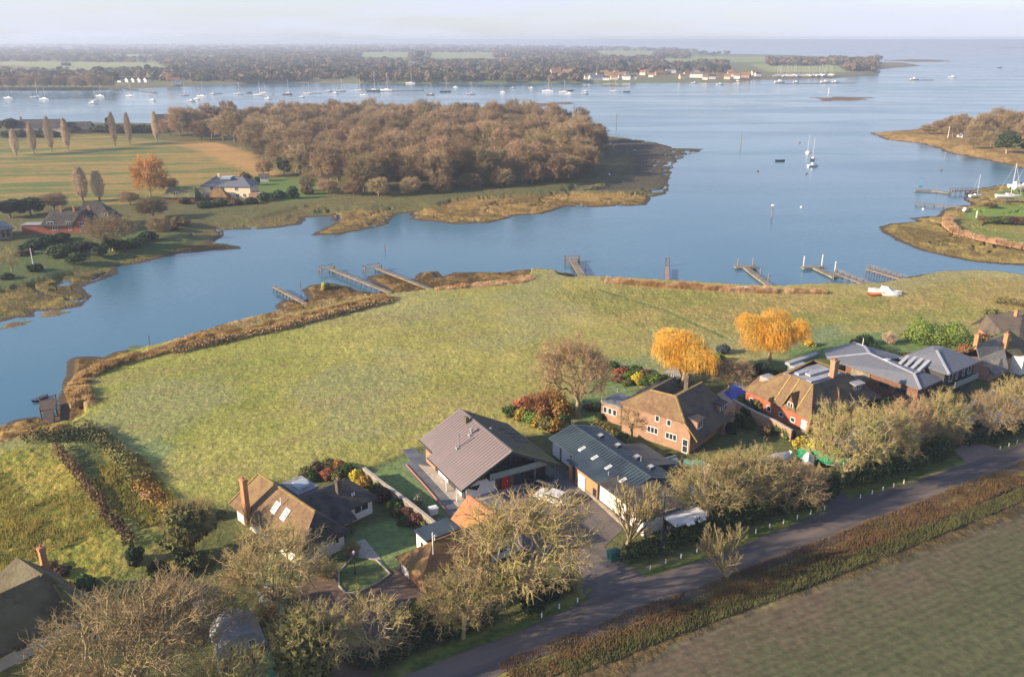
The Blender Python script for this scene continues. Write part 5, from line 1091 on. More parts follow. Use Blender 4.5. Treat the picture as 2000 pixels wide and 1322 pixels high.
# 2 ---- long house with the dark seamed metal roof
h = House('metal_roofed_house', 29.5, 62.5, 84, 'long low house with a dark blue seamed metal roof and many rooflights')
h.walls([(60.3, 76.5), (68.0, 76.5), (68.0, 94.4), (60.3, 94.4)], 2, 4.9, M_TIMB)
def s2(u): return 6.25 - (abs(u - 63.8) * (1.25 / 4.1))
R_ = MB(); R_.slab([(59.7, 76, s2(59.7)), (63.8, 76, 6.25), (63.8, 94.6, 6.25), (59.7, 94.6, s2(59.7))], .22)
for k in range(1, 32): vv = 76 + k * 18.6 / 32; R_.bar((59.75, vv, s2(59.7) + .04), (63.8, vv, 6.29), .05, .09)
h.part(R_, 'roof', M_METAL)
R_ = MB(); R_.slab([(63.8, 76, 6.25), (68.4, 76, s2(68.4)), (68.4, 94.6, s2(68.4)), (63.8, 94.6, 6.25)], .22)
for k in range(1, 32): vv = 76 + k * 18.6 / 32; R_.bar((68.35, vv, s2(68.4) + .04), (63.8, vv, 6.29), .05, .09)
o_ = h.part(R_, 'roof', M_METAL2); o_['label'] = 'paler roof slope'  # paler metal than on the other slope
q = MB(); q.bar((63.8, 75.9, 6.3), (63.8, 94.7, 6.3), .25, .1); h.part(q, 'ridge_cap', M_METAL)
for v0, v1 in ((92.3, 94.2), (89.6, 91.8), (87.5, 89.0)):
    q = MB(); q.box(60.16, 60.4, v0, v1, 2.3, 4.75); h.part(q, 'wall_panel', M_PANEL)
h.walls([(58.5, 80.2), (60.28, 80.2), (60.28, 87.3), (58.5, 87.3)], 2, 4.9, M_BRICKO, 'brick_bay')
R_ = MB(); R_.slab([(58.2, 79.9, 4.95), (62.0, 79.9, 5.72), (62.0, 87.6, 5.72), (58.2, 87.6, 4.95)], .12); h.part(R_, 'bay_roof', M_METAL)
h.window(58.5, 86.0, 3.6, .7, 2.4, 'u-', 1, 1, M_FRAMED); h.window(58.5, 81.0, 2.9, .8, 1.4, 'u-', 1, 1, M_FRAMED)
q = MB(); q.box(58.38, 58.6, 83.2, 84.8, 2.1, 4.2); h.part(q, 'garage_door', M_PANEL)
q = MB(); q.cyl((58.35, 80.1, 2), (58.35, 80.1, 4.9), .07); h.part(q, 'downpipe', M_FRAMED)
# white wing towards the road, roof tilting up then down
W = MB(); W.prism([(58.6, 70.6), (66.2, 70.6), (66.2, 80.1), (58.6, 80.1)], 2, 4.6)
h.part(W, 'white_wall', M_WHITE)
R_ = MB(); R_.slab([(58.3, 80.0, 5.0), (58.3, 75.4, 5.1), (64.0, 75.4, 5.95), (64.0, 80.0, 5.95)], .2); R_.slab([(58.3, 75.4, 5.1), (58.3, 70.3, 4.5), (66.5, 70.3, 4.6), (64.0, 75.4, 5.95)], .2); R_.slab([(64.0, 80, 5.95), (64.0, 75.4, 5.95), (66.5, 70.3, 4.6), (67.6, 76.0, 5.0)], .2)
h.part(R_, 'wing_roof', M_TILED)
q = MB(); q.prism([(58.62, 75.5), (58.9, 75.5), (58.9, 80.05), (58.62, 80.05)], 4.6, 4.98); h.part(q, 'white_upstand', M_WHITE)
# right hand bays with slate roof
h.walls([(68.0, 80.5), (71.0, 80.5), (71.0, 87.0), (68.0, 87.0)], 2, 4.3, M_TIMB, 'rear_bay')
R_ = MB(); R_.slab([(67.0, 80.0, 5.3), (71.4, 80.0, 4.4), (71.4, 87.4, 4.4), (67.0, 87.4, 5.3)], .2); h.part(R_, 'bay_roof', M_METAL)
h.walls([(66.2, 71.5), (72.2, 71.5), (72.2, 76.4), (66.2, 76.4)], 2, 4.0, M_TIMBR, 'road_wing')
R_ = MB(); R_.slab([(65.8, 71.2, 4.2), (72.6, 71.2, 4.2), (72.2, 74.2, 5.2), (66.4, 74.2, 5.2)], .15); R_.slab([(66.4, 74.2, 5.2), (72.2, 74.2, 5.2), (72.6, 77.0, 4.3), (67.2, 77.0, 4.3)], .15); h.part(R_, 'wing_roof', M_METAL)
for (u, v) in ((61.3, 88.3), (61.3, 85.2), (61.3, 82.0), (61.0, 78.3)): h.skylight((u, v, s2(u) + .03), 1.0, .55, (1.25 / 4.1, 0))
for (u, v) in ((65.4, 89.6), (66.0, 86.2), (66.3, 82.2), (66.0, 78.8)): h.skylight((u, v, s2(u) + .16), .8, .9, (.12, 0), frame=M_TIMB, raise_=.3)
for (u, v, z) in ((60.6, 78.8, 6.0), (60.3, 80.5, 5.9), (66.2, 81.2, 6.4)):
    q = MB(); q.cyl((u, v, z - .8), (u, v, z), .08); h.part(q, 'vent_pipe', M_LEAD)

# 3 ---- brick house with hipped tiled roof
h = House('brick_house', 50.3, 108, 58, 'two storey buff brick house with a hipped mossy tiled roof and dormers')
h.walls([(103.2, 51.6), (112.2, 51.6), (112.2, 63.4), (103.2, 63.4)], 2, 5.0, M_BRICK)
W = MB(); V_ = [(103.2, 63.4, 5), (103.2, 51.6, 5), (103.2, 52.6, 7.0), (103.2, 63.4, 7.0)]; W.add(V_ + [(x + .3, y, z) for x, y, z in V_], [(0, 1, 2, 3), (7, 6, 5, 4), (0, 4, 5, 1), (1, 5, 6, 2), (2, 6, 7, 3), (3, 7, 4, 0)])
W.prism([(103.5, 55), (112.2, 55), (112.2, 63.4), (103.5, 63.4)], 5, 6.9); h.part(W, 'upper_wall', M_BRICK)
A = (102.8, 63.8, 6.95); B_ = (102.8, 52.4, 6.95); Cc = (102.6, 50.1, 4.7); E1 = (104.9, 59.6, 9.6); E2 = (104.4, 55.0, 10.0); Ff = (111.8, 54.6, 10.0); Gg = (114.6, 50.0, 4.7); Hh = (114.0, 51.4, 8.0)
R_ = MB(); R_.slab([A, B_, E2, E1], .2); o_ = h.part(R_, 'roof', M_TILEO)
R_ = MB(); R_.slab([B_, Cc, Gg, Ff, E2], .2); o_ = h.part(R_, 'roof', M_TILEG); o_['label'] = 'shaded roof slope with dormers'  # darker grey tile puts this slope's shade into its colour
R_ = MB(); R_.slab([E2, Ff, (112.6, 59.0, 7.0), (106.0, 59.0, 7.6)], .2); R_.slab([A, E1, (112.6, 59.6, 9.4), (112.6, 63.8, 6.95)], .2); R_.slab([E1, E2, (106.0, 59.0, 7.6)], .2); R_.slab([E1, (106, 59, 7.6), (112.6, 59, 7.0), (112.6, 59.6, 9.4)], .2); R_.slab([Gg, (116.2, 53.5, 6.0), Ff], .2); h.part(R_, 'roof', M_TILEG)
q = MB(); q.bar(E1, E2, .25, .16); q.bar(E2, Ff, .25, .16); q.bar(E2, B_, .25, .16); q.bar(B_, Cc, .2, .14); h.part(q, 'ridge_tiles', mat('lichen_ridge', (.28, .20, .075), .9, .4, 2))
h.walls([(112.2, 50.6), (116.0, 50.6), (116.0, 56), (112.2, 56)], 2, 6, M_BRICK, 'rear_wall')
for (v, z, w_, n_) in ((57.9, 4.0, 1.9, 3), (54.7, 3.9, 1.9, 3)): h.window(103.2, v, z, w_, 1.05, 'u-', n_, 1)
for (v, z) in ((57.2, 6.1), (55.2, 6.0)): h.window(103.2, v, z, .75, 1.0, 'u-', 1, 1)
h.window(103.2, 52.3, 3.1, .95, 2.2, 'u-', 1, 2, name='glazed_door')
for (u, vf) in ((104.9, 51.0), (112.4, 51.2)):
    d = MB(); d.box(u - .85, u + .85, vf, vf + 2.2, 5.4, 7.2); dm = h.part(d, 'dormer', M_BRICK)
    q = MB(); q.slab([(u - 1.1, vf - .3, 7.2), (u + 1.1, vf - .3, 7.2), (u + 1.1, vf + 2.9, 7.7), (u - 1.1, vf + 2.9, 7.7)], .15); h.part(q, 'dormer_roof', M_TILED, dm)
    h.window(u, vf, 6.4, 1.3, 1.2, 'v-', 2, 1, name='dormer_window')
h.chimney(110.4, 56.4, 7.5, 11.2, .75, .7, M_TILEG, 2)
h.walls([(105.0, 64.3), (109.6, 64.3), (109.6, 68.5), (105.0, 68.5)], 2, 5, M_BRICK, 'extension')
R_ = MB(); R_.prism([(104.9, 64.2), (109.7, 64.2), (109.7, 68.6), (104.9, 68.6)], 5.02, 5.18); h.part(R_, 'flat_roof', M_LEAD)
q = MB()
for a in ((105, 68.5), (109.6, 68.5), (109.6, 64.3)): q.bar((a[0], a[1], 5.1), (a[0], a[1], 6.0), .05)
q.bar((105, 68.5, 6), (109.6, 68.5, 6), .04); q.bar((109.6, 68.5, 6), (109.6, 64.3, 6), .04); h.part(q, 'railing', M_FRAME)
for v in (67.7, 66.8, 65.9): h.window(105.0, v, 3.9, .75, 1.1, 'u-', 1, 1)
q = MB(); q.cyl((103.1, 63.5, 2), (103.1, 63.5, 6.9), .06); h.part(q, 'downpipe', M_FRAMED)

# 4 ---- red brick house
h = House('red_brick_house', 31, 107, 84, 'red brick house with mossy hipped tiles, roof terrace and tall chimney')
h.walls([(101.0, 78.4), (115.5, 78.4), (115.5, 91.8), (101.0, 91.8)], 2, 4.8, M_BRICKR)
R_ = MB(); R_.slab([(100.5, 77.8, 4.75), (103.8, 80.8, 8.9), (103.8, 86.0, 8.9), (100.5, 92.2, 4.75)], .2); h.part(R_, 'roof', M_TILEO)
R_ = MB(); R_.slab([(100.5, 77.8, 4.75), (117.5, 77.8, 4.75), (112.4, 81.0, 8.9), (103.8, 80.8, 8.9)], .2); o_ = h.part(R_, 'roof', M_TILEG); o_['label'] = 'shaded brown roof slope'  # shade of this slope painted in by the darker tile
R_ = MB(); R_.slab([(117.5, 77.8, 4.75), (117.5, 92.2, 4.75), (112.4, 88, 8.9), (112.4, 81, 8.9)], .2); R_.slab([(100.5, 92.2, 4.75), (103.8, 86, 8.9), (112.4, 88, 8.9), (117.5, 92.2, 4.75)], .2); h.part(R_, 'roof', M_TILE)
q = MB(); q.box(104.0, 112.2, 81.2, 87.0, 7.9, 8.6); h.part(q, 'flat_roof', M_LEAD)
M_HIPL = mat('rooflight_grey', (.30, .32, .36), .3, .2, 1)
for k, (u0, u1, v0, v1) in enumerate(((104.2, 108.2, 81.6, 82.6), (106.4, 111.2, 83.6, 84.7), (105.2, 107.4, 84.9, 85.8), (109.4, 111.4, 81.5, 82.6))):
    q = MB(); q.box(u0, u1, v0, v1, 8.55, 8.95); h.part(q, 'rooflight', M_HIPL)
R_ = MB(); R_.slab([(101.0, 91.6, 5.2), (103.5, 91.6, 6.6), (103.5, 87, 8.0), (101.5, 87, 6.0)], .2); h.part(R_, 'roof', M_TILE)
q = MB(); q.box(102.6, 104.6, 88.2, 90.6, 6.0, 7.2); h.part(q, 'flat_dormer', M_LEAD)
for v in (85.4, 83.6, 81.0):
    q = MB(); q.bar((100.75, v, 5.1), (103.7, v - .2, 8.85), .26, .10); o_ = h.part(q, 'lichen_stripe', mat('lichen', (.27, .21, .075), .9, .4, 2) if v > 85 else bpy.data.materials['lichen'])
d = MB(); V_ = [(100.9, 81.3, 4.7), (100.9, 83.3, 4.7), (100.9, 82.3, 7.3), (104.0, 81.3, 4.7), (104.0, 83.3, 4.7), (104.0, 82.3, 7.3)]; d.add(V_, [(0, 2, 1), (3, 4, 5), (0, 3, 5, 2), (1, 2, 5, 4), (0, 1, 4, 3)]); dm = h.part(d, 'dormer', M_TILE)
q = MB(); q.slab([(100.5, 80.9, 4.9), (104, 80.9, 4.9), (104, 82.3, 7.5), (100.5, 82.3, 7.5)], .12); q.slab([(100.5, 82.3, 7.5), (104, 82.3, 7.5), (104, 83.7, 4.9), (100.5, 83.7, 4.9)], .12); h.part(q, 'dormer_roof', M_TILEO, dm)
h.window(100.86, 82.3, 5.35, 1.1, 1.0, 'u-', 2, 1, name='dormer_window')
for v, hh in ((90.4, .9), (86.6, 1.0), (84.0, .8), (81.6, .8)): h.window(101.0, v, 3.1, .9, hh, 'u-', 1, 1)
q = MB(); q.box(100.93, 101.1, 78.8, 79.9, 2.05, 3.9); h.part(q, 'door', M_FRAME)
h.chimney(109.4, 81.6, 8.0, 11.6, 1.0, .9, M_BRICK, 2)
d = MB(); d.box(112.0, 113.8, 79.2, 81.2, 5.8, 7.6); dm = h.part(d, 'dormer', M_TILED); q = MB(); q.slab([(111.7, 78.8, 7.6), (114.1, 78.8, 7.6), (114.1, 81.6, 8.0), (111.7, 81.6, 8.0)], .15); h.part(q, 'dormer_roof', M_LEAD, dm)
h.window(112.9, 79.2, 6.7, 1.3, 1.2, 'v-', 2, 2, name='dormer_window')
d = MB(); d.slab([(107.2, 78.0, 5.0), (108.6, 78.0, 5.0), (108.6, 80.0, 7.8), (107.9, 79.0, 7.8)], .4); dm = h.part(d, 'gablet', M_TILEO)

# 5 ---- modern slate roofed house
h = House('slate_roofed_house', 36, 134, 72, 'sprawling modern house with shallow grey slate hipped roofs and solar fins')
h.walls([(129.8, 64.6), (136.0, 64.6), (136.0, 78.0), (129.8, 78.0)], 2, 5.6, M_TIMBR)
h.walls([(136.0, 63.7), (146.0, 63.7), (146.0, 71.5), (136.0, 71.5)], 2, 7.2, M_TIMB, 'tall_wall')
R_ = MB()   # left long roof
R_.slab([(129.3, 64.0, 5.9), (137.0, 64.0, 5.9), (133.2, 66.6, 7.3), (131.4, 66.6, 7.3)], .2); h.part(R_, 'roof', M_SLATE)
R_ = MB(); R_.slab([(129.3, 64.0, 5.9), (131.4, 66.6, 7.3), (134.2, 76.5, 7.3), (130.0, 82.0, 5.7), (129.4, 78, 5.8)], .2); R_.slab([(131.4, 66.6, 7.3), (133.2, 66.6, 7.3), (137.5, 71.0, 6.2), (137.0, 74.5, 6.2), (134.2, 76.5, 7.3)], .2); h.part(R_, 'roof', M_SLATE)
R_ = MB(); R_.slab([(134.2, 76.5, 7.3), (137.6, 79.6, 7.0), (141.5, 84.2, 5.6), (133.0, 84.8, 5.6), (130.0, 82.0, 5.7)], .2); R_.slab([(134.2, 76.5, 7.3), (137.0, 74.5, 6.2), (141.5, 73.5, 5.8), (141.5, 84.2, 5.6), (137.6, 79.6, 7.0)], .2); h.part(R_, 'roof', M_SLATE)
R_ = MB(); ap = (139.4, 67.4, 9.4); ap2 = (140.8, 68.8, 9.4)
R_.slab([(135.8, 62.9, 7.3), (146.6, 62.9, 7.3), (142.2, 67.6, 9.4), ap], .2); R_.slab([(146.6, 62.9, 7.3), (146.6, 72.2, 7.3), (142.2, 68.6, 9.4), (142.2, 67.6, 9.4)], .2); h.part(R_, 'roof', M_SLATE)
R_ = MB(); R_.slab([(135.8, 62.9, 7.3), ap, ap2, (136.4, 72.2, 7.3)], .2); R_.slab([(146.6, 72.2, 7.3), (136.4, 72.2, 7.3), ap2, (142.2, 68.6, 9.4)], .2); R_.slab([ap, (142.2, 67.6, 9.4), (142.2, 68.6, 9.4), ap2], .2); h.part(R_, 'roof', M_SLATE)
q = MB()
M_HIP = mat('hip_lead', (.34, .36, .40), .5, .1, 1)
for a, b2 in (((129.3, 64.0, 5.95), (131.4, 66.6, 7.35)), ((131.4, 66.6, 7.35), (134.2, 76.5, 7.35)), ((134.2, 76.5, 7.35), (130.0, 82.0, 5.75)), ((135.8, 62.9, 7.35), (139.4, 67.4, 9.45)), ((131.4, 66.6, 7.35), (133.2, 66.6, 7.35)), ((134.2, 76.5, 7.35), (137.6, 79.6, 7.05)), ((137.6, 79.6, 7.05), (141.5, 84.2, 5.65))): q.bar(a, b2, .4, .12)
h.part(q, 'hip_capping', M_HIP)
for k in range(4):
    q = MB(); v = 66.8 + k * 1.25; q.slab([(133.4 + k * .35, v, 7.15), (137.4 + k * .1, v + .3, 8.15 - k * .1), (137.4 + k * .1, v + .9, 8.15 - k * .1), (133.4 + k * .35, v + .6, 7.15)], .55); h.part(q, 'solar_fin', M_SLATE if 0 else M_HIP)
h.skylight((133.6, 72.8, 7.35), 1.0, .8, (0, 0))
for u, z, hh, w_ in ((138.2, 6.0, 1.6, 1.0), (140.2, 6.0, 1.6, .6), (142.4, 6.0, 1.6, .6), (144.4, 6.0, 1.6, 1.0), (138.4, 3.4, 2.2, 1.4), (141.2, 3.4, 2.2, 2.2), (144.4, 3.4, 2.2, 1.4)): h.window(u, 63.7, z, w_, hh, 'v-', 1, 1, M_FRAMED if hh > 2 else M_FRAME)
for u in (131.0, 133.0, 134.8): h.window(u, 64.6, 4.2, 1.1, 1.7, 'v-', 1, 1, M_FRAMED)
for v in (67.5, 70.5): h.window(129.8, v, 4.3, 1.8, .9, 'u-', 2, 1, M_FRAMED)
q = MB(); q.box(137.4, 145.2, 62.4, 63.65, 4.45, 4.6); h.part(q, 'balcony_floor', M_TIMB)
q = MB(); q.box(137.4, 145.2, 62.36, 62.42, 4.6, 5.6); h.part(q, 'balcony_rail', M_TIMBG)
q = MB(); q.box(129.66, 129.9, 73.2, 76.8, 3.9, 5.4); h.part(q, 'boarded_panel', M_WOODP)
q = MB(); q.cyl((137.6, 80, 7), (137.6, 80, 8.4), .06); h.part(q, 'flue', M_FRAME)
h.walls([(124.2, 80.0), (133.0, 80.0), (133.0, 86.0), (124.2, 86.0)], 2, 4.3, M_TIMBG, 'garden_wing')
R_ = MB(); R_.box(123.7, 132.6, 85.3, 86.3, 4.5, 5.0); R_.box(123.7, 127.2, 80.6, 85.3, 4.4, 4.62); h.part(R_, 'parapet', M_HIP)
R_ = MB(); R_.box(127.4, 132.6, 80.2, 85.2, 4.32, 4.46); o_ = h.part(R_, 'green_roof', M_GRASS)

# 6 ---- bungalow, bottom left
h = House('white_bungalow', 45, 45, 84, 'white walled bungalow with a mossy brown tiled roof and two skylights')
h.walls([(41.8, 76.4), (47.8, 76.4), (47.8, 91.4), (41.8, 91.4)], 2, 4.6, M_WHITE)
def bs(u): return 8.0 - abs(u - 44.7) * .98
R_ = MB(); R_.slab([(41.1, 91.9, bs(41.1)), (41.1, 75.6, bs(41.1)), (44.7, 77.2, 8.0), (44.7, 90.2, 8.0)], .2); h.part(R_, 'roof', M_TILEO)
R_ = MB(); R_.slab([(44.7, 90.2, 8.0), (44.7, 77.2, 8.0), (48.3, 75.6, bs(48.3)), (48.3, 91.9, bs(48.3))], .2); R_.slab([(41.1, 75.6, bs(41.1)), (48.3, 75.6, bs(48.3)), (44.7, 77.2, 8.0)], .2); R_.slab([(41.1, 91.9, bs(41.1)), (44.7, 90.2, 8.0), (48.3, 91.9, bs(48.3))], .2); o_ = h.part(R_, 'roof', M_TILED); o_['label'] = 'dark shaded roof slope'  # near-black tile colour stands in for shade on these slopes
q = MB(); q.bar((44.7, 77.2, 8.05), (44.7, 90.2, 8.05), .25, .14); q.bar((44.7, 90.2, 8.05), (41.1, 91.9, bs(41.1) + .05), .25, .12); h.part(q, 'ridge_tiles', bpy.data.materials['lichen_ridge'])
h.chimney(41.3, 87.6, 3, 9.6, .6, .85, M_BRICKO, 1)
for v in (83.6, 81.4): h.skylight((43.1, v, bs(43.1) + .05), 1.0, 1.0, (.98, 0))
q = MB(); q.cyl((43.5, 82.9, 7), (43.5, 82.9, 8), .06); h.part(q, 'vent_pipe', M_FRAME)
h.window(41.8, 84.6, 3.4, 1.4, .8, 'u-', 2, 1); h.window(41.8, 80, 3.4, 1.4, .8, 'u-', 2, 1)
h.window(43.6, 76.4, 3.6, 1.3, 1.0, 'v-', 2, 1); h.window(46.6, 76.4, 3.6, 1.0, .9, 'v-', 2, 1)
# dark hipped wing
h.walls([(48.0, 80.6), (55.0, 80.6), (55.0, 86.6), (48.0, 86.6)], 2, 4.4, M_WHITE, 'wing_wall')
R_ = MB(); R_.slab([(46.4, 80.0, 4.35), (55.6, 80.0, 4.35), (52.6, 83.6, 6.5), (46.4, 83.6, 6.5)], .2); R_.slab([(55.6, 80.0, 4.35), (55.6, 87.2, 4.35), (52.6, 83.6, 6.5)], .2); R_.slab([(55.6, 87.2, 4.35), (46.4, 87.2, 4.35), (46.4, 83.6, 6.5), (52.6, 83.6, 6.5)], .2); h.part(R_, 'wing_roof', M_TILED)
h.chimney(51.3, 82.4, 5.2, 7.6, .6, .6, M_TILEG, 1)
for x in (52.6, 52.9):
    q = MB(); q.cyl((x, 81.4, 5), (x, 81.4, 5.5), .1); h.part(q, 'vent_pipe', M_FRAME)
h.window(53.3, 80.6, 3.5, 2.2, 1.2, 'v-', 2, 1)
R_ = MB(); R_.slab([(48.8, 78.2, 4.0), (51.0, 78.2, 4.0), (49.9, 80.6, 5.3)], .2); R_.slab([(48.8, 78.2, 4.0), (49.9, 80.6, 5.3), (48.3, 80.8, 4.4)], .2); R_.slab([(51.0, 78.2, 4.0), (51.4, 80.8, 4.4), (49.9, 80.6, 5.3)], .2); h.part(R_, 'porch_roof', M_TILED)
q = MB(); q.box(50.2, 50.35, 78.4, 78.55, 2, 4); q.box(49.0, 49.15, 78.4, 78.55, 2, 4); h.part(q, 'porch_post', M_FRAMED)
q = MB(); q.box(49.3, 50.3, 80.5, 80.7, 2, 4); h.part(q, 'door', M_FRAME)
h.walls([(48.3, 87.3), (51.2, 87.3), (51.2, 91.3), (48.3, 91.3)], 2, 4.4, M_WHITE, 'flat_wing')
q = MB(); q.box(48.3, 51.4, 87.25, 91.5, 4.42, 4.65); h.part(q, 'flat_roof', M_LEAD)
h.skylight((49.9, 89.2, 4.75), 1.6, 1.6, (0, 0), raise_=.3)

# 7 ---- garage with brown hipped roof by the gravel drive
h = House('tiled_garage', 36, 43, 72.5, 'brown tiled hipped garage beside the gravel drive', 'garage')
h.gable(38.6, 47.6, 69.6, 74.8, 2, 4.2, 6.2, 'u', M_BRICKO, M_TILE, .5, hip=(3.2, 0), rname='roof')
q = MB(); q.box(38.48, 38.7, 72.9, 74.6, 2.0, 4.0); h.part(q, 'white_pier', M_WHITE)
q = MB(); q.box(39.4, 43.6, 69.48, 69.7, 2.05, 4.0); h.part(q, 'garage_door', M_WHITE)
q = MB(); q.cyl((41.6, 72.2, 6), (41.6, 72.2, 7.0), .07); q.bar((41.3, 72.2, 6.8), (41.9, 72.2, 6.8), .06); h.part(q, 'vent_pipe', M_FRAME)
h = House('flat_roofed_annex', 36, 44.3, 76, 'small white annex with a flat dark blue roof behind the tiled garage', 'outbuilding')
h.walls([(42.3, 75.2), (46.6, 75.2), (46.6, 77.8), (42.3, 77.8)], 2, 4.3, M_WHITE)
q = MB(); q.box(42.1, 46.8, 75.0, 78.0, 4.32, 4.55); h.part(q, 'flat_roof', M_METAL)
h.window(42.3, 76.4, 3.2, .8, .9, 'u-', 1, 1)
h = House('red_tiled_outbuilding', 36, 49, 75, 'orange red tiled outbuilding half hidden by the large bare oak', 'outbuilding')
h.gable(46.9, 52.4, 70.0, 77.2, 2, 4.3, 6.9, 'v', M_WHITE, M_TILER, .35)
h.window(46.9, 74, 3.2, 1.0, .9, 'u-', 2, 1); h.window(49.6, 70.0, 3.3, 1.2, 1.0, 'v-', 2, 1)

# 8 ---- thatched cottage bottom left
h = House('thatched_cottage', 52, 25, 84, 'thatched white cottage with brick chimneys cut by the left edge')
c52, s52 = math.cos(math.radians(52)), math.sin(math.radians(52))
def p52(x, y): return (x * c52 + y * s52, -x * s52 + y * c52)
u1_, v1_ = p52(-51.5, 75); u2_, v2_ = p52(-50, 69.4); u3_, v3_ = p52(-47.6, 72.5); u4_, v4_ = p52(-43.4, 71.1); u5_, v5_ = p52(-40.6, 72.8)
h.walls([(u2_ - 9, v3_ - 1.9), (u3_ + 3.2, v3_ - 1.9), (u3_ + 3.2, v3_ + 3.0), (u2_ - 9, v3_ + 3.0)], 2, 4.6, M_WHITE)
R_ = MB(); vr = v3_
R_.slab([(u2_ - 10, vr - 2.7, 4.4), (u3_ + 3.6, vr - 2.7, 4.4), (u3_ + .4, vr, 9.0), (u2_ - 10, vr, 9.0)], .4); R_.slab([(u2_ - 10, vr, 9.0), (u3_ + .4, vr, 9.0), (u3_ + 3.6, vr + 3.8, 4.6), (u2_ - 10, vr + 3.8, 4.6)], .4)
R_.slab([(u3_ + .4, vr, 9.0), (u3_ + 3.6, vr - 2.7, 4.4), (u3_ + 3.6, vr + 3.8, 4.6)], .4); h.part(R_, 'thatched_roof', M_THATCH)
R_ = MB(); ux = (u1_ + u3_) / 2; R_.slab([(ux, v1_ + .3, 9.15), (ux + .3, vr - .2, 9.08), (ux - 6, vr, 4.7), (ux - 6, v1_ + 2.0, 4.7)], .4); R_.slab([(ux, v1_ + .3, 9.15), (ux + .3, vr - .2, 9.08), (ux + 3.8, vr, 4.7), (ux + 3.8, v1_ + 2.0, 4.7)], .4); R_.slab([(ux, v1_ + .3, 9.15), (ux - 6, v1_ + 2.0, 4.7), (ux + 3.8, v1_ + 2.0, 4.7)], .4); h.part(R_, 'thatched_roof', M_THATCH)
R_ = MB(); R_.slab([(u3_ + 1.0, vr - 2.4, 4.6), (u4_ + .6, v4_ - 2.3, 4.2), (u5_ + .6, v5_ - 1.4, 4.4), (u5_ - .4, v5_ + .6, 6.4), (u4_, v4_, 6.9), (u3_ + .4, vr, 8.4)], .4); R_.slab([(u3_ + .4, vr, 8.4), (u4_, v4_, 6.9), (u5_ - .4, v5_ + .6, 6.4), (u5_ + .4, v5_ + 2.6, 4.5), (u4_ - .4, v4_ + 3.2, 4.5), (u3_ + 1.2, vr + 3.4, 4.6)], .4); h.part(R_, 'thatched_roof', M_THATCHG)
h.walls([(u3_ + 3.0, vr - 1.9), (u4_ + 2.4, v4_ - 1.7), (u4_ + 2.6, v4_ + 2.2), (u3_ + 3.0, vr + 2.4)], 2, 4.4, M_WHITE, 'wing_wall')
cu, cv = p52(*G(88, 1108, 6).xy); h.chimney(cu, cv, 5, 8.6, .6, .6, M_BRICKO, 1)
cu, cv = p52(*G(143, 1165, 5).xy); h.chimney(cu, cv, 4, 6.6, .45, .45, M_BRICKO, 1)
for k in (0, 1, 2): h.window(u3_ - 1.2 - k * 2.6, vr - 1.9, 3.6, 1.2, .9, 'v-', 2, 1)
h.window(u4_ - .2, v4_ - 1.78, 3.5, 1.0, .9, 'v-', 2, 1)
h = House('thatched_outbuilding', 52, p52(*G(-60, 1390, 2).xy)[0], p52(*G(-60, 1390, 2).xy)[1], 'green thatched outbuilding in the extreme bottom left corner', 'outbuilding')
cu, cv = h.o.x, h.o.y
h.gable(cu - 6, cu + 2.6, cv - 4.5, cv + .8, 2, 4.2, 7.2, 'u', M_WHITE, M_THATCHG, .5, hip=(0, 2.0), t=.35)
h.window(cu - 1, cv - 4.5, 3.3, 1, .8, 'v-', 2, 1)
# grey dormered shed under the oaks
u_, v_ = toUV(G(468, 1268))
h = House('grey_roofed_lodge', 29.5, u_, v_, 'small lodge with a rounded pale grey roof and two dark windows under the oaks', 'outbuilding')
h.walls([(u_ - 2.0, v_ - 2.0), (u_ + 2.0, v_ - 2.0), (u_ + 2.0, v_ + 2.0), (u_ - 2.0, v_ + 2.0)], 2, 3.9, M_WHITE)
R_ = MB(); prof = [(-2.4, 3.2), (-2.1, 4.3), (-1.2, 5.2), (0, 5.5), (1.2, 5.2), (2.1, 4.3), (2.4, 3.2)]
R_.loft([[(u_ + a, v_ - 2.3, z) for a, z in prof], [(u_ + a, v_ - 1.5, z + .05) for a, z in prof], [(u_ + a, v_ + 2.3, z) for a, z in prof]], 0); h.part(R_, 'roof', mat('weathered_grey_roof', (.30, .31, .33), .8, .2, 1.5))
h.window(u_ - .9, v_ - 2.3, 4.1, .7, .9, 'v-', 1, 1, M_FRAME); h.window(u_ + .9, v_ - 2.3, 4.1, .7, .9, 'v-', 1, 1, M_FRAME)
# green glass summerhouse roof
u_, v_ = toUV(G(532, 1190))
h = House('small_greenhouse', 29.5, u_, v_, 'small pale green glazed greenhouse beneath the oak', 'greenhouse')
h.gable(u_ - 1, u_ + 1, v_ - 1.4, v_ + 1.4, 2, 3.6, 4.4, 'v', M_GLASSB, M_METAL2, .1)
# white gable near the road
h = House('white_gabled_garage', 29.5, 73.5, 73.5, 'white gabled garage glimpsed through the bare roadside trees', 'garage')
W = MB(); V_ = [(71.8, 76.4, 2), (71.8, 76.4, 4.3), (72.0, 74.2, 7.1), (72.4, 70.6, 3.4), (72.4, 70.6, 2)]; W.add(V_ + [(x + 5, y, z) for x, y, z in V_], [(0, 1, 2, 3, 4), (9, 8, 7, 6, 5)] + [(i, i + 5, (i + 1) % 5 + 5, (i + 1) % 5) for i in range(5)]); h.part(W, 'wall', M_WHITE)
R_ = MB(); R_.slab([(71.6, 76.9, 4.0), (72.0, 74.2, 7.25), (77.3, 74.2, 7.25), (77.0, 76.9, 4.0)], .15); R_.slab([(72.0, 74.2, 7.25), (72.3, 70.2, 3.2), (77.6, 70.2, 3.2), (77.3, 74.2, 7.25)], .15); h.part(R_, 'roof', M_TILED)
h.window(71.95, 74.6, 4.2, .8, .9, 'u-', 1, 1, M_FRAMED)
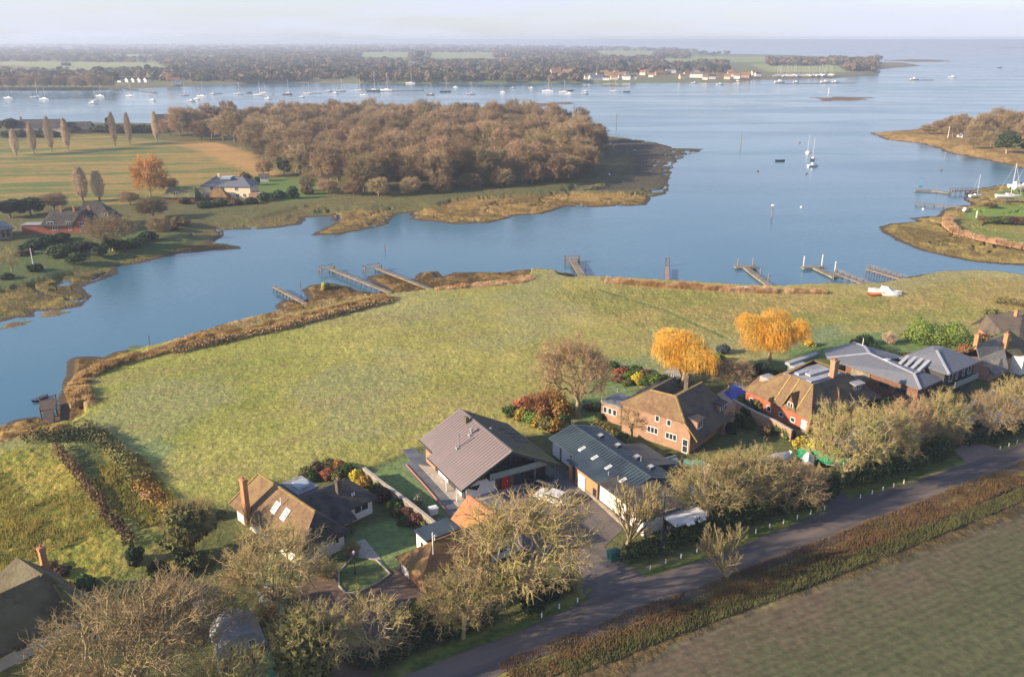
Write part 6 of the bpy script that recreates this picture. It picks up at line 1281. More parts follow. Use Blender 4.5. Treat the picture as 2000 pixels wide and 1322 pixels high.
# small sheds
u_, v_ = 71.6, 82.0
h = House('garden_shed', 29.5, u_, v_, 'small dark roofed garden shed between the metal roofed and brick houses', 'shed')
h.gable(u_ - 1.3, u_ + 1.3, v_ - 1.1, v_ + 1.1, 2, 3.6, 4.3, 'u', M_TIMB, M_TIMBG, .2)
u_, v_ = 61.9, 69.6
h = House('flat_roofed_store', 29.5, u_ + 2, v_, 'low store with a pale grey flat roof behind the slatted road fence', 'outbuilding')
h.walls([(u_ - .2, 68.2), (u_ + 4.4, 68.2), (u_ + 4.4, 70.4), (u_ - .2, 70.4)], 2, 3.9, M_TIMB)
q = MB(); q.box(u_ - .5, u_ + 4.8, 67.9, 70.5, 3.92, 4.12); h.part(q, 'flat_roof', M_PANEL)
for k in (0, 1):
    q = MB(); q.slab([(u_ + 1.0 + k * 1.8, 67.5, 3.9), (u_ + 2.2 + k * 1.8, 67.5, 3.9), (u_ + 2.2 + k * 1.8, 68.4, 4.3), (u_ + 1.0 + k * 1.8, 68.4, 4.3)], .08); h.part(q, 'awning', M_FRAME)
# slate summerhouse in the border
p = G(1322, 742); u_, v_ = toUV(p)
h = House('summerhouse', 50, p.x * math.cos(math.radians(50)) + p.y * math.sin(math.radians(50)), -p.x * math.sin(math.radians(50)) + p.y * math.cos(math.radians(50)), 'small slate roofed summerhouse in the shrub border by the first willow', 'shed')
h.gable(h.o.x - 1.4, h.o.x + 1.4, h.o.y - 1.4, h.o.y + 1.4, 2, 3.9, 5.2, 'u', M_TIMB, M_SLATE, .3, hip=(1.3, 1.3))
h.window(h.o.x - 1.4, h.o.y, 3.1, .9, 1.0, 'u-', 2, 1)
# swimming pool cover
pl = MB(); P_ = pix([(1430, 752), (1478, 771), (1440, 790), (1414, 768)]); pl.prism([(p.x, p.y) for p in P_], 2.03, 2.12); o_ = pl.build('pool_cover', mat('pool_blue', (.01, .06, .52), .5, .1, 1.0)); tag(o_, 'bright blue cover over the outdoor swimming pool', 'pool cover')

# right edge houses
h = House('grey_thatched_house', 36, 155.5, 65.5, 'house with a swept grey thatched roof and white gable at the right edge')
h.walls([(151.6, 63.4), (164, 63.4), (164, 69.5), (151.6, 69.5)], 2, 4.8, M_BRICK)
R_ = MB(); R_.slab([(152.4, 65.9, 5.6), (151.0, 62.2, 3.9), (155.6, 62.0, 4.0), (158.2, 64.4, 6.6), (160.6, 65.4, 8.7), (152.2, 66.8, 7.8)], .35); h.part(R_, 'thatched_roof', M_LEAD if 0 else mat('thatch_grey', (.17, .165, .155), .95, .25, 1.2, bump=.12, bscale=3))
R_ = MB(); R_.slab([(152.2, 66.8, 7.8), (160.6, 65.4, 8.7), (164, 66.5, 8.4), (163, 70.5, 4.8), (150.8, 71.0, 4.8)], .35); R_.slab([(158.2, 64.4, 6.6), (161.6, 61.4, 4.4), (165.5, 65, 6.8), (164, 66.5, 8.4), (160.6, 65.4, 8.7)], .35); h.part(R_, 'thatched_roof', M_THATCH)
h.walls([(159.6, 61.4), (165.5, 61.4), (165.5, 63.5), (159.6, 63.5)], 2, 5.2, M_WHITE, 'white_gable')
h.chimney(158.6, 64.6, 5.8, 9.4, .8, .7, M_BRICKO, 1); h.chimney(152.6, 67.0, 7.0, 9.8, .7, .7, M_BRICKO, 1)
h.window(160.6, 61.4, 3.9, 1.0, 1.0, 'v-', 2, 1); h.window(163, 61.4, 3.9, 1.0, 1.0, 'v-', 2, 1)
h = House('brown_roofed_house', 36, 172, 72, 'long brown tiled house at the right edge above the grey thatch')
h.walls([(173.0, 67.5), (180, 67.5), (180, 76), (173.0, 76)], 2, 4.4, M_BRICKO)
R_ = MB(); R_.slab([(173.2, 76.4, 4.4), (167.5, 66.0, 3.8), (184, 64.0, 3.8), (178.0, 70.4, 7.4), (174.2, 75.6, 7.2)], .25); R_.slab([(174.2, 75.6, 7.2), (178, 70.4, 7.4), (186, 72, 7.4), (184, 78.5, 4.4), (173.2, 78.0, 4.4)], .25); h.part(R_, 'roof', M_TILEG)
h.chimney(177.4, 71.4, 6.8, 8.6, .6, .6, M_BRICKO, 1)
h.window(173.0, 73, 3.4, 1, 1, 'u-', 1, 1)

# ---- across the creek
h = House('red_tile_hung_house', 6, 0, 0, 'red tile hung house with several hipped roofs across the creek', z=1.6)
p = G(140, 455, 1.6); a_ = math.radians(6); h.o = Vector((p.x * math.cos(a_) + p.y * math.sin(a_), -p.x * math.sin(a_) + p.y * math.cos(a_), 1.6)); h.root.location = p
u, v = h.o.x, h.o.y
h.gable(u - 8.5, u + 5.5, v - .5, v + 6.0, 1.6, 4.6, 8.2, 'u', M_BRICKR, M_TILED, .5, hip=(2.5, 0), rname='roof', wname='wall')
h.gable(u + 2.0, u + 7.0, v - 2.2, v + 5.0, 1.6, 5.0, 8.6, 'v', M_BRICKR, M_TILED, .5, rname='wing_roof', wname='wing_wall')
h.gable(u - 1.0, u + 10.5, v + 8.0, v + 16.0, 1.6, 4.4, 9.2, 'u', M_BRICKR, M_TILED, .5, hip=(2.0, 5.0), rname='rear_roof', wname='rear_wall')
for x in (-3.2, .8, 5.4): h.chimney(u + x, v + 2.8, 6.2, 9.6, .7, .7, M_BRICKO, 1)
for x, z, w_ in ((-5.8, 5.1, 2.0), (-.2, 5.1, 1.4), (-4.6, 3.1, 1.6), (.0, 3.0, 1.0)): h.window(u + x, v - .5, z - .2 if z > 4 else z, w_, 1.0, 'v-', 2, 1)
h.window(u + 4.5, v - 2.2, 4.9, 1.8, 1.2, 'v-', 3, 1); h.window(u + 4.5, v - 2.2, 3.0, 1.8, 1.2, 'v-', 3, 1)
h.window(u + 8, v + 8.2, 5.6, 1.8, 1.0, 'v-', 2, 1)
q = MB(); q.box(u - 15.0, u - 8.6, v + .5, v + 4.5, 1.6, 4.2); h.part(q, 'annex', M_BRICKR)
q = MB(); q.box(u - 15.2, u - 8.6, v + .3, v + 4.7, 4.22, 4.4); h.part(q, 'flat_roof', M_LEAD)
p = G(14, 462, 1.6); a_ = math.radians(40)
h = House('slate_roofed_lodge', 40, p.x * math.cos(a_) + p.y * math.sin(a_), -p.x * math.sin(a_) + p.y * math.cos(a_), 'grey timber lodge with a pale slate roof at the left edge across the creek', z=1.6)
u, v = h.o.x, h.o.y
h.gable(u - 9, u + 1, v - 4, v + 8, 1.6, 5.0, 7.2, 'v', M_WOODP, M_SLATE, .7, hip=(3, 3))
for x in (-3.2, -1.2, .2): h.window(u + x - .4, v - 4, 3.4, .9, 2.0, 'v-', 1, 1, M_FRAMED)
for y in (-2, 1, 4): h.window(u + 1, v + y, 3.4, 1.4, 2.0, 'u+', 1, 1, M_FRAMED)
h = House('cream_villa', -4, 0, 0, 'cream two storey villa with slate hipped roofs below the striped field', z=1.6)
p = G(443, 388, 1.6); a_ = math.radians(-4); h.o = Vector((p.x * math.cos(a_) + p.y * math.sin(a_), -p.x * math.sin(a_) + p.y * math.cos(a_), 1.6)); h.root.location = p
u, v = h.o.x, h.o.y
h.gable(u - 9.6, u + 9.6, v, v + 9, 1.6, 6.6, 9.2, 'u', M_CREAM, M_SLATE, .5, hip=(4.5, 4.5))
h.gable(u - 6.5, u + 1.5, v - 3.5, v - .03, 1.6, 3.4, 5.6, 'u', M_TIMBR, M_TILE, .5, hip=(3, 3), rname='porch_roof', wname='porch_wall')
for x in (-5.5, -1.2, 4.2): h.window(u + x, v, 5.4, 1.3, 1.3, 'v-', 2, 1)
h.window(u + 4.4, v, 2.9, 1.3, 1.4, 'v-', 2, 1); h.window(u + 7.2, v, 2.9, 1.2, 1.4, 'v-', 2, 1)
h.chimney(u - 4, v + 4.5, 8.6, 10.6, .8, .7, M_CREAM, 2)
q = MB(); q.box(u + 9.62, u + 14, v - 2, v + 3, 1.6, 4.0); h.part(q, 'side_wing', M_BRICK)
q = MB(); q.box(u - 2.5, u + 1.5, v + 2, v + 6, 8.6, 9.5); h.part(q, 'roof_lantern', M_GLASSB)
h = House('green_roofed_barn', 2, 0, 0, 'low barn with a moss green rounded roof left of the cream villa', 'barn', z=1.6)
p = G(352, 394, 1.6); a_ = math.radians(2); h.o = Vector((p.x * math.cos(a_) + p.y * math.sin(a_), -p.x * math.sin(a_) + p.y * math.cos(a_), 1.6)); h.root.location = p
u, v = h.o.x, h.o.y
h.gable(u - 6.5, u + 5.5, v, v + 7, 1.6, 3.6, 6.6, 'u', M_TIMBR, M_THATCHG, .4, hip=(2.2, .8))
h.window(u - 1.6, v + .8, 4.6, 1.8, 1.0, 'v-', 2, 1, name='dormer_window'); h.window(u + 3, v, 2.7, 1.2, .9, 'v-', 2, 1)
h = House('white_garden_hut', 10, 0, 0, 'tiny white garden hut at the corner of the orange field', 'hut', z=1.6)
p = G(516, 355, 1.6); a_ = math.radians(10); h.o = Vector((p.x * math.cos(a_) + p.y * math.sin(a_), -p.x * math.sin(a_) + p.y * math.cos(a_), 1.6)); h.root.location = p
u, v = h.o.x, h.o.y
h.gable(u - 2, u + 2, v, v + 3, 1.6, 3.8, 4.7, 'u', M_WHITE, M_TILEG, .3); h.window(u - .8, v, 2.9, .9, .9, 'v-', 2, 1); h.window(u + .9, v, 2.9, .9, .9, 'v-', 2, 1)
h = House('long_waterside_house', 10, 0, 0, 'long dark roofed house with a pale gable on the far side of the striped field', z=1.6)
p = G(80, 262, 1.6); a_ = math.radians(10); h.o = Vector((p.x * math.cos(a_) + p.y * math.sin(a_), -p.x * math.sin(a_) + p.y * math.cos(a_), 1.6)); h.root.location = p
u, v = h.o.x, h.o.y
h.gable(u - 15, u + 14, v, v + 9, 1.6, 6.0, 10.4, 'u', M_CREAM, M_TILED, .5, hip=(2.5, 0)); h.chimney(u - 12, v + 4.5, 9, 12.2, 1, .9, M_BRICKO, 1)
for x in (-11, -6, 0, 6): h.window(u + x, v, 4.4, 2.0, 1.5, 'v-', 2, 1)
h.gable(u + 16, u + 30, v + 2, v + 9, 1.6, 4.2, 8.4, 'u', M_BRICK, M_TILED, .5, rname='barn_roof', wname='barn_wall')
h = House('brick_gabled_house', 10, 0, 0, 'brick gabled house half hidden behind the wood at its left end', z=1.6)
p = G(318, 258, 1.6); a_ = math.radians(10); h.o = Vector((p.x * math.cos(a_) + p.y * math.sin(a_), -p.x * math.sin(a_) + p.y * math.cos(a_), 1.6)); h.root.location = p
u, v = h.o.x, h.o.y
h.gable(u - 6, u + 14, v + 2, v + 10, 1.6, 8.0, 12.4, 'u', M_BRICK, M_TILED, .5); h.chimney(u - 5.4, v + 6, 10, 14, 1, .9, M_BRICKO, 1); h.window(u + 1, v + 2, 6, 1.8, 1.6, 'v-', 2, 1)

# waterside village and other far houses: small gabled houses, each with walls, roof, chimney, windows
def village_proto(name, wall, roof, w, d, e, r, label):
    hh = House(name, 0, 0, 0, label, z=0)
    hh.gable(-w / 2, w / 2, -d / 2, d / 2, 0, e, r, 'u', wall, roof, .4)
    hh.chimney(w * .3, 0, r - 1.2, r + 1.3, 1.0, .9, M_BRICKO, 1)
    for x in (-w * .28, w * .05, w * .32): hh.window(x, -d / 2, e * .62, 1.3, 1.5, 'v-', 1, 1, M_FRAME)
    return hh.root
VP = [village_proto('village_house', M_WHITE, M_TILED, 14, 9, 6, 9.5, ''), village_proto('village_house', M_WHITE, M_TILE, 11, 8, 5.4, 9, ''), village_proto('village_house', M_CREAM, mat('roof_tile_rust', (.24, .13, .085), .9, .3, 1), 12, 9, 5.6, 9.6, ''), village_proto('village_house', M_BRICK, M_TILE, 16, 9, 5, 8.6, ''), village_proto('village_house', M_WHITE, M_SLATE, 22, 9, 6.4, 9, '')]
VH = [(1147, 155, 1), (1163, 157, 4), (1172, 152, 0), (1184, 157, 0), (1199, 156, 2), (1210, 153, 1), (1221, 156, 4), (1235, 156, 0), (1218, 149, 2), (1204, 146, 2), (1180, 147, 3), (1192, 150, 3), (1256, 147, 2), (1262, 143, 2), (1272, 151, 1), (1288, 148, 3), (1303, 146, 3), (1310, 143, 4), (1332, 154, 2), (1341, 150, 1), (1360, 152, 4), (1361, 147, 2), (1378, 156, 1), (1390, 155, 0), (1401, 150, 3), (1420, 155, 2), (1428, 150, 1), (1426, 145, 2), (1440, 154, 1), (1456, 152, 3), (1473, 147, 1), (1480, 149, 0)]
grp = {0: 'white dark roofed houses of the waterside village', 1: 'small white cottages of the waterside village', 2: 'cream red roofed houses of the waterside village', 3: 'brick houses of the waterside village', 4: 'long white buildings of the waterside village'}
lab = {0: 'white house with a dark roof in the waterside village', 1: 'small white cottage with brown tiles in the waterside village', 2: 'cream house with an orange red roof in the waterside village', 3: 'brick house with brown tiles in the waterside village', 4: 'long white building with a slate roof in the waterside village'}
seen = set(); rv = random.Random(5)
for x, y, k in VH:
    loc = G(x, y, 2.5); loc.z = 2.4; sc_ = rv.uniform(.66, .92)
    if k not in seen: seen.add(k); r = VP[k]; r.location = loc; r.rotation_euler = (0, 0, rv.uniform(-.6, .3)); r.scale = (sc_,) * 3; r['label'] = lab[k]; r['group'] = grp[k]
    else: dup(VP[k], loc, rv.uniform(-.6, .3), (sc_,) * 3, lab[k], grp[k])
def far_house(k, x, y, rz, s, label, grp_=None):
    loc = G(x, y, 2.5); loc.z = 2.4; r = dup(VP[k], loc, rz, (s,) * 3, label)
    if 'group' in r: del r['group']
    if grp_: r['group'] = grp_
    return r
for x in (238, 252, 264, 276, 288): far_house(0, x, 161, 1.2, .68, 'white half timbered gabled house on the far left shore', 'white half timbered houses on the far shore')
far_house(1, 345, 165, .3, 1.0, 'small buff house beside the wharf on the far left shore')
far_house(4, 390, 126, .1, 1.1, 'long white building beyond the green field at the far left')
far_house(4, 228, 112, .2, 1.2, 'white farmhouse far behind the woods at the left'); far_house(4, 563, 96, .2, 2.0, 'white sheds in the far distance left of centre'); far_house(1, 575, 156, 0, 1.0, 'white boathouse on the far shore left of centre')
far_house(1, 695, 139, .2, 1.0, 'white gabled house in the far woods behind the moorings'); far_house(2, 985, 124, .2, 1.5, 'large pale house in the woods right of centre'); far_house(3, 945, 125, .2, 1.0, 'brown roofed house in the far woods right of centre')
far_house(2, 1085, 150, .2, 1.3, 'cream villa by the water left of the village'); far_house(2, 1108, 151, -.2, 1.2, 'second cream villa by the water left of the village')
for x, y in ((40, 112), (165, 119), (740, 125), (330, 124), (1050, 117)): far_house(3, x, y, .3, 1.2, 'small farm building far off among the woods', 'farm buildings far off among the woods')
for x in (1345, 1352, 1362, 1372, 1380, 1392, 1397, 1403, 1412, 1420): far_house(4, x, 83.6, 0, 1.6, 'white building on the hazy shore at the horizon', 'white buildings on the horizon shore')
# ---------------------------------------------------------------- boats, jetties, vehicles, posts
M_HULLW = mat('hull_white', (.75, .75, .74), .35, .04, 1, spec=.5)
M_HULLD = mat('hull_dark', (.03, .04, .07), .35, .1, 1, spec=.5)
M_DECK = mat('boat_deck', (.55, .50, .42), .7, .15, 2)
M_MAST = mat('mast_metal', (.62, .60, .56), .45, .05, 1)
M_COVERB = mat('sail_cover_blue', (.05, .08, .20), .8, .1, 2)
M_TARP = mat('green_tarpaulin', (.005, .22, .10), .55, .25, 1.5, bump=.06, bscale=2)
M_TARPW = mat('grey_tarpaulin', (.45, .47, .50), .6, .15, 1.5, bump=.05, bscale=2)
def hull_rings(L, B, H, n=9, tr=.8):
    R_ = []
    for k in range(n):
        t = k / (n - 1); x = -L / 2 + L * t
        b_ = B / 2 * (tr + (1 - tr) * math.sin(min(1, t / .45) * math.pi / 2)) if t < .45 else B / 2 * math.cos(((t - .45) / .55) * math.pi / 2) ** .75 + .01
        sh = H * (1 + .25 * (t - .4) ** 2 * 2)
        kz = -.25 + .3 * max(0, t - .75)
        R_.append([(x, -b_, sh), (x, -b_ * .92, sh * .45), (x, -b_ * .35, kz), (x, b_ * .35, kz), (x, b_ * .92, sh * .45), (x, b_, sh)])
    return R_
def yacht(name, L, mast, hullm, label, cover=M_COVERB, z=0, stand=False, jib=True):
    r = empty(name, (0, 0, z), 0, label, 'yacht'); B, H = L * .30, L * .10; off = 1.4 if stand else 0
    def P(mb, nm, m, par=r, sm=False):
        mb.V = [(x, y, zz + off) for x, y, zz in mb.V]; return mb.build(nm, m, par, sm)
    q = MB(); q.loft(hull_rings(L, B, H)); P(q, 'hull', hullm)
    q = MB(); q.loft([[(x, y * .95, H * 1.02) for x, y in ((-L * .42, -B * .4), (-L * .42, B * .4))] + [(-L * .42, B * .3, H * 1.05), (-L * .42, -B * .3, H * 1.05)], [(L * .4, -.1, H * 1.2), (L * .4, .1, H * 1.2), (L * .4, .08, H * 1.25), (L * .4, -.08, H * 1.25)]]); P(q, 'deck', M_DECK)
    q = MB(); q.loft([[(-L * .12, -B * .27, H), (-L * .12, B * .27, H), (-L * .10, B * .22, H * 1.75), (-L * .10, -B * .22, H * 1.75)], [(L * .22, -B * .16, H), (L * .22, B * .16, H), (L * .16, B * .12, H * 1.55), (L * .16, -B * .12, H * 1.55)]]); cb = P(q, 'cabin', M_HULLW)
    q = MB(); q.box(-L * .05, L * .1, -B * .245, -B * .235, H * 1.2, H * 1.45); q.box(-L * .05, L * .1, B * .235, B * .245, H * 1.2, H * 1.45); P(q, 'porthole', M_GLASS, cb)
    if mast:
        q = MB(); q.cyl((L * .08, 0, H), (L * .08, 0, mast), .13, .10, 6); mt = P(q, 'mast', M_MAST)
        q = MB(); q.bar((L * .08, -B * .3, mast * .62), (L * .08, B * .3, mast * .62), .05); P(q, 'spreader', M_MAST, mt)
        q = MB(); q.cyl((L * .06, 0, H * 2.1), (-L * .36, 0, H * 2.0), .16, .12, 6); P(q, 'boom', cover)
        q = MB(); q.cyl((L * .48, 0, H * 1.2), (L * .08, 0, mast * .96), .05, .04, 4); q.cyl((-L * .48, 0, H * 1.1), (L * .08, 0, mast), .02, .02, 3); P(q, 'stay', M_MAST)
    if stand:
        off = 0; q = MB()
        for x in (-L * .25, L * .2):
            for y in (-1, 1): q.bar((x, y * B * .45, 0), (x, y * B * .3, 1.7), .12)
        q.box(-L * .3, L * .25, -.1, .1, 0, .9); P(q, 'cradle', M_WOODP)
    return r
def motorboat(name, L, hullm, label, cabin=True, cover=None):
    r = empty(name, (0, 0, 0), 0, label, 'motorboat'); B, H = L * .36, L * .13
    q = MB(); q.loft(hull_rings(L, B, H)); q.build('hull', hullm, r)
    q = MB(); q.box(-L * .4, L * .3, -B * .3, B * .3, H * .95, H * 1.02); q.build('deck', M_DECK if not cover else cover, r)
    if cabin:
        q = MB(); q.loft([[(-L * .15, -B * .33, H), (-L * .15, B * .33, H), (-L * .12, B * .28, H * 2.2), (-L * .12, -B * .28, H * 2.2)], [(L * .22, -B * .25, H), (L * .22, B * .25, H), (L * .08, B * .2, H * 2.1), (L * .08, -B * .2, H * 2.1)]]); cb = q.build('cabin', M_HULLW, r)
        q = MB(); q.slab([(L * .10, -B * .22, H * 2.0), (L * .22, -B * .24, H * 1.3), (L * .22, B * .24, H * 1.3), (L * .10, B * .22, H * 2.0)], .06); q.V = [(x + .06, y, z + .06) for x, y, z in q.V]; q.build('windscreen', M_GLASS, cb)
    return r
def rowboat(name, L, hullm, label):
    r = empty(name, (0, 0, 0), 0, label, 'rowing boat'); B, H = L * .38, L * .14
    R_ = hull_rings(L, B, H); q = MB(); q.loft(R_, cap=False); n = 6
    q.add([p for rr_ in R_ for p in [(x * .94, y * .86, z - .1 if z > H * .9 else z + .08) for x, y, z in rr_]], [(i * n + k + 1, i * n + k, (i + 1) * n + k, (i + 1) * n + k + 1) for i in range(len(R_) - 1) for k in range(n - 1)]); q.build('hull', hullm, r)
    for x in (-L * .22, L * .1):
        q = MB(); q.box(x - .15, x + .15, -B * .42, B * .42, H * .7, H * .78); q.build('thwart', M_WOODP, r)
    return r
Y1 = yacht('sailing_yacht', 9.5, 12, M_HULLW, 'white hulled yacht with a bare mast on a mooring in the far channel')
Y2 = yacht('sailing_yacht', 10.5, 14, M_HULLD, 'dark hulled yacht with a bare mast on a mooring in the far channel')
MBT = motorboat('motor_boat', 7.5, M_HULLW, 'small white motor boat on a mooring in the far channel')
RWB = rowboat('rowing_boat', 5, M_HULLD, 'small dark open boat on a mooring in the far channel')
GR = {id(Y1): ('moored white yachts in the far channel'), id(Y2): 'moored dark yachts in the far channel', id(MBT): 'moored white motor boats in the far channel', id(RWB): 'moored dark open boats in the far channel'}
used = set(); rb = random.Random(8)
def moor(p, x, y, s=1.0, rz=None, label=None, group=True, z=0.0):
    k = id(p); loc = G(x, y, 0); loc.z = z; rz = rb.uniform(-.5, .1) if rz is None else rz
    if k not in used and label is None: used.add(k); r = p; r.location = loc; r.rotation_euler = (0, 0, rz); r.scale = (s,) * 3
    else: r = dup(p, loc, rz, (s,) * 3, label or p['label'])
    if group is True: r['group'] = GR[k]
    elif 'group' in r: del r['group']
    return r
for x, y, s in ((17, 193, 1.2), (72, 191.5, 1.4), (87, 195, 1.3), (185, 198, .95), (196, 189, 1.25), (255, 189, 1.2), (360, 187, 1.1), (395, 189.5, 1.3), (466, 185, 1.2), (506, 187, 1.3), (602, 184, 1.1), (702, 178, 1.2), (711, 187, 1.0), (919, 185, 1.2), (755, 178, 1.7), (802, 164, 1.5), (1070, 179.5, 1.5), (1101, 181, 1.2), (1200, 179, 1.1), (666, 179, 1.3), (516, 183, 1.1)): moor(Y1, x, y, s)
for x, y, s in ((562, 185, 1.2), (730, 179, 1.7), (870, 180, 1.25), (841, 186, .9)): moor(Y2, x, y, s)
for x, y, s in ((182, 203, 1.2), (299, 197.5, 1.0), (374, 198.5, 1.1), (385, 195, 1.0), (416, 185, 1.0), (524, 194.5, 1.1), (590, 191, .9), (642, 180, 1.2), (655, 184, 1.1), (890, 171.5, .9), (982, 181.5, .9), (1002, 173.5, 1.0), (1038, 173, 1.0), (1112, 184.5, 1.1), (1143, 184.5, 1.1), (1143, 179.5, 1.0), (1356, 163, 1.1), (1407, 166, 1.3), (1440, 160, 1.2), (1860, 152, 1.6)): moor(MBT, x, y, s)
for x, y, s in ((1114, 178, 1.6), (1224, 180.5, 1.7), (1953, 133, 2), (487, 182, 1.6)): moor(RWB, x, y, s)
moor(Y1, 1577, 299.5, .82, 1.2, 'farthest of the three yachts moored together in the near channel', None)
moor(Y2, 1587, 312, .80, 1.2, 'middle of the three yachts moored together with a navy hull', None)
moor(MBT, 1588, 325, .85, .4, 'white cabin boat nearest of the three moored together', None)
moor(RWB, 1524, 315, 1.0, .1, 'dark open boat moored alone left of the yachts', None)
# yachts laid up ashore beyond the village
YS = yacht('laid_up_yacht', 10, 14, M_HULLW, 'white yacht laid up ashore in the boatyard by the headland', stand=True)
first = True
for k in range(24):
    x = 1516 + k * 4.6 + rb.uniform(-1.5, 1.5); y = 151.5 - (k % 3) * .9 - k * .04; loc = G(x, y, 2.5); loc.z = 2.45; s = rb.uniform(.9, 1.3)
    if first: YS.location = loc; YS.scale = (s,) * 3; first = False; r = YS
    else: r = dup(YS, loc, rb.uniform(-1, 1), (s,) * 3)
    r['group'] = 'yachts laid up in the boatyard'
def ashore(x, y, z, rz, s, label):
    loc = G(x, y, z); r = dup(YS, loc, rz, (s,) * 3, label); del r['group']; return r
ashore(1968, 392, 1.5, -.1, .92, 'large white yacht laid up on the right bank lawn')
ashore(1905, 388, 1.4, .3, .6, 'small white yacht left of the large one on the right bank')
ashore(2003, 376, 1.5, .2, 1.2, 'tall masted yacht cut by the right edge')
r = dup(MBT, G(1985, 365, 1.4), .2, (1, 1, 1), 'pale blue launch ashore behind the large laid up yacht')
r = dup(MBT, G(1884, 411, 1.2), .9, (.5,) * 3, 'small white dinghy on the right bank slipway')

# long pontoons
def pontoon(name, pts, w, zt, label, cat='pontoon', th=.45, piles=(), pile_h=3, boxes=0, m=None, world=False):
    P = pts if world else pix(pts, zt); r = empty(name, (P[0].x, P[0].y, 0), 0, label, cat); o = Vector((P[0].x, P[0].y, 0)); q = MB()
    for i, (a, b2) in enumerate(zip(P[:-1], P[1:])): q.bar(a - o + Vector((0, 0, -th / 2 - .004 * i)), b2 - o + Vector((0, 0, -th / 2 - .004 * i)), w, th)
    q.build('deck', m or M_WOODP, r)
    for (x, y, hh) in piles:
        p = G(x, y, .2) - o; q = MB(); q.cyl((p.x, p.y, -2.5), (p.x, p.y, hh), .17, .17, 8); q.cyl((p.x, p.y, hh), (p.x, p.y, hh + .3), .19, .02, 8); q.build('pile', M_MAST if hh > 3 else M_WOODP, r)
    return r
pontoon('long_pontoon', [(1513, 163), (1600, 162.6), (1671, 162)], 5, .6, 'long floating pontoon of moored boats in front of the boatyard')
for x, s in ((1523, 2.0), (1555, 1.2), (1612, 1.8), (1632, 1.4)): moor(MBT, x, 161.6, s, .0, 'white launch lying on the long boatyard pontoon', None)['group'] = 'launches on the boatyard pontoon'
pontoon('far_pontoon', [(1774, 156.5), (1822, 156)], 5, .6, 'short pontoon in mid channel at the right'); moor(MBT, 1786, 156, 1.7, 0, 'pale launch on the mid channel pontoon', None)
pontoon('village_quay', [(1172, 166.5), (1200, 165.5), (1226, 166)], 10, 1.2, 'quay with pontoons in front of the waterside village', 'quay'); pontoon('village_pontoon', [(1176, 168.5), (1222, 168.5)], 6, .5, 'lower pontoon before the village quay')
pontoon('wharf', [(245, 173), (275, 176), (305, 180)], 4, 1.2, 'long dark wharf running out from the far left shore', 'wharf')
for a, b2 in (((408, 183.5), (432, 182.5)), ((610, 182), (628, 182)), ((735, 178.5), (828, 176.5)), ((1068, 170), (1152, 169.5)), ((930, 167), (957, 166.5))): pontoon('floating_pontoon', [a, b2], 3, .5, 'thin dark pontoon floating among the far moorings')['group'] = 'floating pontoons among the moorings'

# timber jetties on piles
def jetty(name, a, b2, w, zd, label, head=None, step=2.2, rails=False, zw=1.3, pile_above=.0, braces=True, head_side=0, m=None):
    """a = seaward end, b2 = landward end (photo pixels at deck level)"""
    A_, B_ = G(*a, zd), G(*b2, zd); d = B_ - A_; L_ = d.length; ang = math.atan2(d.y, d.x)
    r = empty(name, (A_.x, A_.y, 0), ang, label, 'jetty'); m = m or M_WOODP; q = MB()
    n = int(L_ / .5)
    for k in range(n): q.box(L_ * k / n + .03, L_ * (k + 1) / n - .03, -w / 2, w / 2, zd - .08 + .004 * (k % 3), zd + .006 * (k % 2))
    q.build('deck', m, r)
    for y in (-w / 2 + .06, w / 2 - .06):
        q = MB(); q.bar((0, y, zd - .2), (L_, y, zd - .2), .12, .22); q.build('beam', M_WOODP, r)
    k = 0.0
    while k < L_ - .5:
        for y in (-w / 2 + .08, w / 2 - .08):
            q = MB(); q.cyl((k + .2, y, -1.5), (k + .2, y, zd - .08 + pile_above + (1.0 if rails else 0)), .11, .10, 6); q.build('pile', M_TIMBR, r)
        if braces and zd > .9:
            q = MB(); q.bar((k + .2, -w / 2, .1), (k + .2, w / 2, zd - .3), .08); q.build('brace', M_TIMBR, r)
        k += step
    if rails:
        for y in (-w / 2, w / 2):
            q = MB(); q.bar((0, y, zd + .95), (L_, y, zd + .95), .07); q.bar((0, y, zd + .5), (L_, y, zd + .5), .05); q.build('rail', M_WOODP, r)
    if head:
        hl, hw = head; q = MB(); q.box(-hw, 0, head_side - hl / 2, head_side + hl / 2, zd - .1, zd + .02); q.build('head', m, r)
        for y in (-hl / 2 + .1, hl / 2 - .1):
            for x in (-hw + .1, -.1):
                q = MB(); q.cyl((x, head_side + y, -1.5), (x, head_side + y, zd + .7), .12, .11, 6); q.build('pile', M_TIMBR, r)
        q = MB(); q.bar((-hw + .1, head_side - hl / 2, zd + .6), (-hw + .1, head_side + hl / 2, zd + .6), .07); q.build('rail', M_TIMBR, r)
    return r
jetty('timber_jetty', (536, 559), (606, 597), 1.0, 1.3, 'shortest of the three jetties along the reedy bank, nearest the left', step=1.9)
jetty('timber_jetty', (645, 524), (764, 571), 1.2, 1.3, 'middle of the three jetties along the reedy bank', head=(4.2, 1.6), head_side=-.6, step=2.4)
jetty('timber_jetty', (735, 522), (862, 572), 1.2, 1.3, 'rightmost of the three jetties along the reedy bank', head=(5.2, 1.6), head_side=-.8, step=2.4)
jetty('timber_jetty', (1118, 506), (1142, 546), 1.9, 1.3, 'brown jetty with a short tee head in front of the mown bank', head=(4.2, 1.8), step=3)
jetty('narrow_pier', (1303, 520), (1303, 556), 1.0, 1.1, 'narrow pinkish pier running straight out from the bank', step=2.4, m=mat('pink_timber', (.30, .21, .20), .85, .25, 1.5))
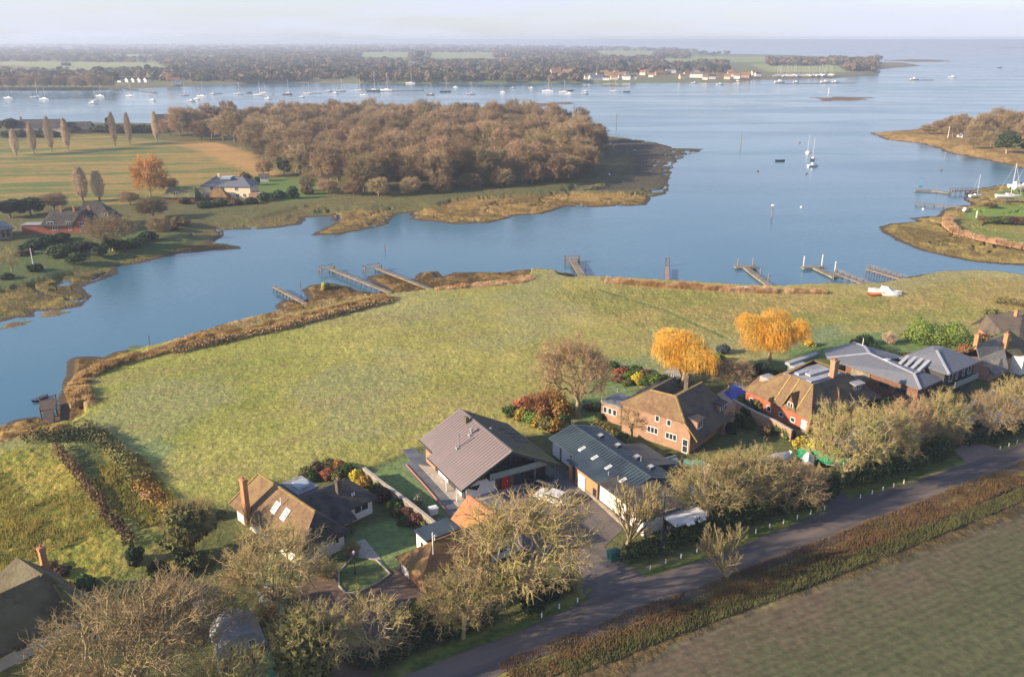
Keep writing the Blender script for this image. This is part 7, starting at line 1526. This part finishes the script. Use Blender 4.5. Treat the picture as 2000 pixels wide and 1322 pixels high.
q = MB(); P_ = G(1303, 519, 0); q.cyl((P_.x - .5, P_.y, -1), (P_.x - .5, P_.y, 2.4), .14); q.cyl((P_.x + .5, P_.y, -1), (P_.x + .5, P_.y, 2.4), .14); q.bar((P_.x - .5, P_.y, 2), (P_.x + .5, P_.y, 2), .12)
tag(q.build('mooring_posts', M_TIMBR), 'pair of dark posts at the end of the narrow pinkish pier', 'posts')
r = pontoon('t_shaped_pontoon', [(1455, 520), (1478, 538), (1508, 560)], 1.7, .7, 'tee shaped floating pontoon with four low posts', piles=[(1441, 522, 2.6), (1470, 522, 2.6), (1485, 540, 2.4), (1500, 553, 2.6)])
q = MB(); a, b2 = G(1435, 520, .7) - Vector((r.location.x, r.location.y, 0)), G(1478, 520, .7) - Vector((r.location.x, r.location.y, 0)); q.bar(a + Vector((0, 0, -.19)), b2 + Vector((0, 0, -.19)), 2.0, .40); q.build('head', M_WOODP, r)
r = pontoon('pile_moored_pontoon', [(1590, 521), (1612, 531), (1632, 541)], 1.8, .7, 'floating pontoon held by tall white capped piles', piles=[(1569, 523, 3.3), (1605, 519, 3.2), (1630, 534, 3.3), (1628, 545, 2.0)])
q = MB(); a, b2 = G(1567, 522, .7) - Vector((r.location.x, r.location.y, 0)), G(1606, 520, .7) - Vector((r.location.x, r.location.y, 0)); q.bar(a + Vector((0, 0, -.19)), b2 + Vector((0, 0, -.19)), 1.7, .40); q.build('head', M_WOODP, r)
jetty('gangway', (1632, 532), (1708, 562), .9, 1.2, 'railed gangway leading from the bank to the tall piled pontoon', rails=True, step=2.6)
jetty('trestle_jetty', (1695, 524), (1770, 547), 1.3, 1.6, 'spindly trestle jetty nearest the upturned boats', rails=True, step=1.8)
M_OLDT = mat('old_timber', (.085, .065, .055), .9, .35, 1.5)
jetty('old_landing_stage', (94, 800), (95, 834), 1.5, 1.3, 'dark weathered landing stage at the left reaching into the creek', head=(2.6, 5.0), step=2.2, m=M_OLDT, rails=False)
moor(RWB, 80, 780, .6, 1.2, 'tiny white tender tied to the dark landing stage', None).children[0]
pontoon('right_bank_pontoon', [(1787, 371), (1820, 372), (1856, 376)], 1.8, .7, 'floating pontoon off the right bank with a blue crane post', piles=[(1792, 372, 2.2), (1830, 374, 2.2), (1853, 377, 2.4)])
q = MB(); P_ = G(1796, 371, 0); q.cyl((P_.x, P_.y, 0), (P_.x, P_.y, 3.8), .16); q.bar((P_.x - 1, P_.y, 1.4), (P_.x + 1, P_.y, 1.4), .5); tag(q.build('blue_crane_post', mat('crane_blue', (.05, .25, .36), .5, .1, 1)), 'small blue crane post on the right bank pontoon', 'post')
jetty('right_bank_gangway', (1857, 373), (1905, 371), 1.2, 1.4, 'railed gangway from the right bank pontoon to the shore', rails=True, step=2.4)
jetty('low_green_jetty', (1788, 396), (1893, 406), 1.4, .9, 'long low jetty with a green edged tip on the right bank', step=3.2, braces=False)
# the things drawn up by the water
u = dup(MBT, G(1728, 573, 2.0), -.35, (1.0, 1.0, .8), 'white day boat drawn up on the grass at the jetties')
u = dup(RWB, G(1713, 577, 2.0), .25, (.9, .8, .8), 'orange canoe lying beside the white day boat'); setmat(u.children[0], mat('orange_gelcoat', (.70, .20, .04), .4, .1, 1))
u = dup(RWB, G(1738, 578, 2.0), -.3, (.8, .8, .8), 'pale upturned dinghy behind the white day boat'); setmat(u.children[0], M_HULLW)
u = dup(RWB, G(1447, 566, 2.0), .1, (.8, .8, .8), 'white dinghy lying in the reeds along the bank'); setmat(u.children[0], M_HULLW)
u = dup(RWB, G(276, 686, 1.2), -.3, (1, 1, 1), 'green dinghy pulled up on the muddy bank at the left'); setmat(u.children[0], mat('green_paint', (.10, .14, .06), .6, .2, 1))
u = dup(RWB, G(285, 972, 2.0), -.6, (.35, .45, .6), 'pale upturned dinghy in the low golden brambles'); setmat(u.children[0], M_TARPW)
# channel marks and posts
def post(x, y, z0, z1, r0, m, label, cat='post', name='post', group=None, cap=None, z=0):
    p = G(x, y, z); rt = empty(name, (p.x, p.y, z0), 0, label, cat, group); q = MB(); q.cyl((0, 0, 0), (0, 0, z1 - z0), r0, r0 * .85, 8); q.build('shaft', m, rt)
    if cap: q = MB(); q.box(-r0 * 1.7, r0 * 1.7, -r0 * 1.7, r0 * 1.7, z1 - z0, z1 - z0 + cap); q.build('cap', M_FRAME, rt)
    return rt
post(1507, 424, -1, 4.0, .22, M_WOODP, 'channel marker post standing alone in mid water', 'marker post', cap=.5)
post(1447, 283, -1, 6.5, .22, M_WOODP, 'thin marker post in the channel below the village', 'marker post'); post(1204, 241, -1, 7, .3, M_WOODP, 'marker post beyond the end of the wood', 'marker post'); post(1618, 184, -1, 7, .4, M_FRAME, 'thin white marker in the channel before the mudflat', 'marker post')
for x, y in ((293, 676), (588, 568), (752, 492), (1143, 528)): post(x, y, -1, 2.4, .1, M_TIMBR, 'thin dark stake in the shallows', 'stake', 'stake', 'stakes in the shallows')
def buoy(x, y, label, m, s=.45, group=None):
    p = G(x, y, 0); rt = empty('mooring_buoy', (p.x, p.y, 0), 0, label, 'buoy', group); q = MB()
    q.loft([[(math.cos(a) * r_ * s, math.sin(a) * r_ * s, z * s) for a in [k * math.pi / 4 for k in range(8)]] for r_, z in ((.4, -.9), (.95, -.4), (1, .1), (.8, .6), (.3, .95))]); q.build('float', m, rt)
    q = MB(); q.cyl((0, 0, .9 * s), (0, 0, 1.4 * s), .08 * s, .08 * s, 6); q.build('ring', M_TIMB, rt)
buoy(1565, 405, 'white mooring buoy right of the channel marker post', M_HULLW, .5); buoy(1803, 409, 'small white buoy between the two right bank jetties', M_HULLW, .5)
for x, y in ((1480, 335), (1562, 279), (1838, 333), (1575, 340)): buoy(x, y, 'small dark mooring buoy in the open channel', M_TIMBR, .6, 'dark mooring buoys in the channel')
post(66, 523, 1.6, 7.0, .12, M_FRAME, 'white flagpole on the lawn at the left edge across the creek', 'flagpole', 'flagpole', z=1.6); post(1851, 271, 1.6, 9, .2, M_FRAME, 'pale mast standing on the right hand point', 'flagpole', 'flagpole', z=1.6); post(1907, 424, 1.2, 3.6, .2, M_FRAME, 'white post on the right bank lawn', 'post', z=1.4)
u_, v_ = toUV(G(1880, 268, 1.8)); h = House('point_hut', 29.5, u_, v_, 'small pale hut under the trees of the right hand point', 'hut', z=1.8)
h.gable(u_ - 3, u_ + 3, v_ - 2, v_ + 2, 1.8, 3.8, 4.8, 'u', M_WHITE, M_LEAD, .2); h.window(u_, v_ - 2, 2.9, 1.2, .9, 'v-', 2, 1)
# road furniture
bols = [(1270, 1112), (1300, 1100), (1330, 1090), (1361, 1079), (1390, 1068), (1476, 1041), (1503, 1031), (1530, 1022), (1557, 1013), (1583, 1004), (1610, 995), (1680, 973), (1703, 965), (1724, 958), (1745, 951), (1765, 944), (1953, 878), (1970, 872), (1986, 866)]
bp_ = post(*bols[0], 2, 2.6, .075, M_FRAME, 'low white painted post on the grass verge above the lane', 'bollard', 'verge_post', 'white posts along the verge', cap=0, z=2)
for x, y in bols[1:]:
    dup(bp_, G(x, y, 2), 0)
for x, y in ((1058, 1205), (1092, 1188), (1128, 1176)): dup(bp_, G(x, y, 2), 0)
for x, y in ((1250, 1152 - 40), (1240, 1128)): pass
post(1290, 1082, 2, 10.2, .16, M_TIMB, 'tall dark telegraph pole on the verge before the slatted fence', 'telegraph pole', 'telegraph_pole', z=2)
q = MB(); P_ = G(1290, 1082, 2); q.bar((P_.x - .9, P_.y, 9.7), (P_.x + .9, P_.y, 9.7), .1); o_ = q.build('crossarm', M_TIMB); tg = [o for o in COL.objects if o.name == 'telegraph_pole'][0]; o_.parent = tg; o_.matrix_parent_inverse = Matrix.Translation(-Vector(tg.location))
post(848, 1132, 2, 8.2, .08, M_FRAME, 'slender white flagpole in front of the brown tiled garage', 'flagpole', 'flagpole', z=2)
p = G(694, 1122, 2); rt = empty('garden_lamp', (p.x, p.y, 2.1), 0, 'old fashioned lamp post on the kerbed grass island', 'lamp post'); q = MB(); q.cyl((0, 0, 0), (0, 0, 2.6), .06, .05); q.cyl((0, 0, 0), (0, 0, .4), .11, .09); q.build('post', M_TIMB, rt)
q = MB(); q.loft([[(math.cos(a) * r_, math.sin(a) * r_, z) for a in [k * math.pi / 4 for k in range(8)]] for r_, z in ((.08, 2.6), (.2, 2.95), (.16, 3.02), (.03, 3.15))]); q.build('lantern', M_PANEL, rt)
# cars
def car(loc, rz, m, label, s=1.0):
    rt = empty('parked_car', loc, rz, label, 'car'); L, W_ = 4.4, 1.8
    prof = [(-2.2, .35), (-2.2, .85), (-2.05, 1.0), (-.9 - .6, 1.42), (.35, 1.42), (1.05, .98), (2.1, .82), (2.2, .6), (2.2, .35)]
    q = MB(); q.loft([[(x, y * k_, z) for x, z in prof] for y, k_ in ((-.9, 1), (-.88, 1), (.88, 1), (.9, 1))]); q.V = [(x, y * (.86 if z > 1.2 else 1), z) for x, y, z in q.V]; q.build('body', m, rt)
    q = MB(); q.slab([(.42, -.66, 1.42), (1.02, -.76, 1.02), (1.02, .76, 1.02), (.42, .66, 1.42)], .03); q.V = [(x + .03, y, z + .03) for x, y, z in q.V]; q.build('windscreen', M_GLASS, rt); q = MB(); q.slab([(-2.03, -.72, 1.06), (-1.58, -.62, 1.44), (-1.58, .62, 1.44), (-2.03, .72, 1.06)], .03); q.build('rear_window', M_GLASS, rt)
    for y in (-1, 1):
        q = MB(); q.add([(-1.5, y * .84, 1.36), (.3, y * .84, 1.36), (.85, y * .915, 1.02), (-1.85, y * .915, 1.02)], [(0, 1, 2, 3)]); q.build('side_window', M_GLASS, rt)
    for x in (-1.35, 1.35):
        for y in (-.86, .86):
            q = MB(); q.cyl((x, y - .1, .33), (x, y + .1, .33), .33, .33, 14); wh = q.build('wheel', M_TIMB, rt); q = MB(); q.cyl((x, y - .11, .33), (x, y + .11, .33), .2, .2, 10); q.build('rim', M_MAST, wh)
    for y in (-.6, .6):
        q = MB(); q.box(2.15, 2.22, y - .18, y + .18, .62, .76); q.build('headlight', M_FRAME, rt)
    rt.scale = (s,) * 3; return rt
CARW = mat('car_white', (.62, .64, .66), .25, .03, 1, spec=.6); CARS = mat('car_silver', (.35, .40, .46), .25, .05, 1, spec=.6, metal=.3); CARD = mat('car_dark', (.03, .035, .045), .2, .05, 1, spec=.6)
def gz(x, y, z=2.07): return G(x, y, z)
car(gz(1078, 978), TH + 2.0, CARW, 'white car on the drive in front of the gabled house', 1.05)
car(gz(1062, 950), TH + 2.0, CARD, 'dark car just behind the white one on the gabled house drive')
car(gz(1690, 848), TH + .2, CARS, 'silver blue car in the court of the red brick house', 1.0)
car(gz(1712, 862), TH + .2, CARW, 'white car in the court of the red brick house')
car(gz(1672, 880), TH + .3, CARD, 'dark car parked nearest the tall pale trunked oak')
car(gz(1745, 838), TH + 1.2, CARS, 'grey car at the back of the parking court')
car(gz(1478, 970), TH + .1, CARD, 'dark car half hidden under the trees beside the white gable')
car(gz(1898, 832), TH, CARD, 'dark car on the forecourt of the slate roofed house')
car(gz(505, 1290), 1.0, CARD, 'dark car parked under the oaks by the green boat cover')
car(gz(925, 1125), TH + .3, CARW, 'pale car tucked behind the brown garage under the oak')
# covered boats
def covered_boat(loc, rz, L, m, label):
    rt = empty('covered_boat', loc, rz, label, 'covered boat'); q = MB(); R_ = []
    for k in range(9):
        t = k / 8; x = -L / 2 + L * t; b_ = L * .17 * (.85 + .15 * math.sin(min(1, t / .4) * 1.57)) if t < .5 else L * .17 * math.cos((t - .5) / .5 * 1.5) ** .7 + .04
        R_.append([(x, -b_, .5), (x, -b_ * 1.04, .9), (x, -b_ * .45, 1.45 - .3 * abs(t - .5)), (x, 0, 1.75 - .5 * abs(t - .5)), (x, b_ * .45, 1.45 - .3 * abs(t - .5)), (x, b_ * 1.04, .9), (x, b_, .5)])
    q.loft(R_); q.build('cover', m, rt)
    q = MB(); q.loft([[(x * .99, y * .8, z * .8 - .1) for x, y, z in rr_] for rr_ in R_]); q.V = [(x, y, min(z, .6)) for x, y, z in q.V]; q.build('hull', M_HULLW, rt)
    q = MB(); q.bar((L * .40, 0, .9), (L * .53, 0, 1.4), .5, .3); q.build('bow', M_HULLW, rt)
    q = MB(); q.box(-L * .3, L * .3, -.7, .7, .2, .35); q.cyl((-.3, -.95, .3), (-.3, -.75, .3), .3); q.cyl((-.3, .75, .3), (-.3, .95, .3), .3); q.build('trailer', M_TIMB, rt)
covered_boat(G(521, 1318, 2), 1.28, 8.0, M_TARP, 'boat under a bright green cover at the bottom edge')
covered_boat(G(1606, 903, 2), -.5, 7.0, M_TARP, 'boat under a green cover below the red brick house')
covered_boat(G(1578, 905, 2), 1.2, 4.5, M_TARPW, 'small boat under a pale cover beside the green one')
covered_boat(G(1362, 920, 2.4), -.4, 4.0, mat('teal_cover', (.02, .22, .20), .6, .2, 1), 'small teal covered dinghy left of the white gable')
covered_boat(G(1515, 905, 2), .4, 5, M_TARPW, 'pale covered dinghy under the twiggy shrubs')
# odds and ends in the gardens
def bin_(x, y, m, label, s=1.0):
    p = G(x, y, 2.05); rt = empty('storage_bin', p, TH, label, 'storage box'); q = MB(); q.loft([[(-.6 * s, -.45 * s, 0), (.6 * s, -.45 * s, 0), (.6 * s, .45 * s, 0), (-.6 * s, .45 * s, 0)], [(-.7 * s, -.5 * s, 1.1 * s), (.7 * s, -.5 * s, 1.1 * s), (.7 * s, .5 * s, 1.1 * s), (-.7 * s, .5 * s, 1.1 * s)]]); q.build('body', m, rt)
    q = MB(); q.loft([[(-.74 * s, -.54 * s, 1.11 * s), (.74 * s, -.54 * s, 1.11 * s), (.74 * s, .54 * s, 1.11 * s), (-.74 * s, .54 * s, 1.11 * s)], [(-.55 * s, -.2 * s, 1.35 * s), (.55 * s, -.2 * s, 1.35 * s), (.55 * s, .2 * s, 1.35 * s), (-.55 * s, .2 * s, 1.35 * s)]]); q.build('lid', m, rt)
bin_(846, 1003, M_FRAME, 'white beehive like box on the lawn left of the gabled house', .85)
bin_(1198, 1091, mat('bin_green', (.02, .13, .11), .5, .1, 1), 'green storage bins beside the mouth of the grey drive', 1.0)
bin_(390, 1190, M_TARPW, 'pale garden seat box beneath the left oaks', .8)
# garden walls and fences
def wall_line(name, pts, w, h_, m, label, cat='wall', z=2.0, cap=None):
    P = pix(pts, z); rt = empty(name, P[0], 0, label, cat); q = MB(); o = P[0]
    for i, (a, b2) in enumerate(zip(P[:-1], P[1:])): q.bar(a - o + Vector((0, 0, h_ / 2 + .003 * i)), b2 - o + Vector((0, 0, h_ / 2 + .003 * i)), w, h_)
    q.build('panel', m, rt)
    if cap:
        q = MB()
        for i, (a, b2) in enumerate(zip(P[:-1], P[1:])): q.bar(a - o + Vector((0, 0, h_ + .05 + .004 * i)), b2 - o + Vector((0, 0, h_ + .05 + .004 * i)), w + .12, .1)
        q.build('coping', cap, rt)
    return rt
M_FLINT = mat('flint_wall', (.26, .22, .17), .9, .35, 3, c2=(.18, .16, .12))
wall_line('garden_wall', [(712, 935), (745, 962), (790, 995), (845, 1040), (868, 1060)], .35, 1.7, M_FLINT, 'weathered stone garden wall right of the bungalow lawn', cap=M_STONE)
wall_line('kerb_wall', [(1108, 925), (1150, 965), (1200, 1012), (1232, 1040)], .3, .5, M_FLINT, 'low kerb wall between the grey drive and the metal roofed house')
wall_line('brick_garden_wall', [(1430, 800), (1475, 825), (1512, 842), (1545, 862)], .3, 1.8, M_BRICK, 'brick garden wall between the two brick houses', cap=M_STONE)
wall_line('terrace_edging', [(793, 908), (835, 955), (878, 1006)], .15, .18, M_BRICKO, 'orange brick edging along the gabled house terrace')
P_ = pix([(1288, 1033), (1330, 1018), (1372, 1006)]); rt = empty('slatted_fence', P_[0], 0, 'dark slatted timber fence behind the telegraph pole', 'fence'); 
for a, b2 in zip(P_[:-1], P_[1:]):
    q = MB(); L_ = (b2 - a).length; n = int(L_ / .22)
    for k in range(n):
        p = a.lerp(b2, k / n) - P_[0]; q.box(p.x - .05, p.x + .05, p.y - .03, p.y + .03, 0, 1.9)
    q.build('slat_panel', M_TIMBR, rt)
wall_line('island_kerb', [(662, 1118), (690, 1088), (735, 1095), (762, 1122), (740, 1138), (700, 1158), (676, 1160), (662, 1145), (662, 1118)], .14, .22, M_STONE, 'pale kerb round the grass island with the lamp', 'kerb')

# reeds, tussocks and rank grass: countless blades, one object per bed
def blades(name, pts, w, n, h_, m, z=2.0, label=None, seed=1, r=.05, world=False):
    P = pts if world else pix(pts, z); rng = np.random.default_rng(seed); segl = np.array([(b2 - a).length for a, b2 in zip(P[:-1], P[1:])]); k = rng.choice(len(segl), n, p=segl / segl.sum()); t = rng.random(n)
    A_ = np.array([(p.x, p.y) for p in P[:-1]])[k]; B_ = np.array([(p.x, p.y) for p in P[1:]])[k]; d = B_ - A_; nn = np.stack([-d[:, 1], d[:, 0]], 1) / (np.hypot(d[:, 0], d[:, 1])[:, None] + 1e-6)
    off = rng.uniform(-.5, .5, n) * w; xy = A_ + d * t[:, None] + nn * off[:, None]
    lump = .2 + 1.0 * vnoise(xy[:, 0] / 1.5, xy[:, 1] / 1.5, seed) + .35 * vnoise(xy[:, 0] / 7, xy[:, 1] / 7, seed + 3); hh = h_ * lump * rng.uniform(.6, 1.1, n)
    P0 = np.concatenate([xy, np.full((n, 1), z - .35)], 1); P1 = P0 + np.stack([rng.normal(.12, .22, n) * hh, rng.normal(0, .22, n) * hh, hh + .35], 1)
    V_, F_ = tubes(P0, P1, np.full(n, r), np.full(n, r * .5), 3); o = mesh_obj(name, V_, F_, m); tag(o, kind='stuff'); return o
M_REED = mat('reeds', (.50, .35, .16), .9, .4, .5, c2=(.27, .17, .07), spec=.1); M_REEDL = mat('reeds_pale', (.62, .42, .27), .9, .3, .5, c2=(.42, .26, .12), spec=.1)
M_BRACK = mat('bracken', (.21, .13, .065), .9, .45, .6, c2=(.20, .15, .065), spec=.1); M_TUSS = mat('tussock', (.30, .25, .06), .9, .4, .5, c2=(.20, .20, .05), spec=.1)
blades('reeds', [(160, 790), (150, 765), (165, 738), (215, 716), (300, 694), (345, 680)], 3.6, 9000, 1.2, M_REED, 1.7, seed=2)
blades('reeds', [(345, 676), (440, 658), (560, 632), (660, 608), (755, 584)], 4.2, 16000, 1.2, M_REED, 1.7, seed=3)
blades('reeds', [(850, 566), (930, 560), (1000, 555), (1038, 545)], 2.6, 5000, .8, M_REEDL, 1.8, seed=4)
blades('reeds', [(1182, 552), (1300, 561), (1400, 567), (1460, 571), (1515, 573)], 2.2, 9000, 1.3, M_REEDL, 1.9, seed=5)
blades('reeds', [(1535, 572), (1612, 573)], 2.0, 3500, 1.1, M_REEDL, 1.9, seed=6)
blades('reeds', [(1852, 425), (1850, 440), (1868, 454), (1930, 470), (2000, 484), (2150, 508)], 3, 6000, 1.1, M_REEDL, 1.5, seed=7, r=.07)
blades('bracken', [(990, 1322), (1160, 1252), (1420, 1154), (1690, 1048), (2000, 922), (2300, 804)], 4.2, 30000, .45, M_BRACK, 2.0, seed=8, r=.04)
blades('bracken', [(1100, 1310), (1300, 1232), (1500, 1160), (1750, 1065), (2050, 945)], 2.2, 9000, .5, mat('dry_grass', (.14, .14, .05), .9, .4, .6), 2.0, seed=9, r=.04)
blades('tussocks', [(0, 1000), (60, 980), (150, 1060)], 24, 9000, .42, M_TUSS, 2.0, seed=10, r=.05)
blades('tussocks', [(230, 900), (280, 960), (320, 1020)], 6, 4000, .6, M_TUSS, 2.0, seed=11, r=.05)
blades('marsh_grass', [(0, 850), (50, 838), (110, 850), (150, 838)], 5, 3000, .7, M_REED, 1.7, seed=12, r=.05)
